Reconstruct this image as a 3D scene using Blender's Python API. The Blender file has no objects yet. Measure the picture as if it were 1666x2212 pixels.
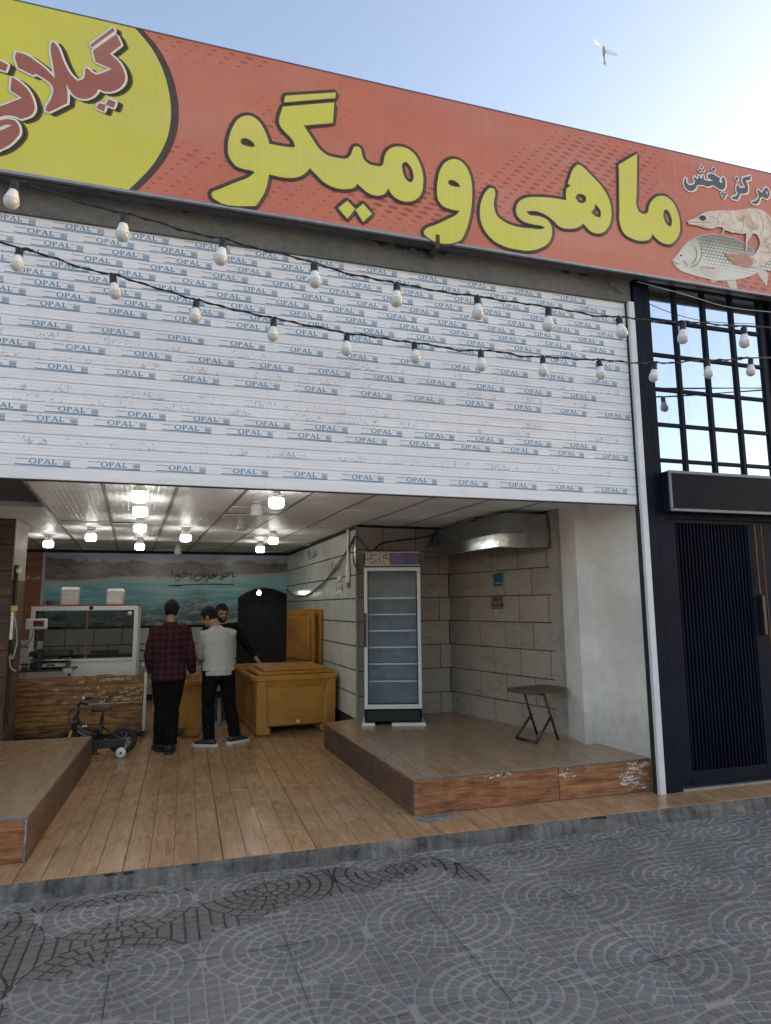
import bpy, bmesh, math, random
from mathutils import Vector, Matrix, Quaternion, noise as mnoise
from mathutils.geometry import tessellate_polygon
random.seed(7)
rad = math.radians
scene = bpy.context.scene
COL = scene.collection

# ------------------------------------------------------------------ camera
cam_data = bpy.data.cameras.new("camera")
cam = bpy.data.objects.new("camera", cam_data)
COL.objects.link(cam)
cam_data.sensor_fit = 'VERTICAL'
cam_data.sensor_height = 24.0
cam_data.sensor_width = 24.0
cam_data.lens = 24.0 * 1418.747 / 2212.0
cam_data.clip_start = 0.05
cam_data.clip_end = 3000.0
CR = Matrix(((0.957237, -0.032935, -0.287423),
             (-0.289217, -0.138196, -0.947234),
             (-0.008525, 0.989857, -0.141811)))
cam.matrix_world = Matrix.Translation((0, 0, 1.62)) @ CR.to_4x4()
scene.camera = cam

# ------------------------------------------------------------------ sky, sun, exposure
SUN_EL, SUN_AZ = rad(10.0), rad(82.0)
world = bpy.data.worlds.new("World")
scene.world = world
world.use_nodes = True
wn, wl = world.node_tree.nodes, world.node_tree.links
bg = wn["Background"]
sky = wn.new("ShaderNodeTexSky")
sky.sky_type = 'NISHITA'
sky.sun_disc = False
sky.sun_elevation = SUN_EL
sky.sun_rotation = SUN_AZ
sky.air_density = 1.0
sky.dust_density = 1.4
sky.ozone_density = 1.0
wl.new(sky.outputs[0], bg.inputs[0])
bg.inputs[1].default_value = 0.11
sun_data = bpy.data.lights.new("sun", 'SUN')
sun_data.energy = 2.6
sun_data.angle = rad(0.53)
sun_data.color = (1.0, 0.88, 0.72)
sun = bpy.data.objects.new("sun", sun_data)
COL.objects.link(sun)
sun_dir = Vector((math.sin(SUN_AZ) * math.cos(SUN_EL), math.cos(SUN_AZ) * math.cos(SUN_EL), math.sin(SUN_EL)))
sun.rotation_euler = sun_dir.to_track_quat('Z', 'Y').to_euler()
sun.location = sun_dir * 60
vs = scene.view_settings
vs.view_transform = 'Standard'
vs.look = 'None'
vs.exposure = 2.2
vs.gamma = 1.0
vs.use_white_balance = True
vs.white_balance_temperature = 7000
vs.white_balance_tint = 20
vs.use_curve_mapping = False
scene.cycles.max_bounces = 8
scene.cycles.use_denoising = True

LAMP = 8.5     # emission of a lit ceiling bulb

# ------------------------------------------------------------------ materials
MATS = {}
class N:
    """small node helper"""
    def __init__(s, name):
        s.m = bpy.data.materials.new(name); s.m.use_nodes = True
        s.t = s.m.node_tree; s.n = s.t.nodes; s.l = s.t.links
        s.b = s.n["Principled BSDF"]; s.out = s.n["Material Output"]
        MATS[name] = s.m
    def new(s, typ, **kw):
        nd = s.n.new(typ)
        for k, v in kw.items():
            if k.startswith('i_'):
                key = k[2:]
                key = int(key) if key.isdigit() else key
                s.put(nd.inputs[key], v)
            else: setattr(nd, k, v)
        return nd
    def put(s, sock, v):
        if hasattr(v, 'is_output') or isinstance(v, bpy.types.NodeSocket): s.l.new(v, sock)
        else:
            if isinstance(v, tuple) and len(v) == 3 and sock.type == 'RGBA': v = v + (1,)
            sock.default_value = v
    def math(s, op, a, b=0.0, c=None, clamp=False):
        nd = s.n.new("ShaderNodeMath"); nd.operation = op; nd.use_clamp = clamp
        s.put(nd.inputs[0], a); s.put(nd.inputs[1], b)
        if c is not None: s.put(nd.inputs[2], c)
        return nd.outputs[0]
    def mix(s, f, a, b, blend='MIX'):
        nd = s.n.new("ShaderNodeMix"); nd.data_type = 'RGBA'; nd.blend_type = blend
        s.put(nd.inputs[0], f); s.put(nd.inputs[6], a); s.put(nd.inputs[7], b)
        return nd.outputs[2]
    def ramp(s, f, stops, interp='LINEAR'):
        nd = s.n.new("ShaderNodeValToRGB"); cr = nd.color_ramp; cr.interpolation = interp
        while len(cr.elements) < len(stops): cr.elements.new(0.5)
        for e, (p, c) in zip(cr.elements, stops):
            e.position = p; e.color = (c if isinstance(c, tuple) else (c, c, c)) + (1,)
        s.put(nd.inputs[0], f); return nd.outputs[0]
    def pos(s, scale=(1, 1, 1), obj=False, off=None, rot=(0, 0, 0)):
        if obj: v = s.n.new("ShaderNodeTexCoord").outputs['Object']
        else: v = s.n.new("ShaderNodeNewGeometry").outputs['Position']
        if off is not None:
            a = s.n.new("ShaderNodeVectorMath"); a.operation = 'ADD'; s.l.new(v, a.inputs[0]); s.put(a.inputs[1], off); v = a.outputs[0]
        mp = s.n.new("ShaderNodeMapping"); s.l.new(v, mp.inputs[0]); mp.inputs['Scale'].default_value = scale; mp.inputs['Rotation'].default_value = rot
        return mp.outputs[0]
    def noise(s, v, scale=5.0, detail=4.0, rough=0.55, dist=0.0):
        nd = s.new("ShaderNodeTexNoise"); s.l.new(v, nd.inputs['Vector'])
        nd.inputs['Scale'].default_value = scale; nd.inputs['Detail'].default_value = detail
        nd.inputs['Roughness'].default_value = rough; nd.inputs['Distortion'].default_value = dist
        return nd.outputs[0]
    def xyz(s, v=None):
        if v is None: v = s.n.new("ShaderNodeNewGeometry").outputs['Position']
        nd = s.n.new("ShaderNodeSeparateXYZ"); s.l.new(v, nd.inputs[0]); return nd.outputs
    def bump(s, h, strength=0.3, dist=0.01):
        nd = s.n.new("ShaderNodeBump"); s.put(nd.inputs['Height'], h)
        nd.inputs['Strength'].default_value = strength; nd.inputs['Distance'].default_value = dist
        s.l.new(nd.outputs[0], s.b.inputs['Normal'])
    def rnd(s): return s.n.new("ShaderNodeObjectInfo").outputs['Random']
    def col(s, v): s.put(s.b.inputs['Base Color'], v)
    def rough(s, v): s.put(s.b.inputs['Roughness'], v)
    def metal(s, v): s.put(s.b.inputs['Metallic'], v)
    def spec(s, v): s.put(s.b.inputs['Specular IOR Level'], v)

def M(name): return MATS[name]
def simple(name, col, rough=0.6, var=0.12, scale=8.0, bump=0.0, metal=0.0, spec=0.5, bscale=None, stretch=(1, 1, 1), rv=0.12, perobj=0.0, obj=False):
    k = N(name)
    v = k.pos(stretch, obj=obj)
    n = k.noise(v, scale, 5, 0.6)
    lo = tuple(c * (1 - var) for c in col); hi = tuple(min(1, c * (1 + var)) for c in col)
    c = k.ramp(n, [(0.3, lo), (0.7, hi)])
    if perobj:
        f = k.math('MULTIPLY_ADD', k.rnd(), 2 * perobj, 1 - perobj)
        cc = k.n.new("ShaderNodeVectorMath"); cc.operation = 'SCALE'; k.l.new(c, cc.inputs[0]); k.l.new(f, cc.inputs['Scale']); c = cc.outputs[0]
    k.col(c)
    k.rough(k.math('MULTIPLY_ADD', k.noise(v, scale * 2.3, 3), rv * 2, rough - rv, clamp=True))
    k.metal(metal); k.spec(spec)
    if bump: k.bump(k.noise(v, bscale or scale * 6, 4), bump, 0.004)
    return k.m

# wood-look floor tile: grain runs along world Y (floor) or X (riser boards)
def wood(name, c_lo, c_mid, c_hi, along='Y', rough=0.32, fine=1.0, dirt=None, contrast=1.0, glossvar=0.12, spec=0.5):
    k = N(name)
    r = k.rnd()
    offx = k.n.new("ShaderNodeCombineXYZ")
    k.put(offx.inputs[0], k.math('MULTIPLY', r, 37.0)); k.put(offx.inputs[1], k.math('MULTIPLY', r, 91.0)); k.put(offx.inputs[2], k.math('MULTIPLY', r, 53.0))
    sc = {'Y': (14, 1.6, 14), 'X': (1.5, 14, 16)}[along]
    v = k.pos(sc, off=offx.outputs[0])
    g = k.noise(v, 1.6 * fine, 6, 0.62, 0.9)
    g2 = k.noise(v, 6.0 * fine, 4, 0.6, 0.4)
    blot = k.noise(k.pos((1, 1, 1), off=offx.outputs[0]), 7.0, 4, 0.6)
    f = k.math('ADD', k.math('MULTIPLY', g, 0.62), k.math('ADD', k.math('MULTIPLY', g2, 0.16), k.math('MULTIPLY', blot, 0.22)))
    w = 0.17 / contrast
    c = k.ramp(f, [(0.5 - w, c_lo), (0.5, c_mid), (0.5 + w, c_hi)])
    f2 = k.math('MULTIPLY_ADD', r, 0.16, 0.92)
    sc2 = k.n.new("ShaderNodeVectorMath"); sc2.operation = 'SCALE'; k.l.new(c, sc2.inputs[0]); k.l.new(f2, sc2.inputs['Scale']); c = sc2.outputs[0]
    if dirt:
        d = k.noise(k.pos((1, 0.7, 1)), 2.3, 6, 0.65, 0.6)
        d2 = k.noise(k.pos(), 21.0, 3, 0.6)
        dm = k.ramp(k.math('ADD', k.math('MULTIPLY', d, 0.75), k.math('MULTIPLY', d2, 0.25)), [(0.46, 0.0), (0.66, 1.0)])
        c = k.mix(k.math('MULTIPLY', dm, dirt[1]), c, dirt[0])
        k.rough(k.math('MULTIPLY_ADD', dm, 0.05, rough + 0.07, clamp=True))
    else:
        k.rough(k.math('MULTIPLY_ADD', g2, glossvar * 2, rough - glossvar, clamp=True))
    k.col(c); k.spec(spec)
    k.bump(g2, 0.12, 0.002)
    return k.m

def emit(name, col, strength):
    k = N(name); k.col(col); k.put(k.b.inputs['Emission Color'], col); k.put(k.b.inputs['Emission Strength'], strength); k.rough(0.4)
    return k.m

# ------------------------------------------------------------------ mesh builder
class MB:
    def __init__(s): s.v = []; s.f = []; s.s = []; s.mi = []; s.m = 0
    def add(s, vs, fs, smooth=False):
        o = len(s.v); s.v += [tuple(p) for p in vs]
        for f in fs: s.f.append(tuple(i + o for i in f)); s.s.append(smooth); s.mi.append(s.m)
        return s
    def box(s, x0, x1, y0, y1, z0, z1, mtx=None):
        vs = [(x0, y0, z0), (x1, y0, z0), (x1, y1, z0), (x0, y1, z0), (x0, y0, z1), (x1, y0, z1), (x1, y1, z1), (x0, y1, z1)]
        if mtx: vs = [mtx @ Vector(p) for p in vs]
        return s.add(vs, [(3, 2, 1, 0), (4, 5, 6, 7), (0, 1, 5, 4), (1, 2, 6, 5), (2, 3, 7, 6), (3, 0, 4, 7)])
    def cbox(s, x0, x1, y0, y1, z0, z1, b=0.005, seg=1, mtx=None, smooth=False):
        bm = bmesh.new(); bmesh.ops.create_cube(bm, size=1.0)
        for vv in bm.verts:
            vv.co = Vector(((x0 + x1) / 2 + vv.co.x * (x1 - x0), (y0 + y1) / 2 + vv.co.y * (y1 - y0), (z0 + z1) / 2 + vv.co.z * (z1 - z0)))
        b = min(b, 0.45 * min(abs(x1 - x0), abs(y1 - y0), abs(z1 - z0)))
        bmesh.ops.bevel(bm, geom=bm.edges[:], offset=b, segments=seg, profile=0.5, affect='EDGES')
        bm.verts.index_update()
        vs = [(mtx @ vv.co if mtx else vv.co.copy()) for vv in bm.verts]
        fs = [tuple(q.index for q in f.verts) for f in bm.faces]
        bm.free(); return s.add(vs, fs, smooth)
    def tube(s, path, r, n=8, caps=True, smooth=True, closed=False, flat=None, up=None):
        """pipe along a path; r a number or a list; flat=(a,b) scales the section on its two axes"""
        P = [Vector(p) for p in path]; k = len(P)
        rr = r if isinstance(r, (list, tuple)) else [r] * k
        tang = []
        for i in range(k):
            a = P[(i - 1) % k] if (closed or i > 0) else P[i]; b = P[(i + 1) % k] if (closed or i < k - 1) else P[i]
            t = (b - a); tang.append(t.normalized() if t.length > 1e-9 else Vector((0, 0, 1)))
        ref = Vector(up) if up else (Vector((0, 0, 1)) if abs(tang[0].z) < 0.9 else Vector((1, 0, 0)))
        vs = []; fs = []
        e1 = None
        for i in range(k):
            t = tang[i]
            if up or e1 is None: e1 = (ref - t * ref.dot(t))
            else: e1 = (e1 - t * e1.dot(t))
            if e1.length < 1e-6: e1 = t.orthogonal()
            e1.normalize(); e2 = t.cross(e1)
            fa, fb = flat if flat else (1, 1)
            for j in range(n):
                a = 2 * math.pi * j / n
                vs.append(P[i] + (e1 * math.cos(a) * fa + e2 * math.sin(a) * fb) * rr[i])
        kk = k if closed else k - 1
        for i in range(kk):
            for j in range(n):
                a = i * n + j; b = i * n + (j + 1) % n; c = ((i + 1) % k) * n + (j + 1) % n; d = ((i + 1) % k) * n + j
                fs.append((a, b, c, d))
        if caps and not closed:
            fs.append(tuple(range(n))[::-1]); fs.append(tuple((k - 1) * n + j for j in range(n)))
        return s.add(vs, fs, smooth)
    def lathe(s, prof, c=(0, 0, 0), n=16, axis=None, smooth=True):
        """prof: (r, h) from bottom to top along axis (default z)"""
        q = Vector((0, 0, 1)).rotation_difference(Vector(axis).normalized()) if axis is not None else Quaternion()
        vs = []; fs = []; c = Vector(c)
        for (r, h) in prof:
            for j in range(n):
                a = 2 * math.pi * j / n
                vs.append(c + q @ Vector((r * math.cos(a), r * math.sin(a), h)))
        for i in range(len(prof) - 1):
            for j in range(n):
                fs.append((i * n + j, i * n + (j + 1) % n, (i + 1) * n + (j + 1) % n, (i + 1) * n + j))
        fs.append(tuple(range(n))[::-1]); fs.append(tuple((len(prof) - 1) * n + j for j in range(n)))
        return s.add(vs, fs, smooth)
    def poly(s, loops, fn, d0=0.0, d1=None):
        """flat polygon with holes; fn(a, b, d) -> 3D. d1 given: a slab between d0 and d1"""
        flat = [p for lp in loops for p in lp]
        tris = tessellate_polygon([[Vector((p[0], p[1], 0)) for p in lp] for lp in loops])
        def sgn(t):
            a, b, c = (flat[i] for i in t); return (b[0] - a[0]) * (c[1] - a[1]) - (b[1] - a[1]) * (c[0] - a[0])
        tris = [t if sgn(t) > 0 else (t[0], t[2], t[1]) for t in tris]
        s.add([fn(p[0], p[1], d0) for p in flat], tris)
        if d1 is not None:
            s.add([fn(p[0], p[1], d1) for p in flat], [(t[0], t[2], t[1]) for t in tris])
            for lp in loops:
                k = len(lp)
                ar = sum(lp[i][0] * lp[(i + 1) % k][1] - lp[(i + 1) % k][0] * lp[i][1] for i in range(k))
                vs = [fn(p[0], p[1], d0) for p in lp] + [fn(p[0], p[1], d1) for p in lp]
                fs = [((i + 1) % k, i, k + i, k + (i + 1) % k) for i in range(k)]
                s.add(vs, fs)
        return s
    def ribbon(s, pts, w, fn, d=0.0):
        """flat stroke of width w along 2D points"""
        k = len(pts); L = []; Rr = []
        for i in range(k):
            a = Vector(pts[max(i - 1, 0)]); b = Vector(pts[min(i + 1, k - 1)]); t = (b - a)
            t = t.normalized() if t.length > 1e-9 else Vector((1, 0)); nn = Vector((-t.y, t.x)) * w / 2
            p = Vector(pts[i]); L.append(p + nn); Rr.append(p - nn)
        vs = [fn(p.x, p.y, d) for p in L] + [fn(p.x, p.y, d) for p in Rr]
        return s.add(vs, [(k + i, k + i + 1, i + 1, i) for i in range(k - 1)])
    def mesh(s, name, mats):
        me = bpy.data.meshes.new(name)
        me.from_pydata(s.v, [], s.f)
        if not isinstance(mats, (list, tuple)): mats = [mats]
        for m in mats: me.materials.append(M(m) if isinstance(m, str) else m)
        me.polygons.foreach_set('use_smooth', s.s)
        me.polygons.foreach_set('material_index', s.mi)
        me.update()
        return me
    def build(s, name, mats, parent=None, **kw): return put(name, s.mesh(name, mats), parent, **kw)

def put(name, me, parent=None, label=None, cat=None, group=None, kind=None, loc=None, rot=None):
    o = bpy.data.objects.new(name, me); COL.objects.link(o)
    if parent is not None: o.parent = parent
    if loc is not None: o.location = loc
    if rot is not None: o.rotation_euler = rot
    for k, v in (('label', label), ('category', cat), ('group', group), ('kind', kind)):
        if v: o[k] = v
    return o
def thing(name, label, cat, loc=(0, 0, 0), rz=0.0, group=None, kind=None):
    o = put(name, None, None, label, cat, group, kind, loc, (0, 0, rz))
    o.empty_display_size = 0.1
    return o
def dup(root, loc=None, rot=None, label=None):
    r = root.copy(); COL.objects.link(r)
    if loc is not None: r.location = loc
    if rot is not None: r.rotation_euler = rot
    if label: r['label'] = label
    for ch in list(root.children):
        c = ch.copy(); COL.objects.link(c); c.parent = r
        for g in list(ch.children):
            d = g.copy(); COL.objects.link(d); d.parent = c
    return r

# 2D helpers
def smooth2(pts, sub=5, corner=48, closed=True):
    k = len(pts); P = [Vector(p) for p in pts]; out = []
    def isc(i):
        a = (P[i] - P[i - 1]); b = (P[(i + 1) % k] - P[i])
        if a.length < 1e-9 or b.length < 1e-9: return True
        return abs(math.degrees(a.angle_signed(b))) > corner
    C = [isc(i) for i in range(k)]
    for i in range(k):
        j = (i + 1) % k; p, q = P[i], P[j]; ch = q - p
        def tan(m, fallback):
            if C[m]: return fallback
            a = P[m] - P[m - 1]; b = P[(m + 1) % k] - P[m]
            t = a.normalized() * b.length + b.normalized() * a.length
            return t.normalized() * ch.length if t.length > 1e-9 else fallback
        t0, t1 = tan(i, ch), tan(j, ch)
        for s_ in range(sub):
            u = s_ / sub; u2, u3 = u * u, u * u * u
            out.append(tuple((2 * u3 - 3 * u2 + 1) * p + (u3 - 2 * u2 + u) * t0 + (-2 * u3 + 3 * u2) * q + (u3 - u2) * t1))
    return out
def crom(pts, sub=6):
    P = [Vector(p) for p in pts]; out = []
    for i in range(len(P) - 1):
        p0 = P[max(i - 1, 0)]; p1 = P[i]; p2 = P[i + 1]; p3 = P[min(i + 2, len(P) - 1)]
        for s_ in range(sub):
            u = s_ / sub
            out.append(0.5 * ((2 * p1) + (p2 - p0) * u + (2 * p0 - 5 * p1 + 4 * p2 - p3) * u * u + (3 * p1 - p0 - 3 * p2 + p3) * u ** 3))
    out.append(P[-1]); return out
def clip_half(poly, nx, ny, c):
    """keep nx*x+ny*y <= c"""
    out = []; k = len(poly)
    for i in range(k):
        a, b = poly[i], poly[(i + 1) % k]
        da = nx * a[0] + ny * a[1] - c; db = nx * b[0] + ny * b[1] - c
        if da <= 0: out.append(a)
        if (da < 0 < db) or (db < 0 < da):
            t = da / (da - db); out.append((a[0] + (b[0] - a[0]) * t, a[1] + (b[1] - a[1]) * t))
    return out
def clip_rect(poly, x0, x1, y0, y1):
    for nx, ny, c in ((-1, 0, -x0), (1, 0, x1), (0, -1, -y0), (0, 1, y1)):
        poly = clip_half(poly, nx, ny, c)
        if len(poly) < 3: return []
    return poly
def area2(p): return 0.5 * sum(p[i][0] * p[(i + 1) % len(p)][1] - p[(i + 1) % len(p)][0] * p[i][1] for i in range(len(p)))
def resample(pts, step):
    P = [Vector(p) for p in pts]; out = [P[0]]
    for a, b in zip(P[:-1], P[1:]):
        n = max(1, int((b - a).length / step))
        for i in range(1, n + 1): out.append(a.lerp(b, i / n))
    return out

# Persian lettering in Blender's own built-in font, joined with presentation forms
_F = {'ا': 'FE8D FE8E', 'آ': 'FE81 FE82', 'ب': 'FE8F FE90 FE91 FE92', 'پ': 'FB56 FB57 FB58 FB59', 'ت': 'FE95 FE96 FE97 FE98', 'ج': 'FE9D FE9E FE9F FEA0',
      'ح': 'FEA1 FEA2 FEA3 FEA4', 'خ': 'FEA5 FEA6 FEA7 FEA8', 'د': 'FEA9 FEAA', 'ر': 'FEAD FEAE', 'ز': 'FEAF FEB0', 'س': 'FEB1 FEB2 FEB3 FEB4', 'ش': 'FEB5 FEB6 FEB7 FEB8',
      'ص': 'FEB9 FEBA FEBB FEBC', 'ط': 'FEC1 FEC2 FEC3 FEC4', 'ع': 'FEC9 FECA FECB FECC', 'ف': 'FED1 FED2 FED3 FED4', 'ق': 'FED5 FED6 FED7 FED8', 'ک': 'FB8E FB8F FB90 FB91',
      'گ': 'FB92 FB93 FB94 FB95', 'ل': 'FEDD FEDE FEDF FEE0', 'م': 'FEE1 FEE2 FEE3 FEE4', 'ن': 'FEE5 FEE6 FEE7 FEE8', 'و': 'FEED FEEE', 'ه': 'FEE9 FEEA FEEB FEEC', 'ی': 'FBFC FBFD FBFE FBFF'}
_F = {k: [chr(int(x, 16)) for x in v.split()] for k, v in _F.items()}
def shape_fa(s_):
    out = []
    for i, ch in enumerate(s_):
        if ch not in _F: out.append(ch); continue
        prev = i > 0 and s_[i - 1] in _F and len(_F[s_[i - 1]]) == 4
        nxt = i + 1 < len(s_) and s_[i + 1] in _F and len(_F[ch]) == 4
        out.append(_F[ch][(3 if nxt else 1) if prev else (2 if nxt else 0)])
    return ''.join(reversed(out))
_TC = {}
def text2d(body):
    """list of (verts, faces) of a flat text, height about 0.7, origin at lower left"""
    if body in _TC: return _TC[body]
    c = bpy.data.curves.new('lettering', 'FONT'); c.body = body; c.resolution_u = 2
    o = bpy.data.objects.new('lettering', c); COL.objects.link(o)
    dg = bpy.context.evaluated_depsgraph_get()
    me = bpy.data.meshes.new_from_object(o.evaluated_get(dg))
    vs = [tuple(v.co) for v in me.vertices]; fs = [tuple(p.vertices) for p in me.polygons]
    bpy.data.objects.remove(o); bpy.data.curves.remove(c); bpy.data.meshes.remove(me)
    _TC[body] = (vs, fs); return vs, fs
def add_text(mb, body, size, fn, x=0.0, y=0.0, align='C', bold=0.0, d=0.0):
    vs, fs = text2d(body)
    if not vs: return
    x0 = min(v[0] for v in vs); x1 = max(v[0] for v in vs)
    sx = {'C': (x0 + x1) / 2, 'L': x0, 'R': x1}[align]
    for k_, (ox, oy) in enumerate(((0, 0),) if not bold else ((0, 0), (bold, 0), (0, bold), (bold, bold))):
        mb.add([fn(x + (v[0] - sx) * size + ox, y + v[1] * size + oy, d + k_ * 0.00012) for v in vs], fs)

# ------------------------------------------------------------------ the materials of this place
def mat_stone(name, base, grout):
    k = N(name); p = k.pos()
    n1 = k.noise(p, 3.0, 6, 0.65); n2 = k.noise(p, 60.0, 4, 0.7); n3 = k.noise(p, 0.9, 4, 0.6)
    f = k.math('ADD', k.math('MULTIPLY', n1, 0.45), k.math('ADD', k.math('MULTIPLY', n2, 0.3), k.math('MULTIPLY', n3, 0.25)))
    c = k.ramp(f, [(0.34, tuple(x * 0.66 for x in base)), (0.5, base), (0.66, tuple(x * 1.38 for x in base))])
    if not grout:
        f2 = k.math('MULTIPLY_ADD', k.rnd(), 0.25, 0.88)
        sc = k.n.new("ShaderNodeVectorMath"); sc.operation = 'SCALE'; k.l.new(c, sc.inputs[0]); k.l.new(f2, sc.inputs['Scale']); c = sc.outputs[0]
    vo = k.new('ShaderNodeTexVoronoi'); k.l.new(p, vo.inputs['Vector']); vo.inputs['Scale'].default_value = 3.2
    spot = k.math('MULTIPLY', k.math('SUBTRACT', k.math('MULTIPLY_ADD', n1, 0.12, -0.012), vo.outputs['Distance']), 60.0, clamp=True)
    c = k.mix(k.math('MULTIPLY', spot, 0.6), c, (0.03, 0.03, 0.03))
    # water that ran off the kerb and dried: a long tongue with its own outline
    x, y, z = k.xyz()
    wob = k.noise(p, 5.0, 5, 0.65)
    wob2 = k.noise(p, 1.7, 3, 0.5)
    def blob(cx, cy, rx, ry, slope=0.0):
        dx = k.math('DIVIDE', k.math('SUBTRACT', x, cx), rx)
        dy = k.math('DIVIDE', k.math('SUBTRACT', k.math('SUBTRACT', y, cy), k.math('MULTIPLY', k.math('SUBTRACT', x, cx), slope)), ry)
        d = k.math('ADD', k.math('MULTIPLY', dx, dx), k.math('MULTIPLY', dy, dy))
        d = k.math('ADD', d, k.math('ADD', k.math('MULTIPLY_ADD', wob, 4.2, -2.1), k.math('MULTIPLY_ADD', wob2, 2.4, -1.2)))
        return k.math('SUBTRACT', 1.0, d, clamp=True)
    m = k.math('MAXIMUM', blob(-0.05, 4.06, 1.15, 0.26, 0.30), blob(-1.05, 4.0, 0.35, 0.55))
    m = k.math('MAXIMUM', m, blob(0.95, 4.32, 0.6, 0.20, 0.15))
    m = k.math('MAXIMUM', m, blob(1.78, 4.27, 0.12, 0.2, -0.9))
    m = k.math('MAXIMUM', m, blob(-0.75, 3.25, 0.10, 0.55, 0))
    m = k.math('MAXIMUM', m, blob(-0.35, 4.50, 0.75, 0.06, 0.02))
    m = k.math('MULTIPLY', m, 7.0 if grout else 2.5, clamp=True)
    c = k.mix(k.math('MULTIPLY', m, 0.97 if grout else 0.16), c, tuple(x * (0.07 if grout else 0.2) for x in base))
    k.col(c)
    k.rough(k.math('SUBTRACT', k.math('MULTIPLY_ADD', n2, 0.2, 0.6), k.math('MULTIPLY', m, 0.22)))
    k.bump(k.math('ADD', n2, n1), 0.7, 0.006)
    return k.m
mat_stone('paver', (0.165, 0.154, 0.140), False)
mat_stone('grout', (0.30, 0.282, 0.256), True)
def kerbmat():
    k = N('kerb_concrete'); p = k.pos(); st = k.pos((9, 1, 1.2))
    n1 = k.noise(p, 4.0, 6, 0.7); n2 = k.noise(st, 1.6, 5, 0.65); n3 = k.noise(p, 45, 4, 0.7)
    f = k.math('ADD', k.math('MULTIPLY', n1, 0.4), k.math('ADD', k.math('MULTIPLY', n2, 0.42), k.math('MULTIPLY', n3, 0.18)))
    k.col(k.ramp(f, [(0.40, (0.03, 0.03, 0.03)), (0.47, (0.085, 0.082, 0.078)), (0.55, (0.135, 0.13, 0.122)), (0.64, (0.26, 0.248, 0.228))]))
    k.rough(0.82); k.bump(k.math('ADD', n1, n3), 0.7, 0.012)
kerbmat()
wood('floor_wood', (0.30, 0.155, 0.07), (0.46, 0.265, 0.132), (0.56, 0.355, 0.20), 'Y', 0.15, 1.0, ((0.19, 0.105, 0.052), 0.5), 1.0)
wood('platform_wood', (0.25, 0.14, 0.07), (0.375, 0.228, 0.128), (0.47, 0.305, 0.185), 'Y', 0.17, 1.0, ((0.22, 0.14, 0.085), 0.45), 1.1)
wood('riser_wood', (0.07, 0.024, 0.012), (0.23, 0.088, 0.036), (0.37, 0.165, 0.075), 'X', 0.38, 1.3, ((0.42, 0.36, 0.33), 0.0), 1.35)
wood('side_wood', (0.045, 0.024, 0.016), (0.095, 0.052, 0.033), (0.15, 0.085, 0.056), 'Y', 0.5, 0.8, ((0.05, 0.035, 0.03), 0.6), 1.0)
wood('counter_wood', (0.03, 0.011, 0.004), (0.19, 0.08, 0.022), (0.40, 0.195, 0.055), 'X', 0.42, 0.9, None, 1.5)
wood('pillar_wood', (0.025, 0.012, 0.008), (0.07, 0.033, 0.019), (0.13, 0.062, 0.036), 'X', 0.5, 0.7, None, 1.3)
simple('slab_joint', (0.05, 0.05, 0.05), 0.9, 0.3)
simple('joint_dark', (0.022, 0.017, 0.013), 0.9, 0.3)
simple('joint_grey', (0.06, 0.055, 0.05), 0.9, 0.3)
simple('mortar', (0.17, 0.17, 0.17), 0.9, 0.4, 18, 0.8, bscale=60)
def tilemat(name, base, vein, rough, perobj=0.06, vs=5.0):
    k = N(name); p = k.pos((1, 1, 1))
    r = k.rnd(); cx = k.n.new("ShaderNodeCombineXYZ"); k.put(cx.inputs[0], k.math('MULTIPLY', r, 40.0)); k.put(cx.inputs[2], k.math('MULTIPLY', r, 17.0))
    v = k.pos((1, 1, 2.2), off=cx.outputs[0], rot=(0.5, 0.2, 0.3))
    n = k.noise(v, vs, 7, 0.62, 1.4); n2 = k.noise(p, 3.0, 4); grime = k.noise(p, 1.1, 5, 0.65)
    c = k.ramp(n, [(0.30, vein), (0.46, base), (0.62, tuple(min(1, x * 1.06) for x in base)), (0.75, tuple(x * 0.9 for x in base))])
    c = k.mix(k.math('MULTIPLY', k.ramp(grime, [(0.48, 0.0), (0.72, 1.0)]), 0.35), c, tuple(x * 0.55 for x in base))
    f2 = k.math('MULTIPLY_ADD', r, 2 * perobj, 1 - perobj)
    sc = k.n.new("ShaderNodeVectorMath"); sc.operation = 'SCALE'; k.l.new(c, sc.inputs[0]); k.l.new(f2, sc.inputs['Scale'])
    k.col(sc.outputs[0]); k.rough(k.math('MULTIPLY_ADD', n2, 0.15, rough - 0.07)); k.bump(n, 0.05, 0.003)
tilemat('nook_tile', (0.31, 0.262, 0.218), (0.215, 0.178, 0.145), 0.45)
tilemat('white_tile', (0.52, 0.53, 0.475), (0.43, 0.44, 0.385), 0.14, 0.03)
tilemat('back_tile', (0.44, 0.435, 0.40), (0.35, 0.34, 0.31), 0.25, 0.04)
simple('tile_joint', (0.012, 0.011, 0.010), 0.9, 0.3)
def plaster():
    k = N('plaster'); p = k.pos(); x, y, z = k.xyz()
    n1 = k.noise(p, 1.6, 6, 0.65); n2 = k.noise(p, 9.0, 5, 0.65); n3 = k.noise(p, 50, 3)
    c = k.ramp(n1, [(0.35, (0.58, 0.54, 0.50)), (0.6, (0.72, 0.68, 0.645))])
    low = k.ramp(k.math('ADD', z, k.math('MULTIPLY_ADD', n2, 0.9, -0.45)), [(0.28, 1.0), (0.75, 0.0)])
    c = k.mix(k.math('MULTIPLY', low, 0.5), c, (0.26, 0.25, 0.235))
    chip = k.ramp(k.math('ADD', n2, k.math('MULTIPLY', low, 0.10)), [(0.735, 0.0), (0.75, 1.0)])
    c = k.mix(chip, c, (0.62, 0.61, 0.60)); k.col(c); k.rough(0.85); k.bump(k.math('ADD', n2, k.math('MULTIPLY', n3, 0.3)), 0.25, 0.01)
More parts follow.
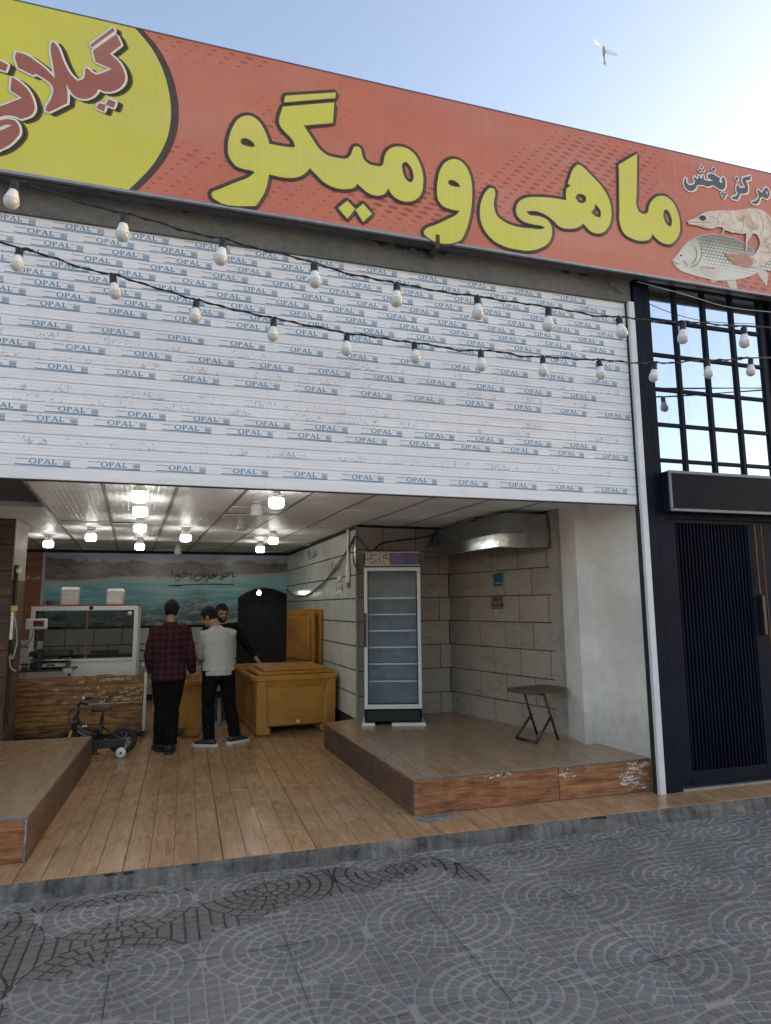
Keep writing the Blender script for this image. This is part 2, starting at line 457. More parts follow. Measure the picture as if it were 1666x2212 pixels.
plaster()
simple('raw_cement', (0.24, 0.235, 0.23), 0.9, 0.3, 5, 0.7, bscale=25)
def lintelmat():
    k = N('lintel_concrete'); p = k.pos(); n1 = k.noise(p, 1.3, 6, 0.7); n2 = k.noise(p, 14, 5, 0.65); n3 = k.noise(k.pos((1, 1, 0.25)), 6, 4)
    c = k.ramp(k.math('ADD', k.math('MULTIPLY', n1, 0.6), k.math('MULTIPLY', n2, 0.4)), [(0.36, (0.08, 0.08, 0.08)), (0.55, (0.14, 0.14, 0.138)), (0.7, (0.18, 0.178, 0.172))])
    c = k.mix(k.ramp(n3, [(0.62, 0.0), (0.8, 0.5)]), c, (0.07, 0.065, 0.06)); k.col(c); k.rough(0.85); k.bump(n2, 0.3, 0.01)
lintelmat()
simple('rust', (0.075, 0.05, 0.04), 0.85, 0.5, 30, 0.8)
simple('crumbled', (0.035, 0.029, 0.026), 0.95, 0.6, 40, 1.0, bscale=70)
simple('grey_metal', (0.30, 0.30, 0.31), 0.45, 0.15, 12, metal=0.6)
def slatmat():
    k = N('shutter_white'); st = k.pos((0.6, 1, 9)); p = k.pos()
    n = k.noise(st, 2.2, 5, 0.6); n2 = k.noise(p, 3.0, 4); n3 = k.noise(k.pos((7, 1, 0.6)), 1.2, 4, 0.6)
    c = k.ramp(n, [(0.3, (0.67, 0.665, 0.70)), (0.6, (0.775, 0.77, 0.80))])
    c = k.mix(k.ramp(n3, [(0.55, 0.0), (0.8, 0.35)]), c, (0.55, 0.55, 0.55))
    k.col(c); k.rough(k.math('MULTIPLY_ADD', n2, 0.2, 0.34)); k.spec(0.45)
slatmat()
def printmat(name, col, keep):
    """blue film lettering, rubbed off in places"""
    k = N(name); p = k.pos(); n = k.noise(p, 46.0, 4, 0.7); n2 = k.noise(p, 5.5, 3, 0.6)
    f = k.math('ADD', k.math('MULTIPLY', n, 0.6), k.math('MULTIPLY', n2, 0.4))
    a = k.ramp(f, [(keep - 0.025, 1.0), (keep + 0.025, 0.0)])
    k.col(col); k.rough(0.5); k.put(k.b.inputs['Alpha'], a)
printmat('smear_paint', (0.52, 0.48, 0.45), 0.485)
printmat('print_blue', (0.075, 0.215, 0.36), 0.61)
printmat('print_thin', (0.15, 0.28, 0.40), 0.60)
printmat('print_faded', (0.36, 0.40, 0.44), 0.455)
simple('film', (0.72, 0.745, 0.77), 0.35, 0.04, 10)
def bannermat(name, a, b, dots=None):
    k = N(name); p = k.pos(); x, y, z = k.xyz()
    n = k.noise(p, 0.8, 4, 0.6); rip = k.noise(k.pos((26, 1, 0.4)), 1.0, 3, 0.6); fade = k.noise(k.pos((0.5, 1, 1.6)), 1.1, 3)
    c = k.ramp(n, [(0.3, a), (0.7, b)])
    if dots:
        # printed half-tone: rows of flat ellipses, larger in two sweeping bands
        ang = 0.0
        def grid(sx, sz, rx, shear):
            u = k.math('DIVIDE', k.math('ADD', x, k.math('MULTIPLY', z, shear)), sx); w = k.math('DIVIDE', z, sz)
            row = k.math('FLOOR', w); u = k.math('ADD', u, k.math('MULTIPLY', k.math('MODULO', row, 2.0), 0.5))
            du = k.math('SUBTRACT', k.math('FRACT', u), 0.5); dw = k.math('SUBTRACT', k.math('FRACT', w), 0.5)
            du = k.math('MULTIPLY', du, rx)
            return k.math('SQRT', k.math('ADD', k.math('MULTIPLY', du, du), k.math('MULTIPLY', dw, dw)))
        d = grid(0.135, 0.047, 1.05, 0.55)
        band = k.noise(k.pos((0.55, 1, 1.3), rot=(0, 0.55, 0)), 1.15, 2, 0.4)
        rr = k.ramp(band, [(0.42, 0.0), (0.52, 0.16), (0.62, 0.34), (0.7, 0.44)])
        msk = k.math('MULTIPLY', k.math('SUBTRACT', rr, d), 18.0, clamp=True)
        c = k.mix(k.math('MULTIPLY', msk, 0.8), c, dots)
    scr = k.ramp(k.noise(k.pos((34, 1, 3)), 1.3, 5, 0.7), [(0.72, 0.0), (0.78, 0.4)])
    c = k.mix(scr, c, tuple(min(1, v * 1.35 + 0.05) for v in b))
    c = k.mix(k.ramp(fade, [(0.45, 0.0), (0.8, 0.22)]), c, (0.55, 0.45, 0.42))
    k.col(c); k.rough(0.36); k.spec(0.45); k.bump(k.math('ADD', rip, k.math('MULTIPLY', k.noise(k.pos((0.8, 1, 1.6)), 1.6, 2, 0.5), 3.0)), 0.16, 0.02)
bannermat('banner_red', (0.50, 0.135, 0.075), (0.60, 0.185, 0.105), (0.30, 0.06, 0.04))
bannermat('banner_yellow', (0.56, 0.51, 0.05), (0.64, 0.59, 0.075))
bannermat('letter_yellow', (0.60, 0.55, 0.065), (0.68, 0.63, 0.10))
bannermat('letter_brown', (0.30, 0.085, 0.055), (0.36, 0.115, 0.075))
simple('letter_dark', (0.075, 0.07, 0.08), 0.45, 0.1)
simple('letter_white', (0.70, 0.67, 0.62), 0.4, 0.05)
simple('outline_dark', (0.055, 0.045, 0.042), 0.45, 0.1)
def soft(name, col, al):
    k = N(name); k.col(col); k.rough(0.45); k.put(k.b.inputs['Alpha'], al)
soft('outline_soft', (0.075, 0.05, 0.045), 0.42)
soft('shadow_soft', (0.05, 0.045, 0.02), 0.5)
def fishmat():
    k = N('fish_print'); x, y, z = k.xyz()
    def cell(sx, sz):
        w = k.math('DIVIDE', z, sz); row = k.math('FLOOR', w)
        u = k.math('ADD', k.math('DIVIDE', x, sx), k.math('MULTIPLY', k.math('MODULO', row, 2.0), 0.5))
        du = k.math('SUBTRACT', k.math('FRACT', u), 0.5); dw = k.math('SUBTRACT', k.math('FRACT', w), 0.5)
        return k.math('SQRT', k.math('ADD', k.math('MULTIPLY', du, du), k.math('MULTIPLY', dw, dw)))
    d = cell(0.040, 0.034)
    sc = k.ramp(d, [(0.30, 0.0), (0.55, 1.0)])
    n = k.noise(k.pos(), 7, 4)
    h = k.math('ADD', k.math('MULTIPLY', k.math('SUBTRACT', z, 4.78), 2.7), k.math('MULTIPLY_ADD', n, 0.3, -0.15))
    base = k.ramp(h, [(0.0, (0.66, 0.63, 0.56)), (0.4, (0.70, 0.67, 0.60)), (0.8, (0.50, 0.48, 0.38)), (1.0, (0.26, 0.25, 0.19))])
    head = k.ramp(k.math('SUBTRACT', x, 4.66), [(0.0, 0.0), (0.06, 1.0)])
    amt = k.math('MULTIPLY', k.math('MULTIPLY', sc, head), k.ramp(h, [(0.1, 0.12), (0.5, 0.9)]))
    c = k.mix(amt, base, (0.13, 0.12, 0.10))
    c = k.mix(k.math('MULTIPLY', k.math('SUBTRACT', 1.0, head), k.ramp(n, [(0.4, 0.0), (0.7, 0.45)])), c, (0.30, 0.28, 0.13))
    k.col(c); k.rough(0.4)
fishmat()
def shrimpmat():
    k = N('shrimp_print'); p = k.pos(); n = k.noise(p, 9, 6, 0.65, 0.8); n2 = k.noise(k.pos((1, 1, 3)), 14, 4, 0.6)
    c = k.ramp(n, [(0.32, (0.38, 0.24, 0.10)), (0.45, (0.60, 0.47, 0.33)), (0.6, (0.69, 0.60, 0.52)), (0.72, (0.62, 0.55, 0.50))])
    c = k.mix(k.ramp(n2, [(0.55, 0.0), (0.7, 0.4)]), c, (0.33, 0.22, 0.15)); k.col(c); k.rough(0.4)
shrimpmat()
simple('fin_shade', (0.22, 0.20, 0.12), 0.4, 0.3, 30)
simple('shrimp_shade', (0.36, 0.24, 0.15), 0.4, 0.3, 30)
simple('shrimp_tail', (0.44, 0.20, 0.13), 0.4, 0.25, 30)
simple('fin_print', (0.60, 0.50, 0.43), 0.4, 0.25, 60, stretch=(3, 1, 0.4))
simple('black_paint', (0.0035, 0.0058, 0.012), 0.45, 0.3, 6, 0.05, rv=0.1, spec=0.14)
def scuffed(name):
    k = N(name); p = k.pos(); n = k.noise(p, 17, 6, 0.7); n2 = k.noise(k.pos((1, 1, 0.25)), 5, 5, 0.65); n3 = k.noise(p, 2.0, 3)
    c = k.ramp(n3, [(0.3, (0.0045, 0.008, 0.017)), (0.7, (0.008, 0.0125, 0.024))])
    c = k.mix(k.math('MULTIPLY', k.ramp(n, [(0.70, 0.0), (0.735, 1.0)]), 0.5), c, (0.16, 0.16, 0.16))
    c = k.mix(k.ramp(n2, [(0.58, 0.0), (0.85, 0.16)]), c, (0.10, 0.10, 0.105))
    k.col(c); k.rough(k.math('MULTIPLY_ADD', n2, 0.25, 0.38)); k.spec(0.07); k.bump(n3, 0.06, 0.02)
scuffed('black_paint')
simple('box_panel', (0.006, 0.009, 0.017), 0.55, 0.35, 2.5, spec=0.07)
simple('box_trim', (0.12, 0.13, 0.15), 0.4, 0.2, 8, metal=0.3)
def mirror():
    k = N('mirror_glass'); p = k.pos((3, 1, 0.5)); n = k.noise(p, 3.0, 5, 0.6); d = k.noise(k.pos((1, 1, 1)), 1.1, 4)
    dirt = k.ramp(n, [(0.5, 0.0), (0.85, 0.35)])
    g = k.new("ShaderNodeBsdfGlossy"); g.inputs['Roughness'].default_value = 0.012; k.put(g.inputs['Color'], k.mix(dirt, (0.60, 0.67, 0.75), (0.50, 0.53, 0.56)))
    df = k.new("ShaderNodeBsdfDiffuse"); k.put(df.inputs['Color'], (0.25, 0.25, 0.25))
    ms = k.new("ShaderNodeMixShader"); k.put(ms.inputs[0], k.math('MULTIPLY_ADD', dirt, 0.3, 0.06)); k.l.new(g.outputs[0], ms.inputs[1]); k.l.new(df.outputs[0], ms.inputs[2])
    b = k.n.new("ShaderNodeBump"); b.inputs['Strength'].default_value = 0.02; b.inputs['Distance'].default_value = 0.02; k.l.new(d, b.inputs['Height']); k.l.new(b.outputs[0], g.inputs['Normal'])
    k.l.new(ms.outputs[0], k.out.inputs[0])
mirror()
simple('copper', (0.14, 0.062, 0.028), 0.5, 0.3, 10, metal=0.5)
simple('brick_beige', (0.36, 0.29, 0.21), 0.85, 0.25, 20, 0.4)
simple('stucco_beige', (0.52, 0.47, 0.41), 0.85, 0.15, 12, 0.4)
simple('wire_black', (0.014, 0.014, 0.015), 0.5, 0.2)
simple('wire_white', (0.40, 0.40, 0.38), 0.5, 0.2)
simple('socket_black', (0.015, 0.015, 0.016), 0.45, 0.2)
simple('bulb_white', (0.74, 0.74, 0.73), 0.35, 0.03)
simple('bulb_dome', (0.55, 0.545, 0.52), 0.22, 0.05, 20)
def ceilmat():
    k = N('ceiling_panel'); v = k.pos((1, 1, 1), rot=(0, 0, 0.073))
    br = k.new("ShaderNodeTexBrick"); k.l.new(v, br.inputs['Vector']); br.inputs['Scale'].default_value = 1.0
    br.inputs['Brick Width'].default_value = 0.095; br.inputs['Row Height'].default_value = 0.036; br.inputs['Mortar Size'].default_value = 0.006; br.inputs['Mortar Smooth'].default_value = 1.0
    k.put(br.inputs['Color1'], (1, 1, 1)); k.put(br.inputs['Color2'], (0.6, 0.6, 0.6)); k.put(br.inputs['Mortar'], (0, 0, 0))
    n = k.noise(k.pos(), 2, 4); n2 = k.noise(k.pos(), 14, 4)
    c = k.ramp(n, [(0.35, (0.72, 0.72, 0.68)), (0.65, (0.84, 0.84, 0.80))])
    c = k.mix(k.math('MULTIPLY', k.rnd(), 0.16), c, (0.33, 0.32, 0.29)); c = k.mix(0.0, c, br.outputs[0], 'MULTIPLY'); k.col(c)
    k.rough(k.math('MULTIPLY_ADD', n2, 0.1, 0.33)); k.spec(0.45); k.bump(n2, 0.1, 0.002)
ceilmat()
simple('ceiling_grid', (0.30, 0.30, 0.29), 0.5, 0.1)
simple('gap_panel', (0.09, 0.10, 0.11), 0.6, 0.2, 5)
simple('plenum', (0.07, 0.075, 0.08), 0.9, 0.3, 4)
def mural():
    k = N('mural_print'); p = k.pos(); x, y, z = k.xyz()
    n = k.noise(k.pos((0.45, 1, 1)), 2.0, 6, 0.6); n2 = k.noise(k.pos((0.6, 1, 1.8)), 5.5, 7, 0.7, 0.8); n3 = k.noise(k.pos((0.5, 1, 4)), 3.0, 5, 0.6)
    # sky / hill / beach / water by height, each with a wandering edge
    zz = k.math('ADD', z, k.math('MULTIPLY_ADD', n, 0.24, -0.12))
    zh = k.math('ADD', z, k.math('MULTIPLY_ADD', k.noise(k.pos((0.7, 1, 0.2)), 2.4, 5, 0.6), 0.55, -0.27))
    sky_c = k.ramp(n3, [(0.3, (0.27, 0.31, 0.40)), (0.7, (0.42, 0.46, 0.54))])
    hill = k.ramp(n2, [(0.35, (0.07, 0.07, 0.08)), (0.65, (0.24, 0.20, 0.19))])
    c = k.mix(k.math('MULTIPLY', k.math('SUBTRACT', 2.50, zh), 26.0, clamp=True), sky_c, hill)
    beach_m = k.math('MULTIPLY', k.math('SUBTRACT', k.math('ADD', 2.22, k.math('MULTIPLY', x, 0.035)), zz), 30.0, clamp=True)
    beach = k.ramp(n2, [(0.3, (0.34, 0.36, 0.36)), (0.7, (0.52, 0.53, 0.50))])
    c = k.mix(beach_m, c, beach)
    wat = k.ramp(k.math('ADD', k.math('MULTIPLY', n3, 0.5), k.math('MULTIPLY', z, 0.28)), [(0.60, (0.035, 0.19, 0.26)), (0.72, (0.07, 0.36, 0.45)), (0.86, (0.26, 0.58, 0.64))])
    wm = k.math('MULTIPLY', k.math('SUBTRACT', k.math('ADD', 2.155, k.math('MULTIPLY', x, 0.03)), zz), 22.0, clamp=True)
    c = k.mix(wm, c, wat)
    rocks = k.ramp(n2, [(0.36, (0.018, 0.03, 0.05)), (0.48, (0.06, 0.12, 0.16)), (0.56, (0.15, 0.24, 0.27)), (0.64, (0.36, 0.38, 0.37)), (0.74, (0.14, 0.10, 0.095))])
    rm = k.math('MULTIPLY', k.math('SUBTRACT', k.math('ADD', 1.74, k.math('MULTIPLY_ADD', n, 1.2, -0.55)), z), 5.0, clamp=True)
    c = k.mix(rm, c, rocks)
    k.col(c); k.rough(0.28); k.bump(k.noise(k.pos((0.6, 1, 1)), 3.0, 3), 0.25, 0.03)
mural()
simple('board_brown', (0.26, 0.098, 0.05), 0.5, 0.15, 2)
simple('ink', (0.01, 0.012, 0.018), 0.5, 0.1)
simple('ink_brown', (0.07, 0.03, 0.02), 0.5, 0.1)
simple('print_cream', (0.55, 0.50, 0.42), 0.5, 0.1)
simple('counter_letter', (0.60, 0.44, 0.24), 0.5, 0.25, 60)
simple('white_frame', (0.60, 0.61, 0.62), 0.32, 0.06, 6)
simple('white_plastic', (0.66, 0.66, 0.64), 0.45, 0.05)
simple('foam', (0.78, 0.78, 0.77), 0.55, 0.03)
simple('red_trim', (0.30, 0.045, 0.03), 0.5, 0.2)
simple('brown_strip', (0.18, 0.08, 0.04), 0.6, 0.2)
simple('black_plastic', (0.014, 0.014, 0.015), 0.4, 0.25)
simple('black_rubber', (0.012, 0.012, 0.012), 0.7, 0.25, 20, 0.2)
simple('steel', (0.42, 0.43, 0.44), 0.28, 0.1, 8, metal=0.9)
simple('dark_steel', (0.05, 0.05, 0.05), 0.4, 0.2, 8, metal=0.6)
def galv():
    k = N('galvanised'); p = k.pos(); n = k.noise(k.pos((1, 0.3, 1)), 4.0, 5, 0.6); v = k.new("ShaderNodeTexVoronoi"); k.l.new(p, v.inputs['Vector']); v.inputs['Scale'].default_value = 30
    k.col(k.ramp(n, [(0.3, (0.30, 0.31, 0.31)), (0.7, (0.46, 0.47, 0.47))])); k.metal(0.95); k.rough(k.math('MULTIPLY_ADD', n, 0.2, 0.08)); k.bump(n, 0.12, 0.03)
galv()
def tubmat():
    k = N('tub_plastic'); p = k.pos(); n = k.noise(p, 2.2, 6, 0.65); n2 = k.noise(p, 26, 4, 0.7); sc = k.noise(k.pos((1, 1, 12)), 3, 4, 0.7)
    c = k.ramp(n, [(0.32, (0.27, 0.115, 0.016)), (0.6, (0.42, 0.19, 0.028))])
    c = k.mix(k.ramp(n2, [(0.6, 0.0), (0.8, 0.5)]), c, (0.13, 0.055, 0.01)); c = k.mix(k.ramp(sc, [(0.62, 0.0), (0.75, 0.25)]), c, (0.50, 0.30, 0.11))
    k.col(c); k.rough(0.5); k.bump(n2, 0.12, 0.005)
tubmat()
def glassmat(name, tint, op, rough=0.02):
    k = N(name); g = k.new("ShaderNodeBsdfGlossy"); g.inputs['Roughness'].default_value = rough; g.inputs['Color'].default_value = (0.9, 0.93, 0.95, 1)
    t = k.new("ShaderNodeBsdfTransparent"); t.inputs['Color'].default_value = tint + (1,)
    lw = k.new("ShaderNodeFresnel"); lw.inputs['IOR'].default_value = 1.22
    m = k.new("ShaderNodeMixShader"); k.put(m.inputs[0], k.math('ADD', lw.outputs[0], op, clamp=True)); k.l.new(t.outputs[0], m.inputs[1]); k.l.new(g.outputs[0], m.inputs[2])
    k.l.new(m.outputs[0], k.out.inputs[0])
glassmat('pane_glass', (0.90, 0.93, 0.94), 0.0)
glassmat('case_glass', (0.66, 0.69, 0.68), 0.0)
simple('fridge_inside', (0.30, 0.335, 0.40), 0.5, 0.2, 5)
simple('fridge_body', (0.50, 0.51, 0.53), 0.35, 0.08, 5)
simple('fridge_dark', (0.006, 0.006, 0.008), 0.5, 0.2, spec=0.1)
simple('purple_print', (0.075, 0.035, 0.16), 0.4, 0.15, 5)
simple('purple_letter', (0.17, 0.12, 0.27), 0.4, 0.1)
simple('label_cream', (0.42, 0.39, 0.35), 0.5, 0.08)
simple('ink_red', (0.17, 0.025, 0.02), 0.5, 0.1)
simple('stool_wood', (0.10, 0.062, 0.04), 0.55, 0.35, 12, 0.2, stretch=(1, 6, 1))
simple('tape_blue', (0.03, 0.09, 0.16), 0.5, 0.2)
simple('paper', (0.55, 0.54, 0.48), 0.7, 0.06)
simple('notice', (0.20, 0.17, 0.13), 0.5, 0.15)
simple('yellow_tape', (0.45, 0.36, 0.12), 0.5, 0.2)
simple('skin', (0.30, 0.165, 0.105), 0.5, 0.12, 20, 0.1)
simple('hair_black', (0.008, 0.007, 0.007), 0.7, 0.4, 90, 0.8, bscale=160, spec=0.2)
def plaid():
    k = N('plaid_cloth'); v = k.pos((1, 1, 1), obj=True); s_ = k.n.new("ShaderNodeSeparateXYZ"); k.l.new(v, s_.inputs[0])
    n = k.noise(v, 6, 4, 0.6)
    wx = k.math('ADD', s_.outputs[0], k.math('MULTIPLY_ADD', n, 0.03, -0.015)); wz = k.math('ADD', s_.outputs[2], k.math('MULTIPLY_ADD', n, 0.03, -0.015))
    def line(u, per, wid, off):
        fr = k.math('FRACT', k.math('DIVIDE', k.math('ADD', u, off + 10), per)); d = k.math('ABSOLUTE', k.math('SUBTRACT', fr, 0.5))
        return k.math('MULTIPLY', k.math('SUBTRACT', wid / per / 2, d), 60.0, clamp=True)
    red = k.math('MAXIMUM', k.math('MAXIMUM', line(wx, 0.075, 0.0045, 0), line(wx, 0.075, 0.0045, 0.014)), k.math('MAXIMUM', line(wz, 0.075, 0.0045, 0), line(wz, 0.075, 0.0045, 0.014)))
    blk = k.math('MULTIPLY', k.math('ADD', line(wx, 0.075, 0.03, 0.037), line(wz, 0.075, 0.03, 0.037)), 0.4)
    c = k.mix(blk, (0.038, 0.014, 0.020), (0.011, 0.009, 0.011)); c = k.mix(k.math('MULTIPLY', red, 0.7), c, (0.12, 0.026, 0.034))
    k.col(c); k.rough(0.9); k.spec(0.1); k.bump(n, 0.3, 0.02)
plaid()
simple('knit_white', (0.38, 0.38, 0.372), 0.9, 0.06, 12, 0.4, bscale=180)
simple('cloth_black', (0.006, 0.006, 0.007), 0.9, 0.3, 14, 0.3, spec=0.08)
simple('denim', (0.05, 0.065, 0.10), 0.85, 0.25, 30, 0.3)
simple('shoe_dark', (0.016, 0.015, 0.015), 0.55, 0.3)
simple('shoe_sole', (0.55, 0.53, 0.50), 0.6, 0.1)
simple('shoe_light', (0.33, 0.34, 0.35), 0.6, 0.25, 30)
simple('bike_black', (0.012, 0.012, 0.013), 0.3, 0.2)
simple('bike_white', (0.66, 0.66, 0.64), 0.4, 0.06)
simple('orange', (0.72, 0.20, 0.03), 0.4, 0.1)
simple('screen_dark', (0.02, 0.012, 0.012), 0.2, 0.1)
emit('led_red', (0.5, 0.03, 0.02), 0.04)
emit('lamp_glow', (0.90, 1.0, 0.97), LAMP)
simple('bird_wing', (0.80, 0.82, 0.88), 0.8, 0.05)
simple('bird_grey', (0.30, 0.32, 0.40), 0.8, 0.2)
simple('building_wall', (0.35, 0.32, 0.28), 0.9, 0.15, 3, 0.3)
simple('room_dark', (0.045, 0.05, 0.047), 0.6, 0.25, 5)

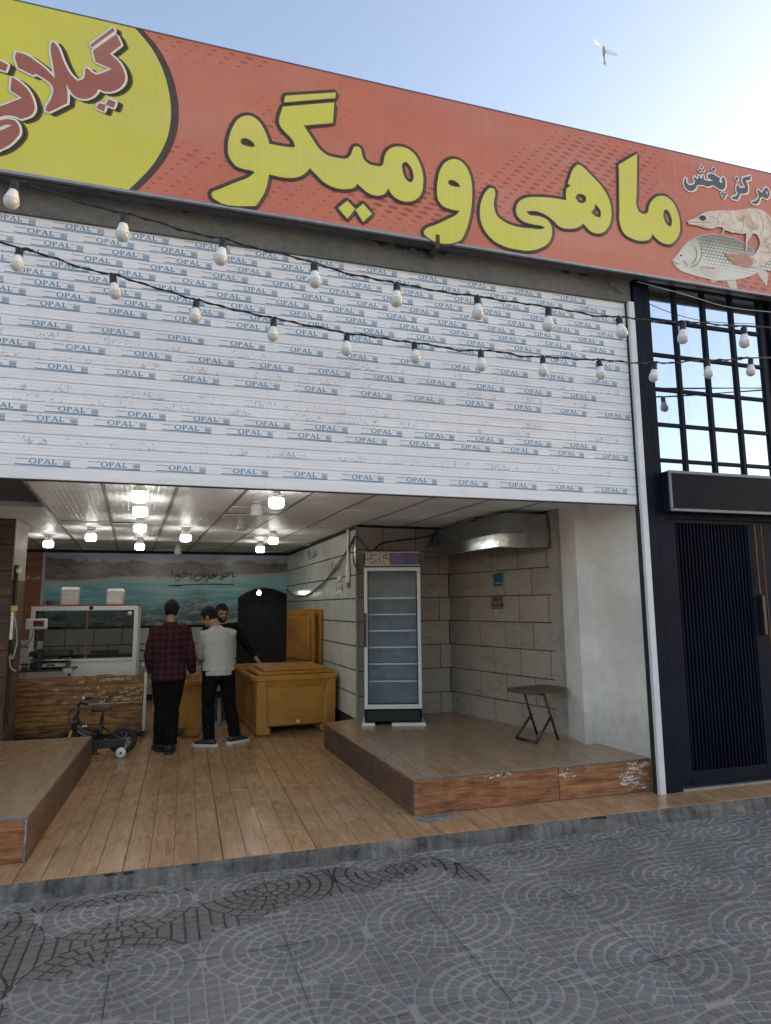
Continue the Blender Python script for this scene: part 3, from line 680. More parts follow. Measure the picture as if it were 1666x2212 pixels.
# outlines of the printed sign (metres on the sign plane: x, z) and of the handwriting on the mural
TR={'gil_bar':[(-0.816,5.799),(-0.669,5.983),(-0.655,5.96),(-0.806,5.777)],
'gil_body':[(-0.797,5.753),(-0.643,5.936),(-0.604,5.855),(-0.68,5.759),(-0.61,5.7),(-0.569,5.621),(-0.564,5.568),(-0.593,5.499),(-0.65,5.451),(-0.701,5.437),(-0.742,5.449),(-0.758,5.41),(-0.792,5.367),(-0.842,5.342),(-0.892,5.348),(-0.934,5.39),(-0.964,5.443),(-0.95,5.369),(-0.947,5.283),(-1.06,5.186),(-1.083,5.191),(-1.082,5.217),(-1.058,5.282),(-1.044,5.346),(-1.047,5.388),(-1.073,5.421),(-1.117,5.449),(-1.171,5.472),(-1.176,5.451),(-1.282,5.489),(-1.304,5.591),(-1.297,5.61),(-1.238,5.604),(-1.166,5.566),(-1.093,5.515),(-1.038,5.46),(-1.052,5.543),(-1.08,5.72),(-1.078,5.745),(-1.063,5.755),(-1.046,5.738),(-0.985,5.604),(-0.93,5.513),(-0.888,5.479),(-0.85,5.506),(-0.841,5.544),(-0.841,5.588),(-0.826,5.601),(-0.795,5.573),(-0.766,5.561),(-0.73,5.581),(-0.659,5.636),(-0.775,5.667)],
'gil_d1':[(-0.749,5.29),(-0.736,5.332),(-0.686,5.331),(-0.697,5.273)],
'gil_d2':[(-0.686,5.331),(-0.673,5.381),(-0.62,5.368),(-0.633,5.317)],
'gil_n':[(-1.316,5.404),(-1.265,5.378),(-1.206,5.324),(-1.167,5.248),(-1.156,5.183),(-1.177,5.131),(-1.236,5.089),(-1.274,5.101),(-1.335,5.096),(-1.374,5.074),(-1.426,5.054),(-1.431,5.128),(-1.379,5.156),(-1.24,5.256),(-1.318,5.297)],
'gil_y':[(-1.372,5.046),(-1.32,5.07),(-1.272,5.068),(-1.246,5.028),(-1.24,4.979),(-1.263,4.924),(-1.306,4.865),(-1.357,4.822),(-1.408,4.795),(-1.418,4.948),(-1.366,4.968),(-1.293,5.026),(-1.304,5.03),(-1.368,4.996),(-1.42,4.973),(-1.423,5.013)],
'gil_d3':[(-1.403,5.514),(-1.347,5.494),(-1.357,5.44),(-1.398,5.447),(-1.439,5.453),(-1.437,5.514)],
'yellow':[(-0.519,6.034),(-0.39,5.894),(-0.299,5.725),(-0.245,5.529),(-0.227,5.353),(-0.24,5.189),(-0.281,5.048),(-0.336,4.913),(-0.399,4.808)],
'meg':[(0.622,5.62),(1.048,5.759),(1.035,5.568),(0.794,5.491),(0.861,5.395),(0.926,5.308),(0.984,5.27),(1.057,5.261),(1.084,5.261),(1.135,5.264),(1.165,5.28),(1.187,5.312),(1.204,5.361),(1.217,5.387),(1.239,5.399),(1.265,5.393),(1.278,5.368),(1.286,5.319),(1.308,5.282),(1.351,5.258),(1.404,5.255),(1.444,5.26),(1.466,5.286),(1.475,5.339),(1.503,5.41),(1.557,5.459),(1.62,5.477),(1.684,5.472),(1.747,5.433),(1.792,5.357),(1.818,5.267),(1.82,5.165),(1.805,5.087),(1.759,5.022),(1.686,4.984),(1.614,4.982),(1.552,5.012),(1.508,5.07),(1.473,5.015),(1.429,4.991),(1.35,4.992),(1.29,5.026),(1.244,5.063),(1.212,5.021),(1.152,4.997),(1.042,4.993),(0.958,5.026),(0.908,5.07),(0.875,5.099),(0.849,5.126),(0.821,5.086),(0.773,5.039),(0.71,5.011),(0.641,5.001),(0.521,5.004),(0.515,4.951),(0.493,4.85),(0.454,4.769),(0.415,4.714),(0.388,4.709),(0.12,4.713),(0.097,4.732),(0.091,4.753),(0.099,4.776),(0.124,4.791),(0.265,4.884),(0.37,4.952),(0.413,4.998),(0.403,5.005),(0.329,5.011),(0.275,5.022),(0.235,5.059),(0.21,5.105),(0.202,5.171),(0.21,5.262),(0.234,5.35),(0.279,5.435),(0.332,5.474),(0.386,5.478),(0.442,5.441),(0.484,5.374),(0.513,5.297),(0.52,5.269),(0.665,5.272),(0.724,5.281),(0.724,5.3),(0.596,5.468)],
'meg_h1':[(0.295,5.243),(0.306,5.268),(0.336,5.278),(0.37,5.27),(0.401,5.246),(0.41,5.222),(0.392,5.214),(0.345,5.212),(0.307,5.219)],
'meg_h2':[(1.633,5.311),(1.646,5.336),(1.677,5.345),(1.709,5.312),(1.731,5.26),(1.734,5.204),(1.716,5.165),(1.688,5.167),(1.657,5.198),(1.636,5.26)],
'meg_bar':[(0.642,5.723),(1.06,5.854),(1.055,5.801),(0.631,5.661)],
'meg_d1':[(1.083,4.818),(1.158,4.896),(1.224,4.834),(1.158,4.736)],
'meg_d2':[(1.227,4.827),(1.292,4.893),(1.366,4.816),(1.29,4.732)],
'waw':[(2.107,5.461),(2.159,5.46),(2.215,5.423),(2.256,5.344),(2.273,5.242),(2.272,5.136),(2.256,5.0),(2.229,4.882),(2.193,4.782),(2.149,4.709),(2.125,4.693),(1.844,4.694),(1.822,4.715),(1.822,4.743),(1.836,4.761),(1.919,4.81),(2.041,4.887),(2.127,4.949),(2.153,4.983),(2.062,4.984),(1.997,5.001),(1.956,5.049),(1.946,5.132),(1.956,5.238),(1.986,5.348),(2.035,5.42)],
'waw_h':[(2.046,5.227),(2.059,5.251),(2.092,5.261),(2.125,5.252),(2.159,5.22),(2.159,5.206),(2.114,5.202),(2.063,5.209)],
'ma':[(3.805,5.751),(4.021,5.91),(4.004,5.697),(3.985,5.482),(3.976,5.355),(3.999,5.304),(4.051,5.286),(4.099,5.315),(4.119,5.381),(4.163,5.452),(4.245,5.51),(4.324,5.517),(4.399,5.474),(4.446,5.384),(4.464,5.274),(4.452,5.173),(4.405,5.088),(4.33,5.027),(4.26,5.023),(4.186,5.052),(4.136,5.099),(4.093,5.037),(4.038,5.014),(3.903,5.013),(3.816,5.053),(3.778,5.142),(3.782,5.307),(3.798,5.586)],
'ma_h':[(4.278,5.34),(4.294,5.378),(4.329,5.384),(4.363,5.326),(4.373,5.258),(4.353,5.208),(4.315,5.22),(4.283,5.27)],
'hi':[(2.416,5.222),(2.45,5.254),(2.483,5.254),(2.495,5.223),(2.481,5.137),(2.48,5.073),(2.506,5.0),(2.583,4.95),(2.688,4.929),(2.835,4.935),(2.944,4.947),(2.979,4.963),(2.959,4.975),(2.864,4.979),(2.757,4.993),(2.705,5.035),(2.695,5.098),(2.724,5.169),(2.794,5.221),(2.917,5.253),(3.069,5.272),(3.212,5.275),(3.213,5.338),(3.23,5.402),(3.267,5.427),(3.236,5.448),(3.336,5.647),(3.359,5.665),(3.387,5.657),(3.498,5.576),(3.595,5.492),(3.662,5.395),(3.689,5.29),(3.686,5.194),(3.65,5.093),(3.595,5.03),(3.528,5.002),(3.464,5.008),(3.379,5.076),(3.323,5.03),(3.236,5.0),(3.125,5.004),(3.072,5.047),(3.005,5.088),(2.924,5.111),(2.856,5.11),(2.795,5.09),(2.814,5.071),(2.922,5.067),(3.003,5.048),(3.044,4.99),(3.045,4.911),(3.006,4.827),(2.922,4.762),(2.812,4.721),(2.692,4.712),(2.561,4.723),(2.459,4.764),(2.384,4.84),(2.346,4.934),(2.343,5.023),(2.361,5.115)],
'hi_h1':[(3.308,5.322),(3.334,5.358),(3.385,5.37),(3.424,5.351),(3.424,5.31),(3.387,5.279),(3.337,5.28)],
'hi_h2':[(3.514,5.297),(3.559,5.26),(3.577,5.209),(3.56,5.165),(3.503,5.175),(3.469,5.21),(3.499,5.236)],
'pakh':[(4.572,5.763),(4.582,5.765),(4.582,5.718),(4.606,5.695),(4.647,5.703),(4.682,5.73),(4.689,5.76),(4.67,5.775),(4.689,5.804),(4.707,5.782),(4.728,5.786),(4.739,5.821),(4.752,5.823),(4.757,5.792),(4.778,5.796),(4.786,5.834),(4.798,5.832),(4.801,5.796),(4.818,5.785),(4.911,5.803),(4.862,5.816),(4.848,5.82),(4.858,5.859),(4.901,5.875),(4.958,5.86),(5.002,5.843),(4.986,5.803),(5.01,5.793),(5.027,5.804),(5.018,5.839),(5.047,5.87),(5.061,5.847),(5.064,5.796),(5.051,5.749),(5.019,5.722),(4.978,5.724),(4.934,5.741),(4.906,5.751),(4.837,5.719),(4.804,5.724),(4.78,5.73),(4.738,5.719),(4.714,5.721),(4.685,5.672),(4.642,5.639),(4.601,5.635),(4.567,5.657),(4.55,5.697),(4.557,5.735)],
'kaz':[(5.293,5.907),(5.403,5.951),(5.392,5.908),(5.324,5.879),(5.339,5.856),(5.351,5.806),(5.337,5.758),(5.3,5.733),(5.238,5.716),(5.222,5.685),(5.197,5.645),(5.121,5.644),(5.126,5.656),(5.184,5.685),(5.213,5.72),(5.198,5.74),(5.197,5.769),(5.215,5.817),(5.231,5.805),(5.241,5.785),(5.307,5.801),(5.313,5.814),(5.28,5.867)],
'mar':[(5.482,5.82),(5.505,5.79),(5.531,5.787),(5.552,5.822),(5.582,5.854),(5.608,5.851),(5.626,5.813),(5.615,5.758),(5.586,5.728),(5.551,5.731),(5.526,5.745),(5.497,5.721),(5.474,5.672),(5.445,5.644),(5.376,5.643),(5.379,5.654),(5.441,5.684),(5.475,5.717),(5.481,5.748),(5.465,5.782)],
'mar_h':[(5.586,5.813),(5.6,5.815),(5.603,5.786),(5.591,5.778),(5.582,5.793)],
'dot0':[(4.762,5.921),(4.781,5.944),(4.797,5.928),(4.778,5.905)],
'dot1':[(4.739,5.881),(4.758,5.904),(4.773,5.888),(4.754,5.865)],
'dot2':[(4.778,5.886),(4.797,5.909),(4.812,5.893),(4.793,5.87)],
'dot3':[(4.904,5.921),(4.929,5.951),(4.949,5.93),(4.924,5.901)],
'dot4':[(4.994,5.676),(5.015,5.7),(5.032,5.683),(5.011,5.658)],
'dot5':[(5.027,5.672),(5.049,5.697),(5.066,5.679),(5.044,5.655)],
'dot6':[(5.007,5.639),(5.029,5.664),(5.046,5.646),(5.024,5.622)],
'dot7':[(5.189,5.873),(5.215,5.904),(5.236,5.883),(5.21,5.852)],
'fish':[(4.344,4.861),(4.404,4.922),(4.474,5.01),(4.577,5.103),(4.704,5.174),(4.837,5.213),(4.978,5.222),(5.143,5.21),(5.265,5.172),(5.384,5.096),(5.474,5.052),(5.6,5.101),(5.79,5.219),(5.72,5.002),(5.742,4.822),(5.596,4.917),(5.46,4.934),(5.352,4.882),(5.184,4.807),(4.971,4.752),(4.807,4.735),(4.679,4.741),(4.538,4.755),(4.423,4.78),(4.364,4.826)],
'fin1':[(4.971,4.753),(5.089,4.774),(5.098,4.66),(5.027,4.658)],
'fin2':[(5.369,4.881),(5.46,4.93),(5.512,4.898),(5.474,4.755),(5.429,4.814)],
'fin3':[(4.649,4.841),(4.753,4.843),(4.898,4.836),(4.851,4.773),(4.744,4.751)],
'fin4':[(4.762,4.731),(4.893,4.743),(4.805,4.711)],
'eye':[(4.42,4.925),(4.429,4.947),(4.45,4.957),(4.469,4.95),(4.471,4.929),(4.457,4.91),(4.433,4.902),(4.421,4.911)],
'eyep':[(4.435,4.927),(4.443,4.939),(4.455,4.94),(4.459,4.931),(4.453,4.919),(4.439,4.917)],
'shrimp':[(4.551,5.297),(4.622,5.33),(4.699,5.379),(4.785,5.43),(4.962,5.48),(5.175,5.518),(5.307,5.56),(5.438,5.583),(5.533,5.57),(5.617,5.495),(5.688,5.403),(5.702,5.294),(5.644,5.174),(5.554,5.079),(5.431,4.98),(5.325,4.942),(5.155,4.924),(5.042,4.957),(4.967,5.035),(5.126,5.049),(5.293,5.039),(5.397,5.135),(5.433,5.228),(5.407,5.297),(5.323,5.312),(5.235,5.283),(5.108,5.277),(4.945,5.307),(4.777,5.264),(4.665,5.274),(4.568,5.271)],
'tailf':[(4.971,5.032),(5.125,5.045),(5.288,5.034),(5.314,4.998),(5.291,4.945),(5.155,4.928),(5.042,4.957)],
'seye':[(4.696,5.354),(4.706,5.377),(4.74,5.39),(4.772,5.381),(4.773,5.357),(4.747,5.336),(4.711,5.335)],
'leg1':[(4.778,5.271),(4.887,5.304),(4.885,5.286),(4.842,5.264),(4.784,5.258)],
'leg2':[(4.981,5.302),(5.092,5.281),(5.106,5.262),(4.992,5.279),(4.966,5.228),(4.951,5.225)],
'leg3':[(5.261,5.295),(5.366,5.32),(5.268,5.201),(5.249,5.104),(5.231,5.094)]}
HW=[[(-0.255,2.32),(-0.253,2.219)],[(-0.264,2.177),(-0.265,2.168)],[(-0.203,2.165),(-0.17,2.193),(-0.153,2.242),(-0.14,2.193),(-0.11,2.176),(-0.124,2.22),(-0.093,2.176),(-0.051,2.18),(0.008,2.203),(0.041,2.239),(0.057,2.249)],[(0.057,2.249),(0.015,2.234),(-0.036,2.238),(-0.046,2.273),(-0.021,2.305),(0.004,2.3),(0.01,2.261),(-0.011,2.243)],[(-0.184,2.103),(-0.104,2.132)],[(0.09,2.283),(0.081,2.186),(0.095,2.155),(0.124,2.168),(0.136,2.204)],[(0.083,2.101),(0.096,2.11)],[(0.267,2.249),(0.278,2.195),(0.258,2.142),(0.207,2.117),(0.164,2.128),(0.154,2.168),(0.178,2.213)],[(0.205,2.17),(0.214,2.176)],[(0.178,2.213),(0.22,2.24),(0.268,2.247)],[(0.319,2.263),(0.308,2.187),(0.322,2.16),(0.347,2.178),(0.355,2.223)],[(0.3,2.102),(0.311,2.108)],[(0.35,2.098),(0.387,2.142),(0.411,2.214),(0.43,2.16),(0.456,2.161),(0.468,2.214),(0.498,2.232),(0.508,2.188),(0.473,2.17),(0.464,2.196),(0.515,2.223),(0.546,2.224),(0.534,2.192),(0.49,2.196)],[(0.578,2.161),(0.622,2.166),(0.631,2.197),(0.611,2.224)],[(0.614,2.134),(0.657,2.143),(0.691,2.188),(0.664,2.211),(0.656,2.188),(0.709,2.189)],[(0.709,2.189),(0.751,2.252),(0.786,2.27),(0.796,2.243),(0.753,2.198),(0.717,2.207)],[(0.848,2.293),(0.841,2.198),(0.859,2.185),(0.88,2.217)],[(0.856,2.131),(0.859,2.119)],[(0.892,2.294),(0.91,2.298)],[(0.898,2.235),(0.938,2.235)],[(-0.307,2.019),(-0.079,2.019)],[(-0.315,2.02),(0.149,2.042),(0.407,2.049),(0.871,2.045)]]
GILL = [[(4.681,5.106),(4.699,5.038),(4.682,4.944),(4.627,4.866),(4.56,4.828)],[(4.612,5.046),(4.639,4.994),(4.62,4.921),(4.572,4.864)],[(4.348,4.858),(4.381,4.836),(4.412,4.837)],[(4.665,4.844),(4.753,4.846),(4.843,4.856)],[(4.471,4.884),(4.499,4.847),(4.513,4.828)]]
SHL = [[(4.792,5.428),(4.822,5.394),(4.919,5.382),(4.929,5.319)],[(5.2,5.519),(5.229,5.465),(5.236,5.378),(5.202,5.292)],[(5.289,5.549),(5.334,5.491),(5.357,5.392),(5.323,5.312)],[(5.412,5.579),(5.473,5.508),(5.495,5.393),(5.45,5.297)],[(5.533,5.57),(5.589,5.453),(5.572,5.31),(5.477,5.235)],[(5.657,5.435),(5.621,5.281),(5.487,5.171)],[(4.562,5.292),(4.7,5.308),(4.833,5.338)],[(5.588,5.143),(5.48,5.111),(5.413,5.123)]]

# ================================================================== the setting
ZP = -0.095            # top of the pavement stones
ZC = 2.65              # shop ceiling
YB = 12.70             # back wall of the shop
SKEW = -0.073          # the shop's ceiling runs slightly left as it goes back

def floor_fn(z): return lambda a, b, d: (a, b, z + d)

# ------------------------------------------------------------------ pavement of ringed paving stones
pave = MB().box(-60, 60, -120, 4.64, -0.6, ZP - 0.0045).build('pavement', 'grout', kind='structure')
PX, PY, PROT = 0.858, 0.752, rad(1.5)
PK = 0.9856          # the slabs are 0.846 m by 0.741 m
YS_ = PY / PX
def cell_stones():
    out = []
    # centre disc in four quarters
    rings = [(0.0, 0.064, 4), (0.078, 0.133, 14), (0.147, 0.199, 18), (0.213, 0.265, 22), (0.279, 0.331, 27), (0.345, 0.410, 32)]
    for ri, (r0, r1, n) in enumerate(rings):
        g = 0.006 if ri else 0.002
        for i in range(n):
            a0 = 2 * math.pi * i / n + ri * 0.37 * (ri > 0); a1 = 2 * math.pi * (i + 1) / n + ri * 0.37 * (ri > 0)
            seg = 4 if ri == 0 else (2 if ri > 1 else 1)
            ga = g / r1; gi = g / max(r0, 0.02)
            if ri == 0:
                pl = [(0.002 * math.cos((a0 + a1) / 2), 0.002 * math.sin((a0 + a1) / 2))] + [(r1 * math.cos(a0 + ga + (a1 - a0 - 2 * ga) * s_ / seg), r1 * math.sin(a0 + ga + (a1 - a0 - 2 * ga) * s_ / seg)) for s_ in range(seg + 1)]
            else:
                pl = [(r1 * math.cos(a0 + ga + (a1 - a0 - 2 * ga) * s_ / seg), r1 * math.sin(a0 + ga + (a1 - a0 - 2 * ga) * s_ / seg)) for s_ in range(seg + 1)]
                pl += [(r0 * math.cos(a1 - gi - (a1 - a0 - 2 * gi) * s_ / seg), r0 * math.sin(a1 - gi - (a1 - a0 - 2 * gi) * s_ / seg)) for s_ in range(seg + 1)]
            out.append(pl)
    # diamonds in the gap between four rings; the gap's centre is the cell's corner
    h = PX / 2; q = 0.088; g = 0.005; Rc = 0.422
    cs = [(-h, -h), (h, -h), (h, h), (-h, h)]
    q = PX / 12; m = 7
    for i in range(-m, m):
        for j in range(-m, m):
            u0, u1, w0, w1 = i * q + g, (i + 1) * q - g, j * q + g, (j + 1) * q - g
            c = 0.7071
            pl = [(u, w) for u, w in ((u0, w0), (u1, w0), (u1, w1), (u0, w1))]
            mx = sum(p[0] for p in pl) / 4; my = sum(p[1] for p in pl) / 4
            if abs(mx) > h or abs(my) > h: continue
            for (cx, cy) in cs:
                for _ in range(1):
                    nx, ny = cx - mx, cy - my; L = math.hypot(nx, ny) or 1
                    nx, ny = nx / L, ny / L
                    pl = clip_half(pl, nx, ny, cx * nx + cy * ny - Rc) if len(pl) >= 3 else []
            if len(pl) >= 3 and abs(area2(pl)) > 0.00025:
                if area2(pl) < 0: pl = pl[::-1]
                out.append([(x + h, y + h) for x, y in pl])
    return [[(x * PK, y * YS_ * PK) for x, y in p] for p in out]
STONES = cell_stones()
PX *= PK; PY *= PK
def stone_geo(mb, pl, ox=0.0, oy=0.0, z=ZP, rot=0.0, tilt=0.0):
    cx = sum(p[0] for p in pl) / len(pl); cy = sum(p[1] for p in pl) / len(pl); k = len(pl)
    cr, sr = math.cos(rot), math.sin(rot)
    def w(x, y, zz): return (ox + x * cr - y * sr, oy + x * sr + y * cr, zz)
    top = []
    for x, y in pl:
        dx, dy = x - cx, y - cy; L = math.hypot(dx, dy); f = max(0.5, 1 - 0.0055 / L)
        top.append((cx + dx * f, cy + dy * f))
    vs = [w(x, y, z) for x, y in top] + [w(x, y, z - 0.0045) for x, y in pl] + [w(x, y, z - 0.012) for x, y in pl]
    fs = [tuple(range(k))]
    for i in range(k):
        j = (i + 1) % k
        fs.append((i, k + i, k + j, j)); fs.append((k + i, 2 * k + i, 2 * k + j, k + j))
    mb.add(vs, fs)
cells = []
for i in range(-6, 9):
    for j in range(-6, 3):
        ox = 1.4045 + (i * PX) * math.cos(PROT) - (j * PY) * math.sin(PROT); oy = 3.6615 + (i * PX) * math.sin(PROT) + (j * PY) * math.cos(PROT)
        if oy < -1.5 or oy > 5.2: continue
        cells.append((ox, oy))
CRT = CR.transposed()
def project(p):
    c = CRT @ (Vector(p) - Vector((0, 0, 1.62)))
    if c.z > -0.05: return None
    return (0.5 * 1666 + 1418.747 * c.x / -c.z, 0.5 * 2212 - 1418.747 * c.y / -c.z, -c.z)
cand = []; rest = MB()
YK = 4.628              # the stones end at the foot of the kerb
for (ox, oy) in cells:
    for si, pl in enumerate(STONES):
        mx = sum(p[0] for p in pl) / len(pl); my = sum(p[1] for p in pl) / len(pl)
        wx = ox + mx * math.cos(PROT) - my * math.sin(PROT); wy = oy + mx * math.sin(PROT) + my * math.cos(PROT)
        if wy > YK: continue
        pr = project((wx, wy, ZP)); a = abs(area2(pl))
        inview = pr and -20 < pr[0] < 1686 and pr[1] < 2230
        ymax = max(oy + p[0] * math.sin(PROT) + p[1] * math.cos(PROT) for p in pl)
        size = a / (pr[2] ** 3) if inview else 0.0
        if ymax > YK: size = 0.0
        cand.append((size, si, ox, oy, wx, wy))
cand.sort(key=lambda t: -t[0])
smesh = {}
for n_, (size, si, ox, oy, wx, wy) in enumerate(cand):
    if n_ < 300 and size > 0:
        if si not in smesh:
            mb = MB(); stone_geo(mb, STONES[si], 0, 0, 0.0, PROT); smesh[si] = mb.mesh('paving_stone', 'paver')
        o = put('paving_stone', smesh[si], pave, loc=(ox, oy, ZP + random.uniform(-0.0020, 0.0012)))
    else:
        stone_geo(rest, STONES[si], ox, oy, ZP + random.uniform(-0.0022, 0.0012), PROT)
rest.build('paving_stones', 'paver', pave, kind='stuff')
# fine joints of the square slabs that carry the pattern: they cross in the ring centres
jm = MB(); jr_ = random.Random(2)
def jline(a, b):
    a = Vector(a); b = Vector(b); n_ = int((b - a).length / 0.12) + 1; prev = None; d = (b - a).normalized(); s_ = Vector((-d.y, d.x))
    for i in range(n_):
        if jr_.random() < 0.12: continue
        p = a.lerp(b, i / n_); q = a.lerp(b, (i + 1) / n_); w = jr_.uniform(0.0010, 0.0026)
        if max(p.y, q.y) > 4.61: continue
        jm.add([(p.x - s_.x * w, p.y - s_.y * w, ZP + 0.0014), (q.x - s_.x * w, q.y - s_.y * w, ZP + 0.0014), (q.x + s_.x * w, q.y + s_.y * w, ZP + 0.0014), (p.x + s_.x * w, p.y + s_.y * w, ZP + 0.0014)], [(0, 1, 2, 3)])
ex, ey_ = Vector((math.cos(PROT), math.sin(PROT))), Vector((-math.sin(PROT), math.cos(PROT))); o_ = Vector((1.4045, 3.6615))
for i in range(-4, 6): jline(o_ + ex * i * PX - ey_ * 3.2, o_ + ex * i * PX + ey_ * 1.2)
for j in range(-4, 2): jline(o_ + ey_ * j * PY - ex * 3.2, o_ + ey_ * j * PY + ex * 4.2)
jm.build('slab_joints', 'slab_joint', pave, kind='stuff')

bcap = thing('bottle_cap', 'tiny dark bottle cap lying on the paving near the right end of the kerb', 'bottle cap', (3.06, 4.33, ZP + 0.001))
MB().lathe([(0.017, 0.0), (0.016, 0.010), (0.010, 0.0125), (0.002, 0.013)], (0, 0, 0), 14).build('shell', 'paver', bcap)
# ------------------------------------------------------------------ rough concrete kerb
def kerb():
    mb = MB(); n = 700; x0, x1 = -6.0, 9.0; vs = []; fs = []; m = 7
    for i in range(n + 1):
        x = x0 + (x1 - x0) * i / n
        for j in range(m):
            t = j / (m - 1)
            y = 4.662 - 0.030 * t ** 0.8; z = -0.003 - 0.094 * t ** 1.2
            if j not in (0,):
                nz = mnoise.noise(Vector((x * 3.1, t * 2.0, 1.7))) * 0.016 + mnoise.noise(Vector((x * 11, t * 5, 4.2))) * 0.010 + mnoise.noise(Vector((x * 31, t * 9, 2.2))) * 0.006
                y -= nz * 1.1; z += nz * 0.5
            if j == m - 1: y -= 0.004 + 0.012 * mnoise.noise(Vector((x * 4.0, 0, 9))); z = -0.104
            vs.append((x, y, z))
    for i in range(n):
        for j in range(m - 1):
            fs.append((i * m + j, i * m + j + 1, (i + 1) * m + j + 1, (i + 1) * m + j))
    mb.add(vs, fs, True)
    mb.box(x0, x1, 4.662, 4.9, -0.5, -0.03)
    mb.build('kerb', 'kerb_concrete', kind='structure')
kerb()

# ------------------------------------------------------------------ shop floor of wood-look tiles
floor = MB().box(-6.5, 9.0, 4.664, 13.6, -0.4, -0.009).build('shop_floor', 'joint_dark', kind='structure')
FW, FL = 0.1533, 0.535
fm = {}
def plank_mesh(w, l, nm, mat, th=0.012, gap=0.0016):
    key = (round(w, 4), round(l, 4), nm, mat)
    if key not in fm: fm[key] = MB().cbox(gap, w - gap, gap, l - gap, -th, 0, 0.0015).mesh(nm, mat)
    return fm[key]
fx0 = -0.935
for i in range(-21, 58):
    x = fx0 + i * FW
    grp = i // 4
    y = 4.664
    edges = [4.664, 5.228]
    while edges[-1] < 9.6: edges.append(edges[-1] + FL)
    if x > 1.9 or x < -1.1: edges = [4.664, 5.116]
    for a, b in zip(edges[:-1], edges[1:]):
        if a > 5.0 and (x > 1.74 or x < -0.98): continue
        gap_l = 0.0038 if i % 4 == 0 else 0.0011
        # 300 pieces at most: the hidden ones near the back are left to the slab
        m = plank_mesh(FW, b - a, 'floor_tile', 'floor_wood', gap=0.0014)
        o = put('floor_tile', m, floor, loc=(x + (0.0030 if i % 4 == 0 else 0), a, random.uniform(-0.0008, 0.0008)))
        o.scale = ((FW - (0.0034 if i % 4 == 0 else 0)) / FW, 1, 1)
# floor deeper in the shop
for i in range(-8, 20):
    m = plank_mesh(FW * 4, 3.3, 'floor_tile', 'floor_wood')
    if i % 4 == 0: put('floor_tile', m, floor, loc=(fx0 + i * FW, 9.51, -0.001))
# broken corner patched with cement at the foot of the platform
def patch(name, pts, z, mat, parent, h=0.004, amp=0.004):
    mb = MB(); lp = smooth2(pts, 4, 80)
    cx = sum(p[0] for p in lp) / len(lp); cy = sum(p[1] for p in lp) / len(lp); k = len(lp)
    vs = [(cx, cy, z + h + amp)]
    for f, hh in ((0.45, h + amp * 0.8), (0.8, h), (1.0, -0.001)):
        for (x, y) in lp: vs.append((cx + (x - cx) * f, cy + (y - cy) * f, z + hh + (amp * mnoise.noise(Vector((x * 30, y * 30, f))) if f < 1 else 0)))
    fs = [(0, 1 + i, 1 + (i + 1) % k) for i in range(k)]
    for r in range(2):
        for i in range(k): fs.append((1 + r * k + i, 1 + (r + 1) * k + i, 1 + (r + 1) * k + (i + 1) % k, 1 + r * k + (i + 1) % k))
    mb.add(vs, fs, True); return mb.build(name, mat, parent)
patch('cement_patch', [(1.72, 5.08), (1.95, 5.09), (2.12, 5.05), (2.10, 4.98), (1.98, 4.96), (1.86, 4.90), (1.76, 4.95)], 0.0, 'mortar', floor)

# ------------------------------------------------------------------ raised platforms
def platform(name, label, poly, h, yfront, riser_edges, clipx=None):
    t = thing(name, label, 'platform')
    MB().poly([poly], floor_fn(0), -0.004, h - 0.012).build('core', 'mortar', t)
    xs0 = min(p[0] for p in poly); xs1 = max(p[0] for p in poly); ys0 = min(p[1] for p in poly); ys1 = max(p[1] for p in poly)
    i = 0; x = xs0 - 0.05
    while x < xs1:
        y = ys0; first = True
        while y < ys1:
            L = 0.90
            y2 = y + L
            pl = clip_rect(poly, x + 0.0007, x + FW - 0.0007, y + 0.0009, y2 - 0.0009)
            if pl and abs(area2(pl)) > 0.002:
                MB().poly([pl], floor_fn(h), 0.0, -0.013).build('floor_tile', 'platform_wood', t)
            y = y2; first = False
        x += FW; i += 1
    return t
RP = [(1.76, 5.12), (3.975, 5.12), (3.918, 5.785), (3.768, 5.79), (3.846, 6.16), (3.335, 8.10), (2.05, 8.015), (1.615, 7.82)]
rp = platform('raised_platform', 'wide wood-tiled platform carrying the glass-door fridge and the small stool', RP, 0.272, 5.12, None)
# front boards and side boards, proud of the core
def riser(parent, a, b, h, mat, th=0.012, z0=0.004, name='riser_board', b_=0.002):
    a = Vector((a[0], a[1], 0)); b = Vector((b[0], b[1], 0)); d = (b - a); L = d.length; ang = math.atan2(d.y, d.x)
    mt = Matrix.Translation(a) @ Matrix.Rotation(ang, 4, 'Z')
    return MB().cbox(0.001, L - 0.001, -th, -0.0005, z0, h - 0.0135, b_, mtx=mt).build(name, mat, parent)
riser(rp, (1.762, 5.12), (3.05, 5.12), 0.272, 'riser_wood')
riser(rp, (3.053, 5.12), (3.972, 5.12), 0.272, 'riser_wood')
for a, b in ((0.0, 0.33), (0.33, 0.66), (0.66, 1.0)):
    p = Vector((1.615, 7.82)); q = Vector((1.76, 5.12))
    riser(rp, p.lerp(q, a), p.lerp(q, b), 0.272, 'side_wood')
MB().box(1.747, 1.762, 5.1065, 5.1195, 0.003, 0.262).build('corner_trim', 'joint_grey', rp)
MB().tube([(1.76, 5.1175, 0.2665), (2.6, 5.1185, 0.2665), (3.4, 5.117, 0.2662), (3.97, 5.118, 0.266)], 0.006, 6).build('edge_grout', 'mortar', rp)
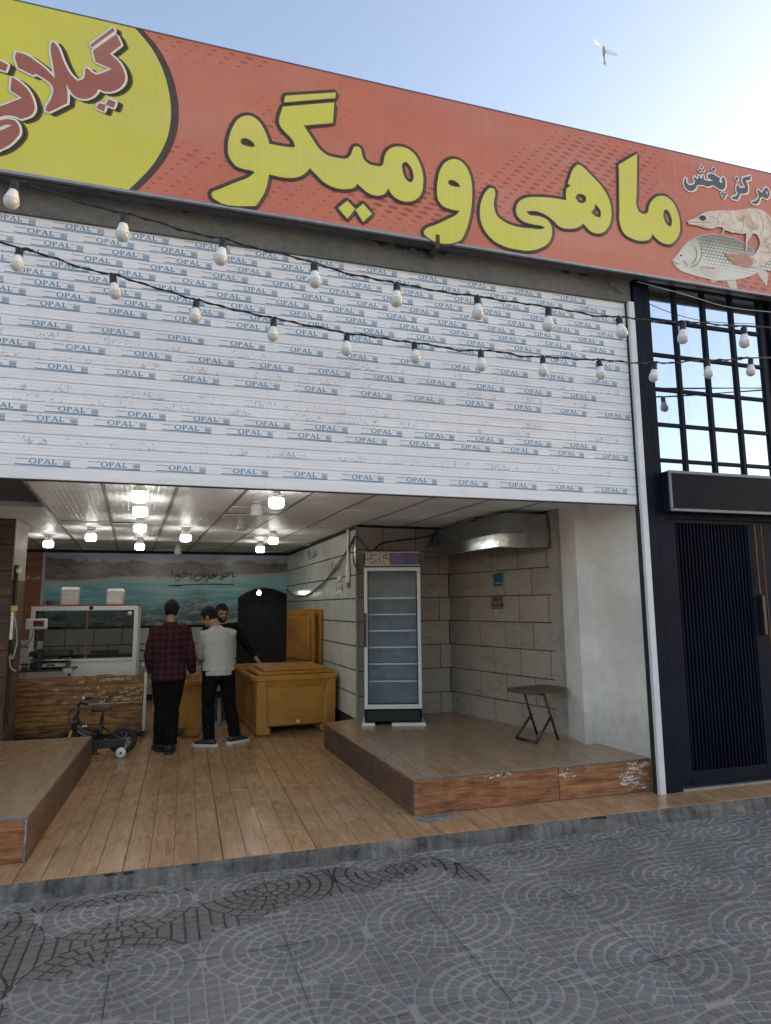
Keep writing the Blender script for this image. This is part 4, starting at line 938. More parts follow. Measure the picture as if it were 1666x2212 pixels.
# chipped edge with cement showing and white paint smears at the right end
patch('chipped_edge', [(1.690, 6.05), (1.74, 6.0), (1.76, 5.86), (1.752, 5.72), (1.742, 5.66), (1.735, 5.80), (1.715, 5.95)], 0.272, 'mortar', rp, 0.002, 0.003)
def smear(parent, x0, x1, z0, z1, y, n, mat='smear_paint', seed=1):
    rr = random.Random(seed); mb = MB()
    for i in range(n):
        x = rr.uniform(x0, x1); z = rr.uniform(z0, z1); w = rr.uniform(0.02, 0.07); h_ = rr.uniform(0.004, 0.016)
        pts = [(x + w * math.cos(a) * rr.uniform(0.6, 1), z + h_ * math.sin(a) * rr.uniform(0.5, 1)) for a in [k_ * 0.785 for k_ in range(8)]]
        mb.poly([pts], lambda a, b, d: (a, y - d, b), 0.0002 * i / n + 0.0003)
    mb.build('paint_smear', mat, parent)
smear(rp, 2.38, 2.60, 0.235, 0.252, 5.108, 26, seed=3)
smear(rp, 3.07, 3.22, 0.18, 0.25, 5.108, 22, seed=4)
smear(rp, 3.66, 3.92, 0.03, 0.25, 5.108, 60, seed=5)
LP = [(-5.0, 5.02), (-0.945, 5.02), (-0.91, 7.86), (-5.0, 7.93)]
lp_ = platform('raised_platform', 'wood-tiled platform at the left edge, the child bicycle behind it', [(-4.19, 5.02), (-0.945, 5.02), (-0.91, 7.86), (-4.19, 7.93)], 0.275, 5.02, None)
riser(lp_, (-2.1, 5.02), (-0.947, 5.02), 0.275, 'riser_wood')
riser(lp_, (-4.19, 5.02), (-2.103, 5.02), 0.275, 'riser_wood')
for a, b in ((0.0, 0.33), (0.33, 0.66), (0.66, 1.0)):
    p = Vector((-0.945, 5.02)); q = Vector((-0.91, 7.86))
    riser(lp_, p.lerp(q, a), p.lerp(q, b), 0.275, 'side_wood')
MB().tube([(-0.948, 5.012, 0.005), (-0.946, 5.011, 0.14), (-0.947, 5.012, 0.262)], 0.009, 6).build('corner_trim', 'mortar', lp_)
patch('chipped_edge', [(-0.95, 5.015), (-0.95, 5.055), (-1.05, 5.05), (-1.16, 5.04), (-1.25, 5.03), (-1.2, 5.012), (-1.05, 5.008)], 0.275, 'mortar', lp_, 0.003, 0.004)

# ------------------------------------------------------------------ walls
def tile_wall(parent, a, b, z0, courses, tile_w, tile_h, mat, gap=0.006, th=0.007, ztop=9.0, offs=None, cut=None, seed=0, gapv=None, name='tile'):
    """tiles proud of a wall face running from a to b (seen from its right-hand side when walking a->b is behind)"""
    a = Vector((a[0], a[1])); b = Vector((b[0], b[1])); d = b - a; L = d.length; d.normalize(); ang = math.atan2(d.y, d.x)
    gapv = gap if gapv is None else gapv
    rr = random.Random(seed); cache = {}
    for c in range(courses):
        z = z0 + c * tile_h; h = min(tile_h, ztop - z)
        if h < 0.03: break
        s = -(offs[c % len(offs)] if offs else (0.5 if c % 2 else 0.0)) * tile_w
        while s < L - 1e-4:
            s0 = max(s, 0); s1 = min(s + tile_w, L)
            if cut:
                hi = cut(z + h / 2)
                s1 = min(s1, hi)
            if s1 - s0 > 0.03:
                w = round(s1 - s0, 4); key = (w, round(h, 3))
                if key not in cache: cache[key] = MB().cbox(gapv / 2, w - gapv / 2, -th, 0, gap / 2, h - gap / 2, 0.002).mesh(name, mat)
                o = put(name, cache[key], parent, loc=(a.x + d.x * s0, a.y + d.y * s0, z), rot=(0, 0, ang))
            s += tile_w
def wall_core(name, label, a, b, z0, z1, th, mat, cat='wall', parent=None):
    a = Vector((a[0], a[1], 0)); b = Vector((b[0], b[1], 0)); d = b - a; L = d.length; ang = math.atan2(d.y, d.x)
    mt = Matrix.Translation(a) @ Matrix.Rotation(ang, 4, 'Z')
    return MB().box(0, L, 0, th, z0, z1, mtx=mt).build(name, mat, parent, label=label, cat=cat)
# right wall of the fridge corner: from the inner corner towards the street; tiles face left
A, B = (3.332, 8.109), (3.846, 6.170)
rw = wall_core('tiled_wall', 'beige tiled side wall behind the stool, with dark joints and a torn plaster edge', A, B, 0.0, 2.75, 0.25, 'tile_joint')
def cutfn(z): return 1.93 + 0.05 * math.sin(z * 9.0)
tile_wall(rw, A, B, 0.225, 9, 0.462, 0.3005, 'nook_tile', gap=0.0095, gapv=0.009, ztop=2.62, offs=(0.15, 0.68), seed=1, cut=lambda z: 1.985 if int((z - .225) / .3) % 2 else 1.95)
# torn plaster strip beyond the tiles
def torn_strip():
    mb = MB(); a = Vector((3.332, 8.109)); d = (Vector((3.846, 6.17)) - a).normalized(); nrm = Vector((d.y, -d.x))
    z = 0.2; pts = []
    rr = random.Random(5)
    while z < 2.66: pts.append((1.82, z)); z += 0.045
    loop = [(2.05, 0.2)] + [(2.06, 2.68)] + [(p[0], p[1]) for p in reversed(pts)]
    mb.poly([loop[::-1] if area2(loop) < 0 else loop], lambda s_, zz, dd: (a.x + d.x * s_ + nrm.x * dd, a.y + d.y * s_ + nrm.y * dd, zz), 0.0062, 0.0)
    mb.build('torn_plaster', 'raw_cement', rw)
    edge = [(1.935 + 0.035 * math.sin(z_ * 9) + rr.uniform(-0.025, 0.035) + 0.10 * max(0, 0.75 - z_), z_) for z_ in [0.2 + 0.05 * i for i in range(50)]]
    lp = edge + [(2.06, 2.65), (2.06, 0.2)]
    MB().poly([lp if area2(lp) > 0 else lp[::-1]], lambda s_, zz, dd: (a.x + d.x * s_ + nrm.x * dd, a.y + d.y * s_ + nrm.y * dd, zz), 0.015, 0.0065).build('torn_plaster', 'raw_cement', rw)
torn_strip()
# plastered pier and wall up to the shutter rail
pp = [(3.83, 6.18), (3.765, 5.79), (3.918, 5.787), (3.980, 5.08), (4.30, 5.08), (4.30, 6.4), (3.90, 6.4)]
MB().poly([pp], floor_fn(0), -0.002, 2.78).build('plaster_wall', 'plaster', label='bare off-white plaster wall between the tiles and the white shutter rail', cat='wall')
# wall behind the fridge
A, B = (2.05, 8.02), (3.332, 8.109)
nb = wall_core('tiled_wall', 'beige tiled wall directly behind the glass-door fridge', A, B, 0.0, 2.75, 0.15, 'tile_joint')
tile_wall(nb, A, B, 0.225, 9, 0.462, 0.3005, 'nook_tile', gap=0.0095, gapv=0.008, ztop=2.62, offs=(0.55, 0.25), seed=2)
# long white tiled wall that runs to the back, with its end pier
A, B = (1.87, YB), (2.05, 8.02)
lw = wall_core('tiled_wall', 'glossy white tiled wall running from the fridge to the back of the shop', A, B, 0.0, 2.75, 0.13, 'tile_joint')
tile_wall(lw, A, B, 0.25, 8, 0.46, 0.2935, 'white_tile', gap=0.015, gapv=0.018, ztop=2.62, offs=(0.2, 0.65), seed=3)
MB().cbox(2.035, 2.066, 8.005, 8.035, 0.26, 2.63, 0.006).build('corner_trim', 'raw_cement', lw)
# back wall: tiles below, printed mural above, dark arch on the right
bw = thing('back_wall', 'back wall with a sea mural above pale tiles and a dark arched opening', 'wall')
arch = [(0.955, 0.0), (0.955, 1.80), (1.10, 1.90), (1.25, 1.965), (1.42, 1.99), (1.60, 1.965), (1.75, 1.91), (1.86, 1.86), (1.86, 0.0)]
fnb = lambda a, b, d: (a, YB + d, b)
outer = [(-4.2, 0.0), (0.955, 0.0)] + arch[1:8] + [(1.86, 0.0), (2.4, 0.0), (2.4, 2.8), (-4.2, 2.8)]
MB().poly([outer], fnb, 0.0, 0.12).build('wall_core', 'tile_joint', bw)
tile_wall(bw, (-4.0, YB), (0.945, YB), 0.10, 5, 0.46, 0.2935, 'back_tile', gap=0.016, gapv=0.014, ztop=1.30, seed=4, offs=(0.1, 0.6))
ml = [(-2.38, 1.312), (0.948, 1.312), (0.948, 1.80), (1.095, 1.908), (1.245, 1.973), (1.42, 1.998), (1.605, 1.973), (1.755, 1.918), (1.868, 1.868), (1.868, 2.60), (-2.38, 2.60)]
MB().poly([ml], fnb, -0.006, -0.0005).build('mural', 'mural_print', bw, label='printed mural of a blue bay with rocks, hills and a beach')
MB().tube([(p[0], YB - 0.006, p[1]) for p in arch[1:8]], 0.012, 6).build('arch_edge', 'raw_cement', bw)
mb = MB()
for pl in HW: mb.ribbon([tuple(p) for p in (crom(pl, 5) if len(pl) > 2 else [Vector(p) for p in pl])], 0.020, lambda a, b, d: (a, YB - 0.0085 - d, b), random.random() * 0.0008)
mb.build('handwriting', 'ink', bw)
# room behind the arch
dr = thing('back_room', 'dark room seen through the arched opening', 'room')
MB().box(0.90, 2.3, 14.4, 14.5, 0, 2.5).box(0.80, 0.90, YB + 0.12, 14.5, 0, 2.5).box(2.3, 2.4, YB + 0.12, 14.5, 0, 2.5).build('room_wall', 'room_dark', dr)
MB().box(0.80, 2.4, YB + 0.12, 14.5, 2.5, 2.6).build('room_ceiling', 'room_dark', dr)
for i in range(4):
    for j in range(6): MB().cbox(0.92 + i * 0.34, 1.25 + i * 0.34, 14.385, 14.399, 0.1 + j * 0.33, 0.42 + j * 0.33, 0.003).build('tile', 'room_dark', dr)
# left part of the shop: brown poster, left wall
MB().box(-4.3, -4.2, 5.08, YB, 0, 2.75).build('side_wall', 'plaster', label='plain side wall at the far left inside the shop', cat='wall')
pb = thing('poster', 'brown poster with two dark and two white lines of verse, left of the mural', 'poster', (-2.62, YB - 0.004, 0))
MB().cbox(-0.40, 0.215, -0.006, 0.0, 1.10, 2.60, 0.001).build('sheet', 'board_brown', pb)
fnp = lambda a, b, d: (a, -0.0075 - d, b)
mb = MB(); add_text(mb, shape_fa('به درویشی قناعت'), 0.105, fnp, 0.19, 2.46, 'R', 0.004); add_text(mb, shape_fa('که سلطانی خطر'), 0.105, fnp, 0.19, 2.29, 'R', 0.004); mb.build('dark_lettering', 'ink_brown', pb)
mb = MB(); add_text(mb, shape_fa('علی ای همای رحمت'), 0.085, fnp, 0.19, 2.14, 'R', 0.004); add_text(mb, shape_fa('تو چه آیتی'), 0.085, fnp, -0.05, 2.03, 'R', 0.004); mb.build('white_lettering', 'print_cream', pb)
MB().cbox(0.222, 0.262, -0.02, 0.0, 0.9, 2.60, 0.004).build('frame_edge', 'fridge_body', pb)

# left pillar clad in brown boards
pl = thing('clad_pillar', 'pillar clad in dark brown boards at the left edge inside the shop', 'pillar', (-1.875, 8.35, 0))
MB().box(-0.62, -0.012, 0.012, 0.60, 0.0, 2.645).build('core', 'joint_dark', pl)
for i in range(9): MB().cbox(-0.62, -0.010, 0.0, 0.011, 0.004 + i * 0.293, 0.291 + i * 0.293, 0.003).build('board', 'pillar_wood', pl)
MB().cbox(-0.0115, 0.0, 0.004, 0.60, 1.95, 2.64, 0.004).build('tile_strip', 'nook_tile', pl)
MB().cbox(-0.0115, 0.004, 0.004, 0.60, 0.0, 1.945, 0.004).build('side_board', 'side_wood', pl)
MB().cbox(0.0045, 0.035, 0.02, 0.10, 0.35, 2.12, 0.004).build('cable_duct', 'joint_dark', pl)
MB().cbox(0.0045, 0.045, 0.0, 0.09, 1.28, 1.60, 0.006).build('switch_box', 'steel', pl)
MB().cbox(0.004, 0.075, -0.012, 0.0, 1.60, 1.66, 0.003).build('tape', 'yellow_tape', pl)
MB().tube(crom([(0.03, 0.0, 1.6), (0.07, -0.02, 1.45), (0.09, -0.01, 1.25), (0.06, -0.02, 1.08), (0.03, 0.0, 1.12)], 6), 0.006, 6).build('cable', 'wire_white', pl)
MB().tube(crom([(0.02, 0.0, 1.1), (0.05, -0.02, 0.98), (0.10, -0.01, 0.94)], 6), 0.005, 6).build('cable', 'wire_white', pl)
MB().tube(crom([(0.05, 0.0, 1.3), (0.13, 0.03, 1.22), (0.2, 0.1, 1.26), (0.22, 0.2, 1.4)], 6), 0.005, 6).build('cable', 'wire_black', pl)
MB().lathe([(0.005, 0), (0.03, 0.005), (0.03, 0.045), (0.02, 0.05)], (0.036, 0.05, 2.06), 12, axis=(0.5, -0.7, -0.2)).build('lamp_end', 'white_plastic', pl)

# ------------------------------------------------------------------ ceiling of patterned panels
ceil = thing('shop_ceiling', 'suspended ceiling of pale patterned panels with one gap at the left', 'ceiling')
PW = 0.587
def relief(mb, q):
    """embossed half-bond pads on the underside of a panel"""
    A, B, C_, D_ = [Vector(p) for p in q]
    nx, ny = 6, 15
    def at(u, v): return A.lerp(B, u).lerp(D_.lerp(C_, u), v)
    for j in range(ny):
        for i in range(-1, nx):
            u0 = (i + (0.5 if j % 2 else 0.0)) / nx; u1 = u0 + 1 / nx; u0 = max(u0, 0.0); u1 = min(u1, 1.0)
            if u1 - u0 < 0.04: continue
            v0, v1 = j / ny, (j + 1) / ny; e = 0.010; f = 0.012
            b = [at(u0 + e * 0.4, v0 + f * 0.4), at(u1 - e * 0.4, v0 + f * 0.4), at(u1 - e * 0.4, v1 - f * 0.4), at(u0 + e * 0.4, v1 - f * 0.4)]
            t = [at(u0 + e * 2.0, v0 + f * 1.6), at(u1 - e * 2.0, v0 + f * 1.6), at(u1 - e * 2.0, v1 - f * 1.6), at(u0 + e * 2.0, v1 - f * 1.6)]
            dn = Vector((0, 0, -0.0005)); tp_ = Vector((0, 0, -0.0055))
            mb.add([p + dn for p in b] + [p + tp_ for p in t], [(7, 6, 5, 4), (0, 4, 5, 1), (1, 5, 6, 2), (2, 6, 7, 3), (3, 7, 4, 0)])
def cpt(i, y): return -1.264 + i * PW + SKEW * (y - 5.706)
yr = [5.085]
while yr[-1] < YB - 0.02: yr.append(min(yr[-1] + 0.56, YB))
for i in range(-5, 10):
    for j in range(len(yr) - 1):
        y0, y1 = yr[j], yr[j + 1]
        if i == -1 and y0 > 5.6 and y1 < 7.4: continue
        if i == -2 and y0 > 5.6 and y1 < 7.4: continue
        xa0, xb0, xa1, xb1 = cpt(i, y0), cpt(i + 1, y0), cpt(i, y1), cpt(i + 1, y1)
        if xb0 > 4.6 or xa0 < -4.6: continue
        z = ZC + random.uniform(0, 0.004)
        sag = 0.0
        if random.random() < 0.13 and j > 1: sag = random.uniform(0.008, 0.03)
        g = 0.010
        vs = [(xa0 + g, y0 + 0.002, z - sag), (xb0 - g, y0 + 0.002, z - sag * 0.3), (xb1 - g, y1 - 0.002, z), (xa1 + g, y1 - 0.002, z)]
        vs += [(x, y, zz + 0.012) for x, y, zz in vs]
        mbp = MB().add(vs, [(3, 2, 1, 0), (4, 5, 6, 7), (0, 1, 5, 4), (1, 2, 6, 5), (2, 3, 7, 6), (3, 0, 4, 7)])
        relief(mbp, vs[:4]) if y0 < 10.5 else None
        mbp.build('ceiling_panel', 'ceiling_panel', ceil)
for i in range(-5, 11):
    a = cpt(i, 5.085); b = cpt(i, YB)
    MB().add([(a - 0.014, 5.085, ZC - 0.007), (a + 0.014, 5.085, ZC - 0.007), (b + 0.014, YB, ZC - 0.007), (b - 0.014, YB, ZC - 0.007),
              (a - 0.014, 5.085, ZC + 0.02), (a + 0.014, 5.085, ZC + 0.02), (b + 0.014, YB, ZC + 0.02), (b - 0.014, YB, ZC + 0.02)],
             [(3, 2, 1, 0), (0, 1, 5, 4), (1, 2, 6, 5), (3, 0, 4, 7)]).build('grid_rail', 'ceiling_grid', ceil)
MB().box(-2.60, -1.20, 5.09, 7.34, ZC + 0.045, ZC + 0.055).build('dark_panel', 'gap_panel', ceil)
MB().box(-1.29 - 1.3, -1.30, 7.30, 7.345, ZC - 0.004, ZC + 0.12).build('gap_edge', 'ceiling_grid', ceil)
# concrete above the ceiling, roof and outer walls of the building
MB().box(-9, -4.22, 5.0, 5.075, -0.1, 4.474).build('plaster_wall', 'plaster', label='plain plastered wall left of the shutter', cat='wall')
bd = thing('shop_building', 'low shop building behind the sign and the shutter', 'building')
MB().box(-9, 4.0, 5.10, 14.6, 3.05, 3.25).build('upper_slab', 'plenum', bd)
MB().box(-9, 16, 5.10, 14.6, 5.55, 5.8).build('roof', 'building_wall', bd)
MB().box(-9, 16, 14.6, 14.9, -0.3, 5.8).build('rear_wall', 'building_wall', bd)
MB().box(-9.3, -9, 5.0, 14.9, -0.3, 5.8).build('end_wall_or_sun_block', 'building_wall', bd)
MB().box(16, 16.3, 5.0, 14.9, -0.3, 5.8).build('end_wall_or_sun_block', 'building_wall', bd)
MB().box(12.1, 15.99, 4.86, 5.36, 4.86, 6.05).build('parapet', 'building_wall', bd)  # unseen stretch past the banner, added at sign height to shade the pavement
MB().box(16.31, 40, 4.86, 14.9, -0.3, 6.4).build('end_wall_or_sun_block', 'building_wall', bd)  # unseen solid block, added to keep the low sun off the pavement
MB().box(4.31, 4.36, 5.40, 14.6, -0.3, 5.55).build('party_wall', 'building_wall', bd)
MB().box(-9, 16, 5.36, 5.42, 4.80, 5.55).build('parapet', 'building_wall', bd)

# ================================================================== facade
# ------------------------------------------------------------------ lintel above the shutter
lin = thing('concrete_lintel', 'grey concrete lintel with crumbled plaster between sign and shutter', 'lintel')
MB().box(-9, 3.99, 5.0, 5.10, 4.475, 5.55).build('beam', 'lintel_concrete', lin)
def crumble(x0, x1, z0, z1, seed, n=40, d=0.012, mat='crumbled'):
    rr = random.Random(seed); top = []; bot = []
    for i in range(n + 1):
        x = x0 + (x1 - x0) * i / n; e = min(1, 4 * i / n, 4 * (n - i) / n)
        bot.append((x, z1 - (z1 - z0) * e * (0.35 + 0.65 * abs(mnoise.noise(Vector((x * 5, seed, 0)))) + 0.35 * abs(mnoise.noise(Vector((x * 21, seed, 3)))))))
    loop = bot + [(x1, z1), (x0, z1)]
    mb = MB().poly([loop], lambda a, b, dd: (a, 5.0 - dd, b), d, 0.0005)
    mb.build('crumbled_plaster', mat, lin)
crumble(1.05, 2.3, 4.52, 4.80, 3, 60)
crumble(-1.6, 1.1, 4.66, 4.80, 8, 80, 0.010)
crumble(2.3, 3.98, 4.63, 4.80, 11, 60, 0.010)
crumble(3.70, 3.985, 4.48, 4.7, 14, 30, 0.011, 'lintel_concrete')

# ------------------------------------------------------------------ the shop sign
sg = thing('shop_sign', 'long red shop sign with big yellow Persian lettering, a yellow disc and a fish', 'sign')
SY = 4.82
def fs_(a, b, d): return (a, SY - d, b)
SZ0, SZ1 = 4.682, 6.028
MB().box(-6.0, 12.0, SY + 0.001, 4.999, SZ0 + 0.031, SZ1 - 0.004).build('sign_box', 'grey_metal', sg)
MB().poly([[(-6.0, SZ0), (12.0, SZ0), (12.0, SZ1), (-6.0, SZ1)]], fs_, 0.0006, -0.0005).build('banner', 'banner_red', sg)
MB().box(-6.0, 12.0, SY - 0.006, SY + 0.02, SZ0 - 0.022, SZ0 - 0.001).build('bottom_trim', 'grey_metal', sg)
MB().box(-6.0, 12.0, SY - 0.004, SY + 0.02, SZ1 + 0.0005, SZ1 + 0.010).build('top_trim', 'box_trim', sg)
MB().box(-6.0, 12.0, SY + 0.022, SY + 0.060, SZ0 - 0.012, SZ0 + 0.0035).build('bottom_angle', 'rust', sg)
MB().box(-6.0, 4.0, SY + 0.0605, 4.999, SZ0 + 0.010, SZ0 + 0.03).build('soffit', 'lintel_concrete', sg)
MB().box(1.925, 1.960, SY - 0.010, SY - 0.0065, SZ0 - 0.03, SZ0 + 0.045).box(1.925, 1.96, SY - 0.0064, 4.985, SZ0 - 0.075, SZ0 - 0.0225).build('bracket', 'rust', sg)
ye = TR['yellow']
ycurve = [tuple(p) for p in crom([(-0.512, SZ1 - 0.001), (-0.392, 5.894), (-0.300, 5.725), (-0.245, 5.529), (-0.227, 5.353), (-0.241, 5.189), (-0.283, 5.045), (-0.343, 4.913), (-0.421, 4.79), (-0.50, SZ0 + 0.001)], 8)]
MB().poly([[(-6.0, SZ0 + 0.001)] + ycurve[::-1] + [(-6.0, SZ1 - 0.001)]], fs_, 0.0016, 0.0009).build('yellow_disc', 'banner_yellow', sg)
def off(pl, dx, dz=0.0): return [(x + dx, z + dz) for x, z in pl]
MB().poly([ycurve + off(ycurve, 0.030)[::-1]], fs_, 0.0018, 0.0010).build('disc_edge', 'outline_dark', sg)
MB().poly([off(ycurve, 0.0302) + off(ycurve, 0.058)[::-1]], fs_, 0.0015, 0.0009).build('disc_shadow', 'outline_soft', sg)
def glyph(name, loops, mat, layer, outl=None, lw=0.018, soft_w=None, sub=5, shadow=None, corner=48):
    L = [smooth2(lp, sub, corner) for lp in loops]
    d = 0.002 + layer * 0.0012
    o = MB().poly(L, fs_, d + 0.0045, d + 0.0012).build(name, mat, sg)
    if outl:
        mb = MB()
        for lp in L: mb.tube([fs_(p[0], p[1], d + 0.0024) for p in lp], lw, 8, closed=True, up=(0, 1, 0), flat=(0.055 * 0.018 / lw, 1.0))
        mb.build('outline', outl, o)
    if soft_w:
        mb = MB()
        for lp in L: mb.tube([fs_(p[0], p[1], d + 0.0012) for p in lp], soft_w, 8, closed=True, up=(0, 1, 0), flat=(0.03 * 0.018 / soft_w, 1.0))
        mb.build('outline_shadow', 'outline_soft', o)
    if shadow:
        mb = MB().poly([off(lp, *shadow) for lp in L], fs_, d + 0.0006, d + 0.0002)
        for lp in L: mb.tube([fs_(p[0] + shadow[0], p[1] + shadow[1], d + 0.0004) for p in lp], lw * 1.1, 6, closed=True, up=(0, 1, 0), flat=(0.01, 1.0))
        mb.build('drop_shadow', 'shadow_soft', o)
    return o
for nm, lp in (('letter', ['meg', 'meg_h1', 'meg_h2']), ('letter_bar', ['meg_bar']), ('letter_dot', ['meg_d1']), ('letter_dot', ['meg_d2']), ('letter', ['waw', 'waw_h']), ('letter', ['ma', 'ma_h']), ('letter', ['hi', 'hi_h1', 'hi_h2'])):
    glyph(nm, [TR[k_] for k_ in lp], 'letter_yellow', 1, 'outline_dark', 0.0145, 0.031)
for nm, k_ in (('letter_bar', 'gil_bar'), ('letter', 'gil_body'), ('letter_dot', 'gil_d1'), ('letter_dot', 'gil_d2'), ('letter', 'gil_n'), ('letter', 'gil_y'), ('letter_dot', 'gil_d3')):
    glyph(nm, [TR[k_]], 'letter_brown', 1 if nm != 'letter_bar' else 2, 'letter_white', 0.016, None, 4, (0.040, -0.012))
for k_ in ('pakh', 'kaz'): glyph('small_letter', [TR[k_]], 'letter_dark', 1, 'letter_white', 0.017, None, 2)
glyph('small_letter', [TR['mar'], TR['mar_h']], 'letter_dark', 1, 'letter_white', 0.016, None, 2)
for i in range(8): glyph('small_dot', [TR['dot%d' % i]], 'letter_dark', 2, 'letter_white', 0.014, None, 1)
fish = glyph('printed_fish', [TR['fish']], 'fish_print', 1, 'letter_white', 0.005, None, 4)
for k_ in ('fin1', 'fin2', 'fin4'): MB().poly([smooth2(TR[k_], 3, 60)], fs_, 0.0028, 0.002).build('fin', 'fin_print', fish)
MB().poly([smooth2(TR['fin3'], 3, 60)], fs_, 0.0096, 0.0085).build('fin', 'fin_print', fish)
MB().poly([smooth2(TR['eye'], 3, 90)], fs_, 0.0090, 0.0082).build('eye', 'letter_white', fish)
MB().poly([smooth2(TR['eyep'], 3, 90)], fs_, 0.0098, 0.0091).build('pupil', 'ink', fish)
for gl_ in GILL: MB().ribbon([tuple(p) for p in crom(gl_, 5)], 0.009, fs_, 0.0100).build('print_line', 'fin_shade', fish)
shr = glyph('printed_shrimp', [TR['shrimp']], 'shrimp_print', 7, 'letter_white', 0.004, None, 4)
for gl_ in SHL: MB().ribbon([tuple(p) for p in crom(gl_, 5)], 0.008, fs_, 0.0152).build('print_line', 'shrimp_shade', shr)
MB().poly([smooth2(TR['tailf'], 3, 60)], fs_, 0.0165, 0.0155).build('tail_fan', 'shrimp_tail', shr)
MB().poly([smooth2(TR['seye'], 3, 90)], fs_, 0.0165, 0.0155).build('eye', 'ink', shr)
for k_ in ('leg1', 'leg2', 'leg3'): MB().poly([TR[k_]], fs_, 0.0170, 0.0160).build('leg', 'fin_print', shr)

# ------------------------------------------------------------------ roller shutter, slat by slat, with the film printing on it
sh = thing('roller_shutter', 'half-raised white roller shutter printed with rows of blue lettering', 'shutter')
SH0, SH1, SP = 2.532, 4.482, 0.0780
NS = int(round((SH1 - SH0) / SP))
def slat_profile():
    # y (outwards negative), z over one pitch: three shallow flutes and a seam
    pr = [(0.007, 0.0005), (0.007, 0.003)]
    for f in range(3):
        z0 = 0.0042 + f * 0.0241
        pr += [(-0.0022, z0), (-0.0036, z0 + 0.005), (-0.0040, z0 + 0.012), (-0.0036, z0 + 0.019), (-0.0024, z0 + 0.0238)]
    pr += [(0.0, 0.0768), (0.007, 0.0775)]
    return pr
def slat_mesh(x0, x1):
    mb = MB(); pr = slat_profile(); k = len(pr)
    vs = [(x0, y, z) for y, z in pr] + [(x1, y, z) for y, z in pr] + [(x0, 0.012, 0.0005), (x0, 0.012, 0.0775), (x1, 0.012, 0.0005), (x1, 0.012, 0.0775)]
    fs = [(i, k + i, k + i + 1, i + 1) for i in range(k - 1)]
    fs += [(2 * k, 2 * k + 2, k, 0), (k - 1, 2 * k - 1, 2 * k + 3, 2 * k + 1)]
    mb.add(vs, fs); return mb.mesh('slat', 'shutter_white')
SM = slat_mesh(-4.21, 3.935)
# a serif word built from strokes, height 1
def serif_word():
    q = MB(); F = lambda a, b, d: (a, b, 0)
    def rect(x0, x1, y0, y1): q.poly([[(x0, y0), (x1, y0), (x1, y1), (x0, y1)]], F)
    def ell(cx, cy, rx, ry, a0=0, a1=2 * math.pi, n=20): return [(cx + rx * math.cos(a0 + (a1 - a0) * i / n), cy + ry * math.sin(a0 + (a1 - a0) * i / n)) for i in range(n + (0 if abs(a1 - a0 - 2 * math.pi) < 1e-6 else 1))]
    q.poly([ell(0.50, 0.5, 0.50, 0.54), ell(0.50, 0.5, 0.32, 0.44)], F)
    x = 1.14                                  # P
    rect(x + 0.07, x + 0.24, 0.08, 0.92); rect(x, x + 0.36, 0, 0.0795); rect(x, x + 0.2395, 0.9205, 1.0)
    o = [(x + 0.2405, 1.0)] + ell(x + 0.40, 0.74, 0.27, 0.26, math.pi / 2, -math.pi / 2, 12) + [(x + 0.2405, 0.48)]
    h = [(x + 0.2405, 0.92)] + ell(x + 0.37, 0.74, 0.13, 0.18, math.pi / 2, -math.pi / 2, 12) + [(x + 0.2405, 0.56)]
    q.poly([o + h[::-1]], F)
    x = 1.92                                  # A
    q.poly([[(x + 0.06, 0.07), (x + 0.17, 0.07), (x + 0.45, 0.80), (x + 0.67, 0.07), (x + 0.88, 0.07), (x + 0.53, 1.03), (x + 0.44, 1.03)]], F)
    rect(x, x + 0.25, 0, 0.0695); rect(x + 0.59, x + 0.99, 0, 0.0695); rect(x + 0.27, x + 0.62, 0.30, 0.38)
    x = 2.98                                  # L
    rect(x + 0.07, x + 0.24, 0.08, 0.92); rect(x, x + 0.35, 0.9205, 1.0); rect(x, x + 0.60, 0, 0.0795)
    q.poly([[(x + 0.2405, 0.08), (x + 0.60, 0.08), (x + 0.69, 0.34), (x + 0.62, 0.34), (x + 0.48, 0.14), (x + 0.2405, 0.13)]], F)
    return q
WORD = serif_word()
def stamp(mb, x, s, dy):
    """one imprint: small print, the word, a thin rule, a little building and a wedge bar below; x left end"""
    def F(a, b): return (x + a, dy, b)
    h = 0.037; bx = 0.088
    mb.m = 0
    mb.add([F(bx + v[0] * h * 1.32, 0.0205 + v[1] * h) for v in WORD.v], WORD.f)
    mb.poly([[(0.0, 0.0095), (0.355, 0.0045), (0.355, 0.0135), (0.0, 0.0165)]], lambda a, b, d: F(a, b))
    mb.m = 1
    for i in range(11): mb.add([F(0.004 + i * 0.0073, 0.050), F(0.004 + i * 0.0073 + 0.0052, 0.050), F(0.004 + i * 0.0073 + 0.0052, 0.0555), F(0.004 + i * 0.0073, 0.0555)], [(0, 1, 2, 3)])
    mb.add([F(0.268, 0.0515), F(0.298, 0.0515), F(0.298, 0.0545), F(0.268, 0.0545)], [(0, 1, 2, 3)])
    # emblem: a block of floors with a tower
    for r in range(5): mb.add([F(0.308, 0.0165 + r * 0.0085), F(0.352, 0.0165 + r * 0.0085), F(0.352, 0.0185 + r * 0.0085), F(0.308, 0.0185 + r * 0.0085)], [(0, 1, 2, 3)])
    for c in range(7):
        hh = 0.058 if c in (0, 6) else (0.050 if c in (2, 3) else 0.044)
        mb.add([F(0.309 + c * 0.0068, 0.0192), F(0.3112 + c * 0.0068, 0.0192), F(0.3112 + c * 0.0068, hh), F(0.309 + c * 0.0068, hh)], [(0, 1, 2, 3)])
    mb.m = 0
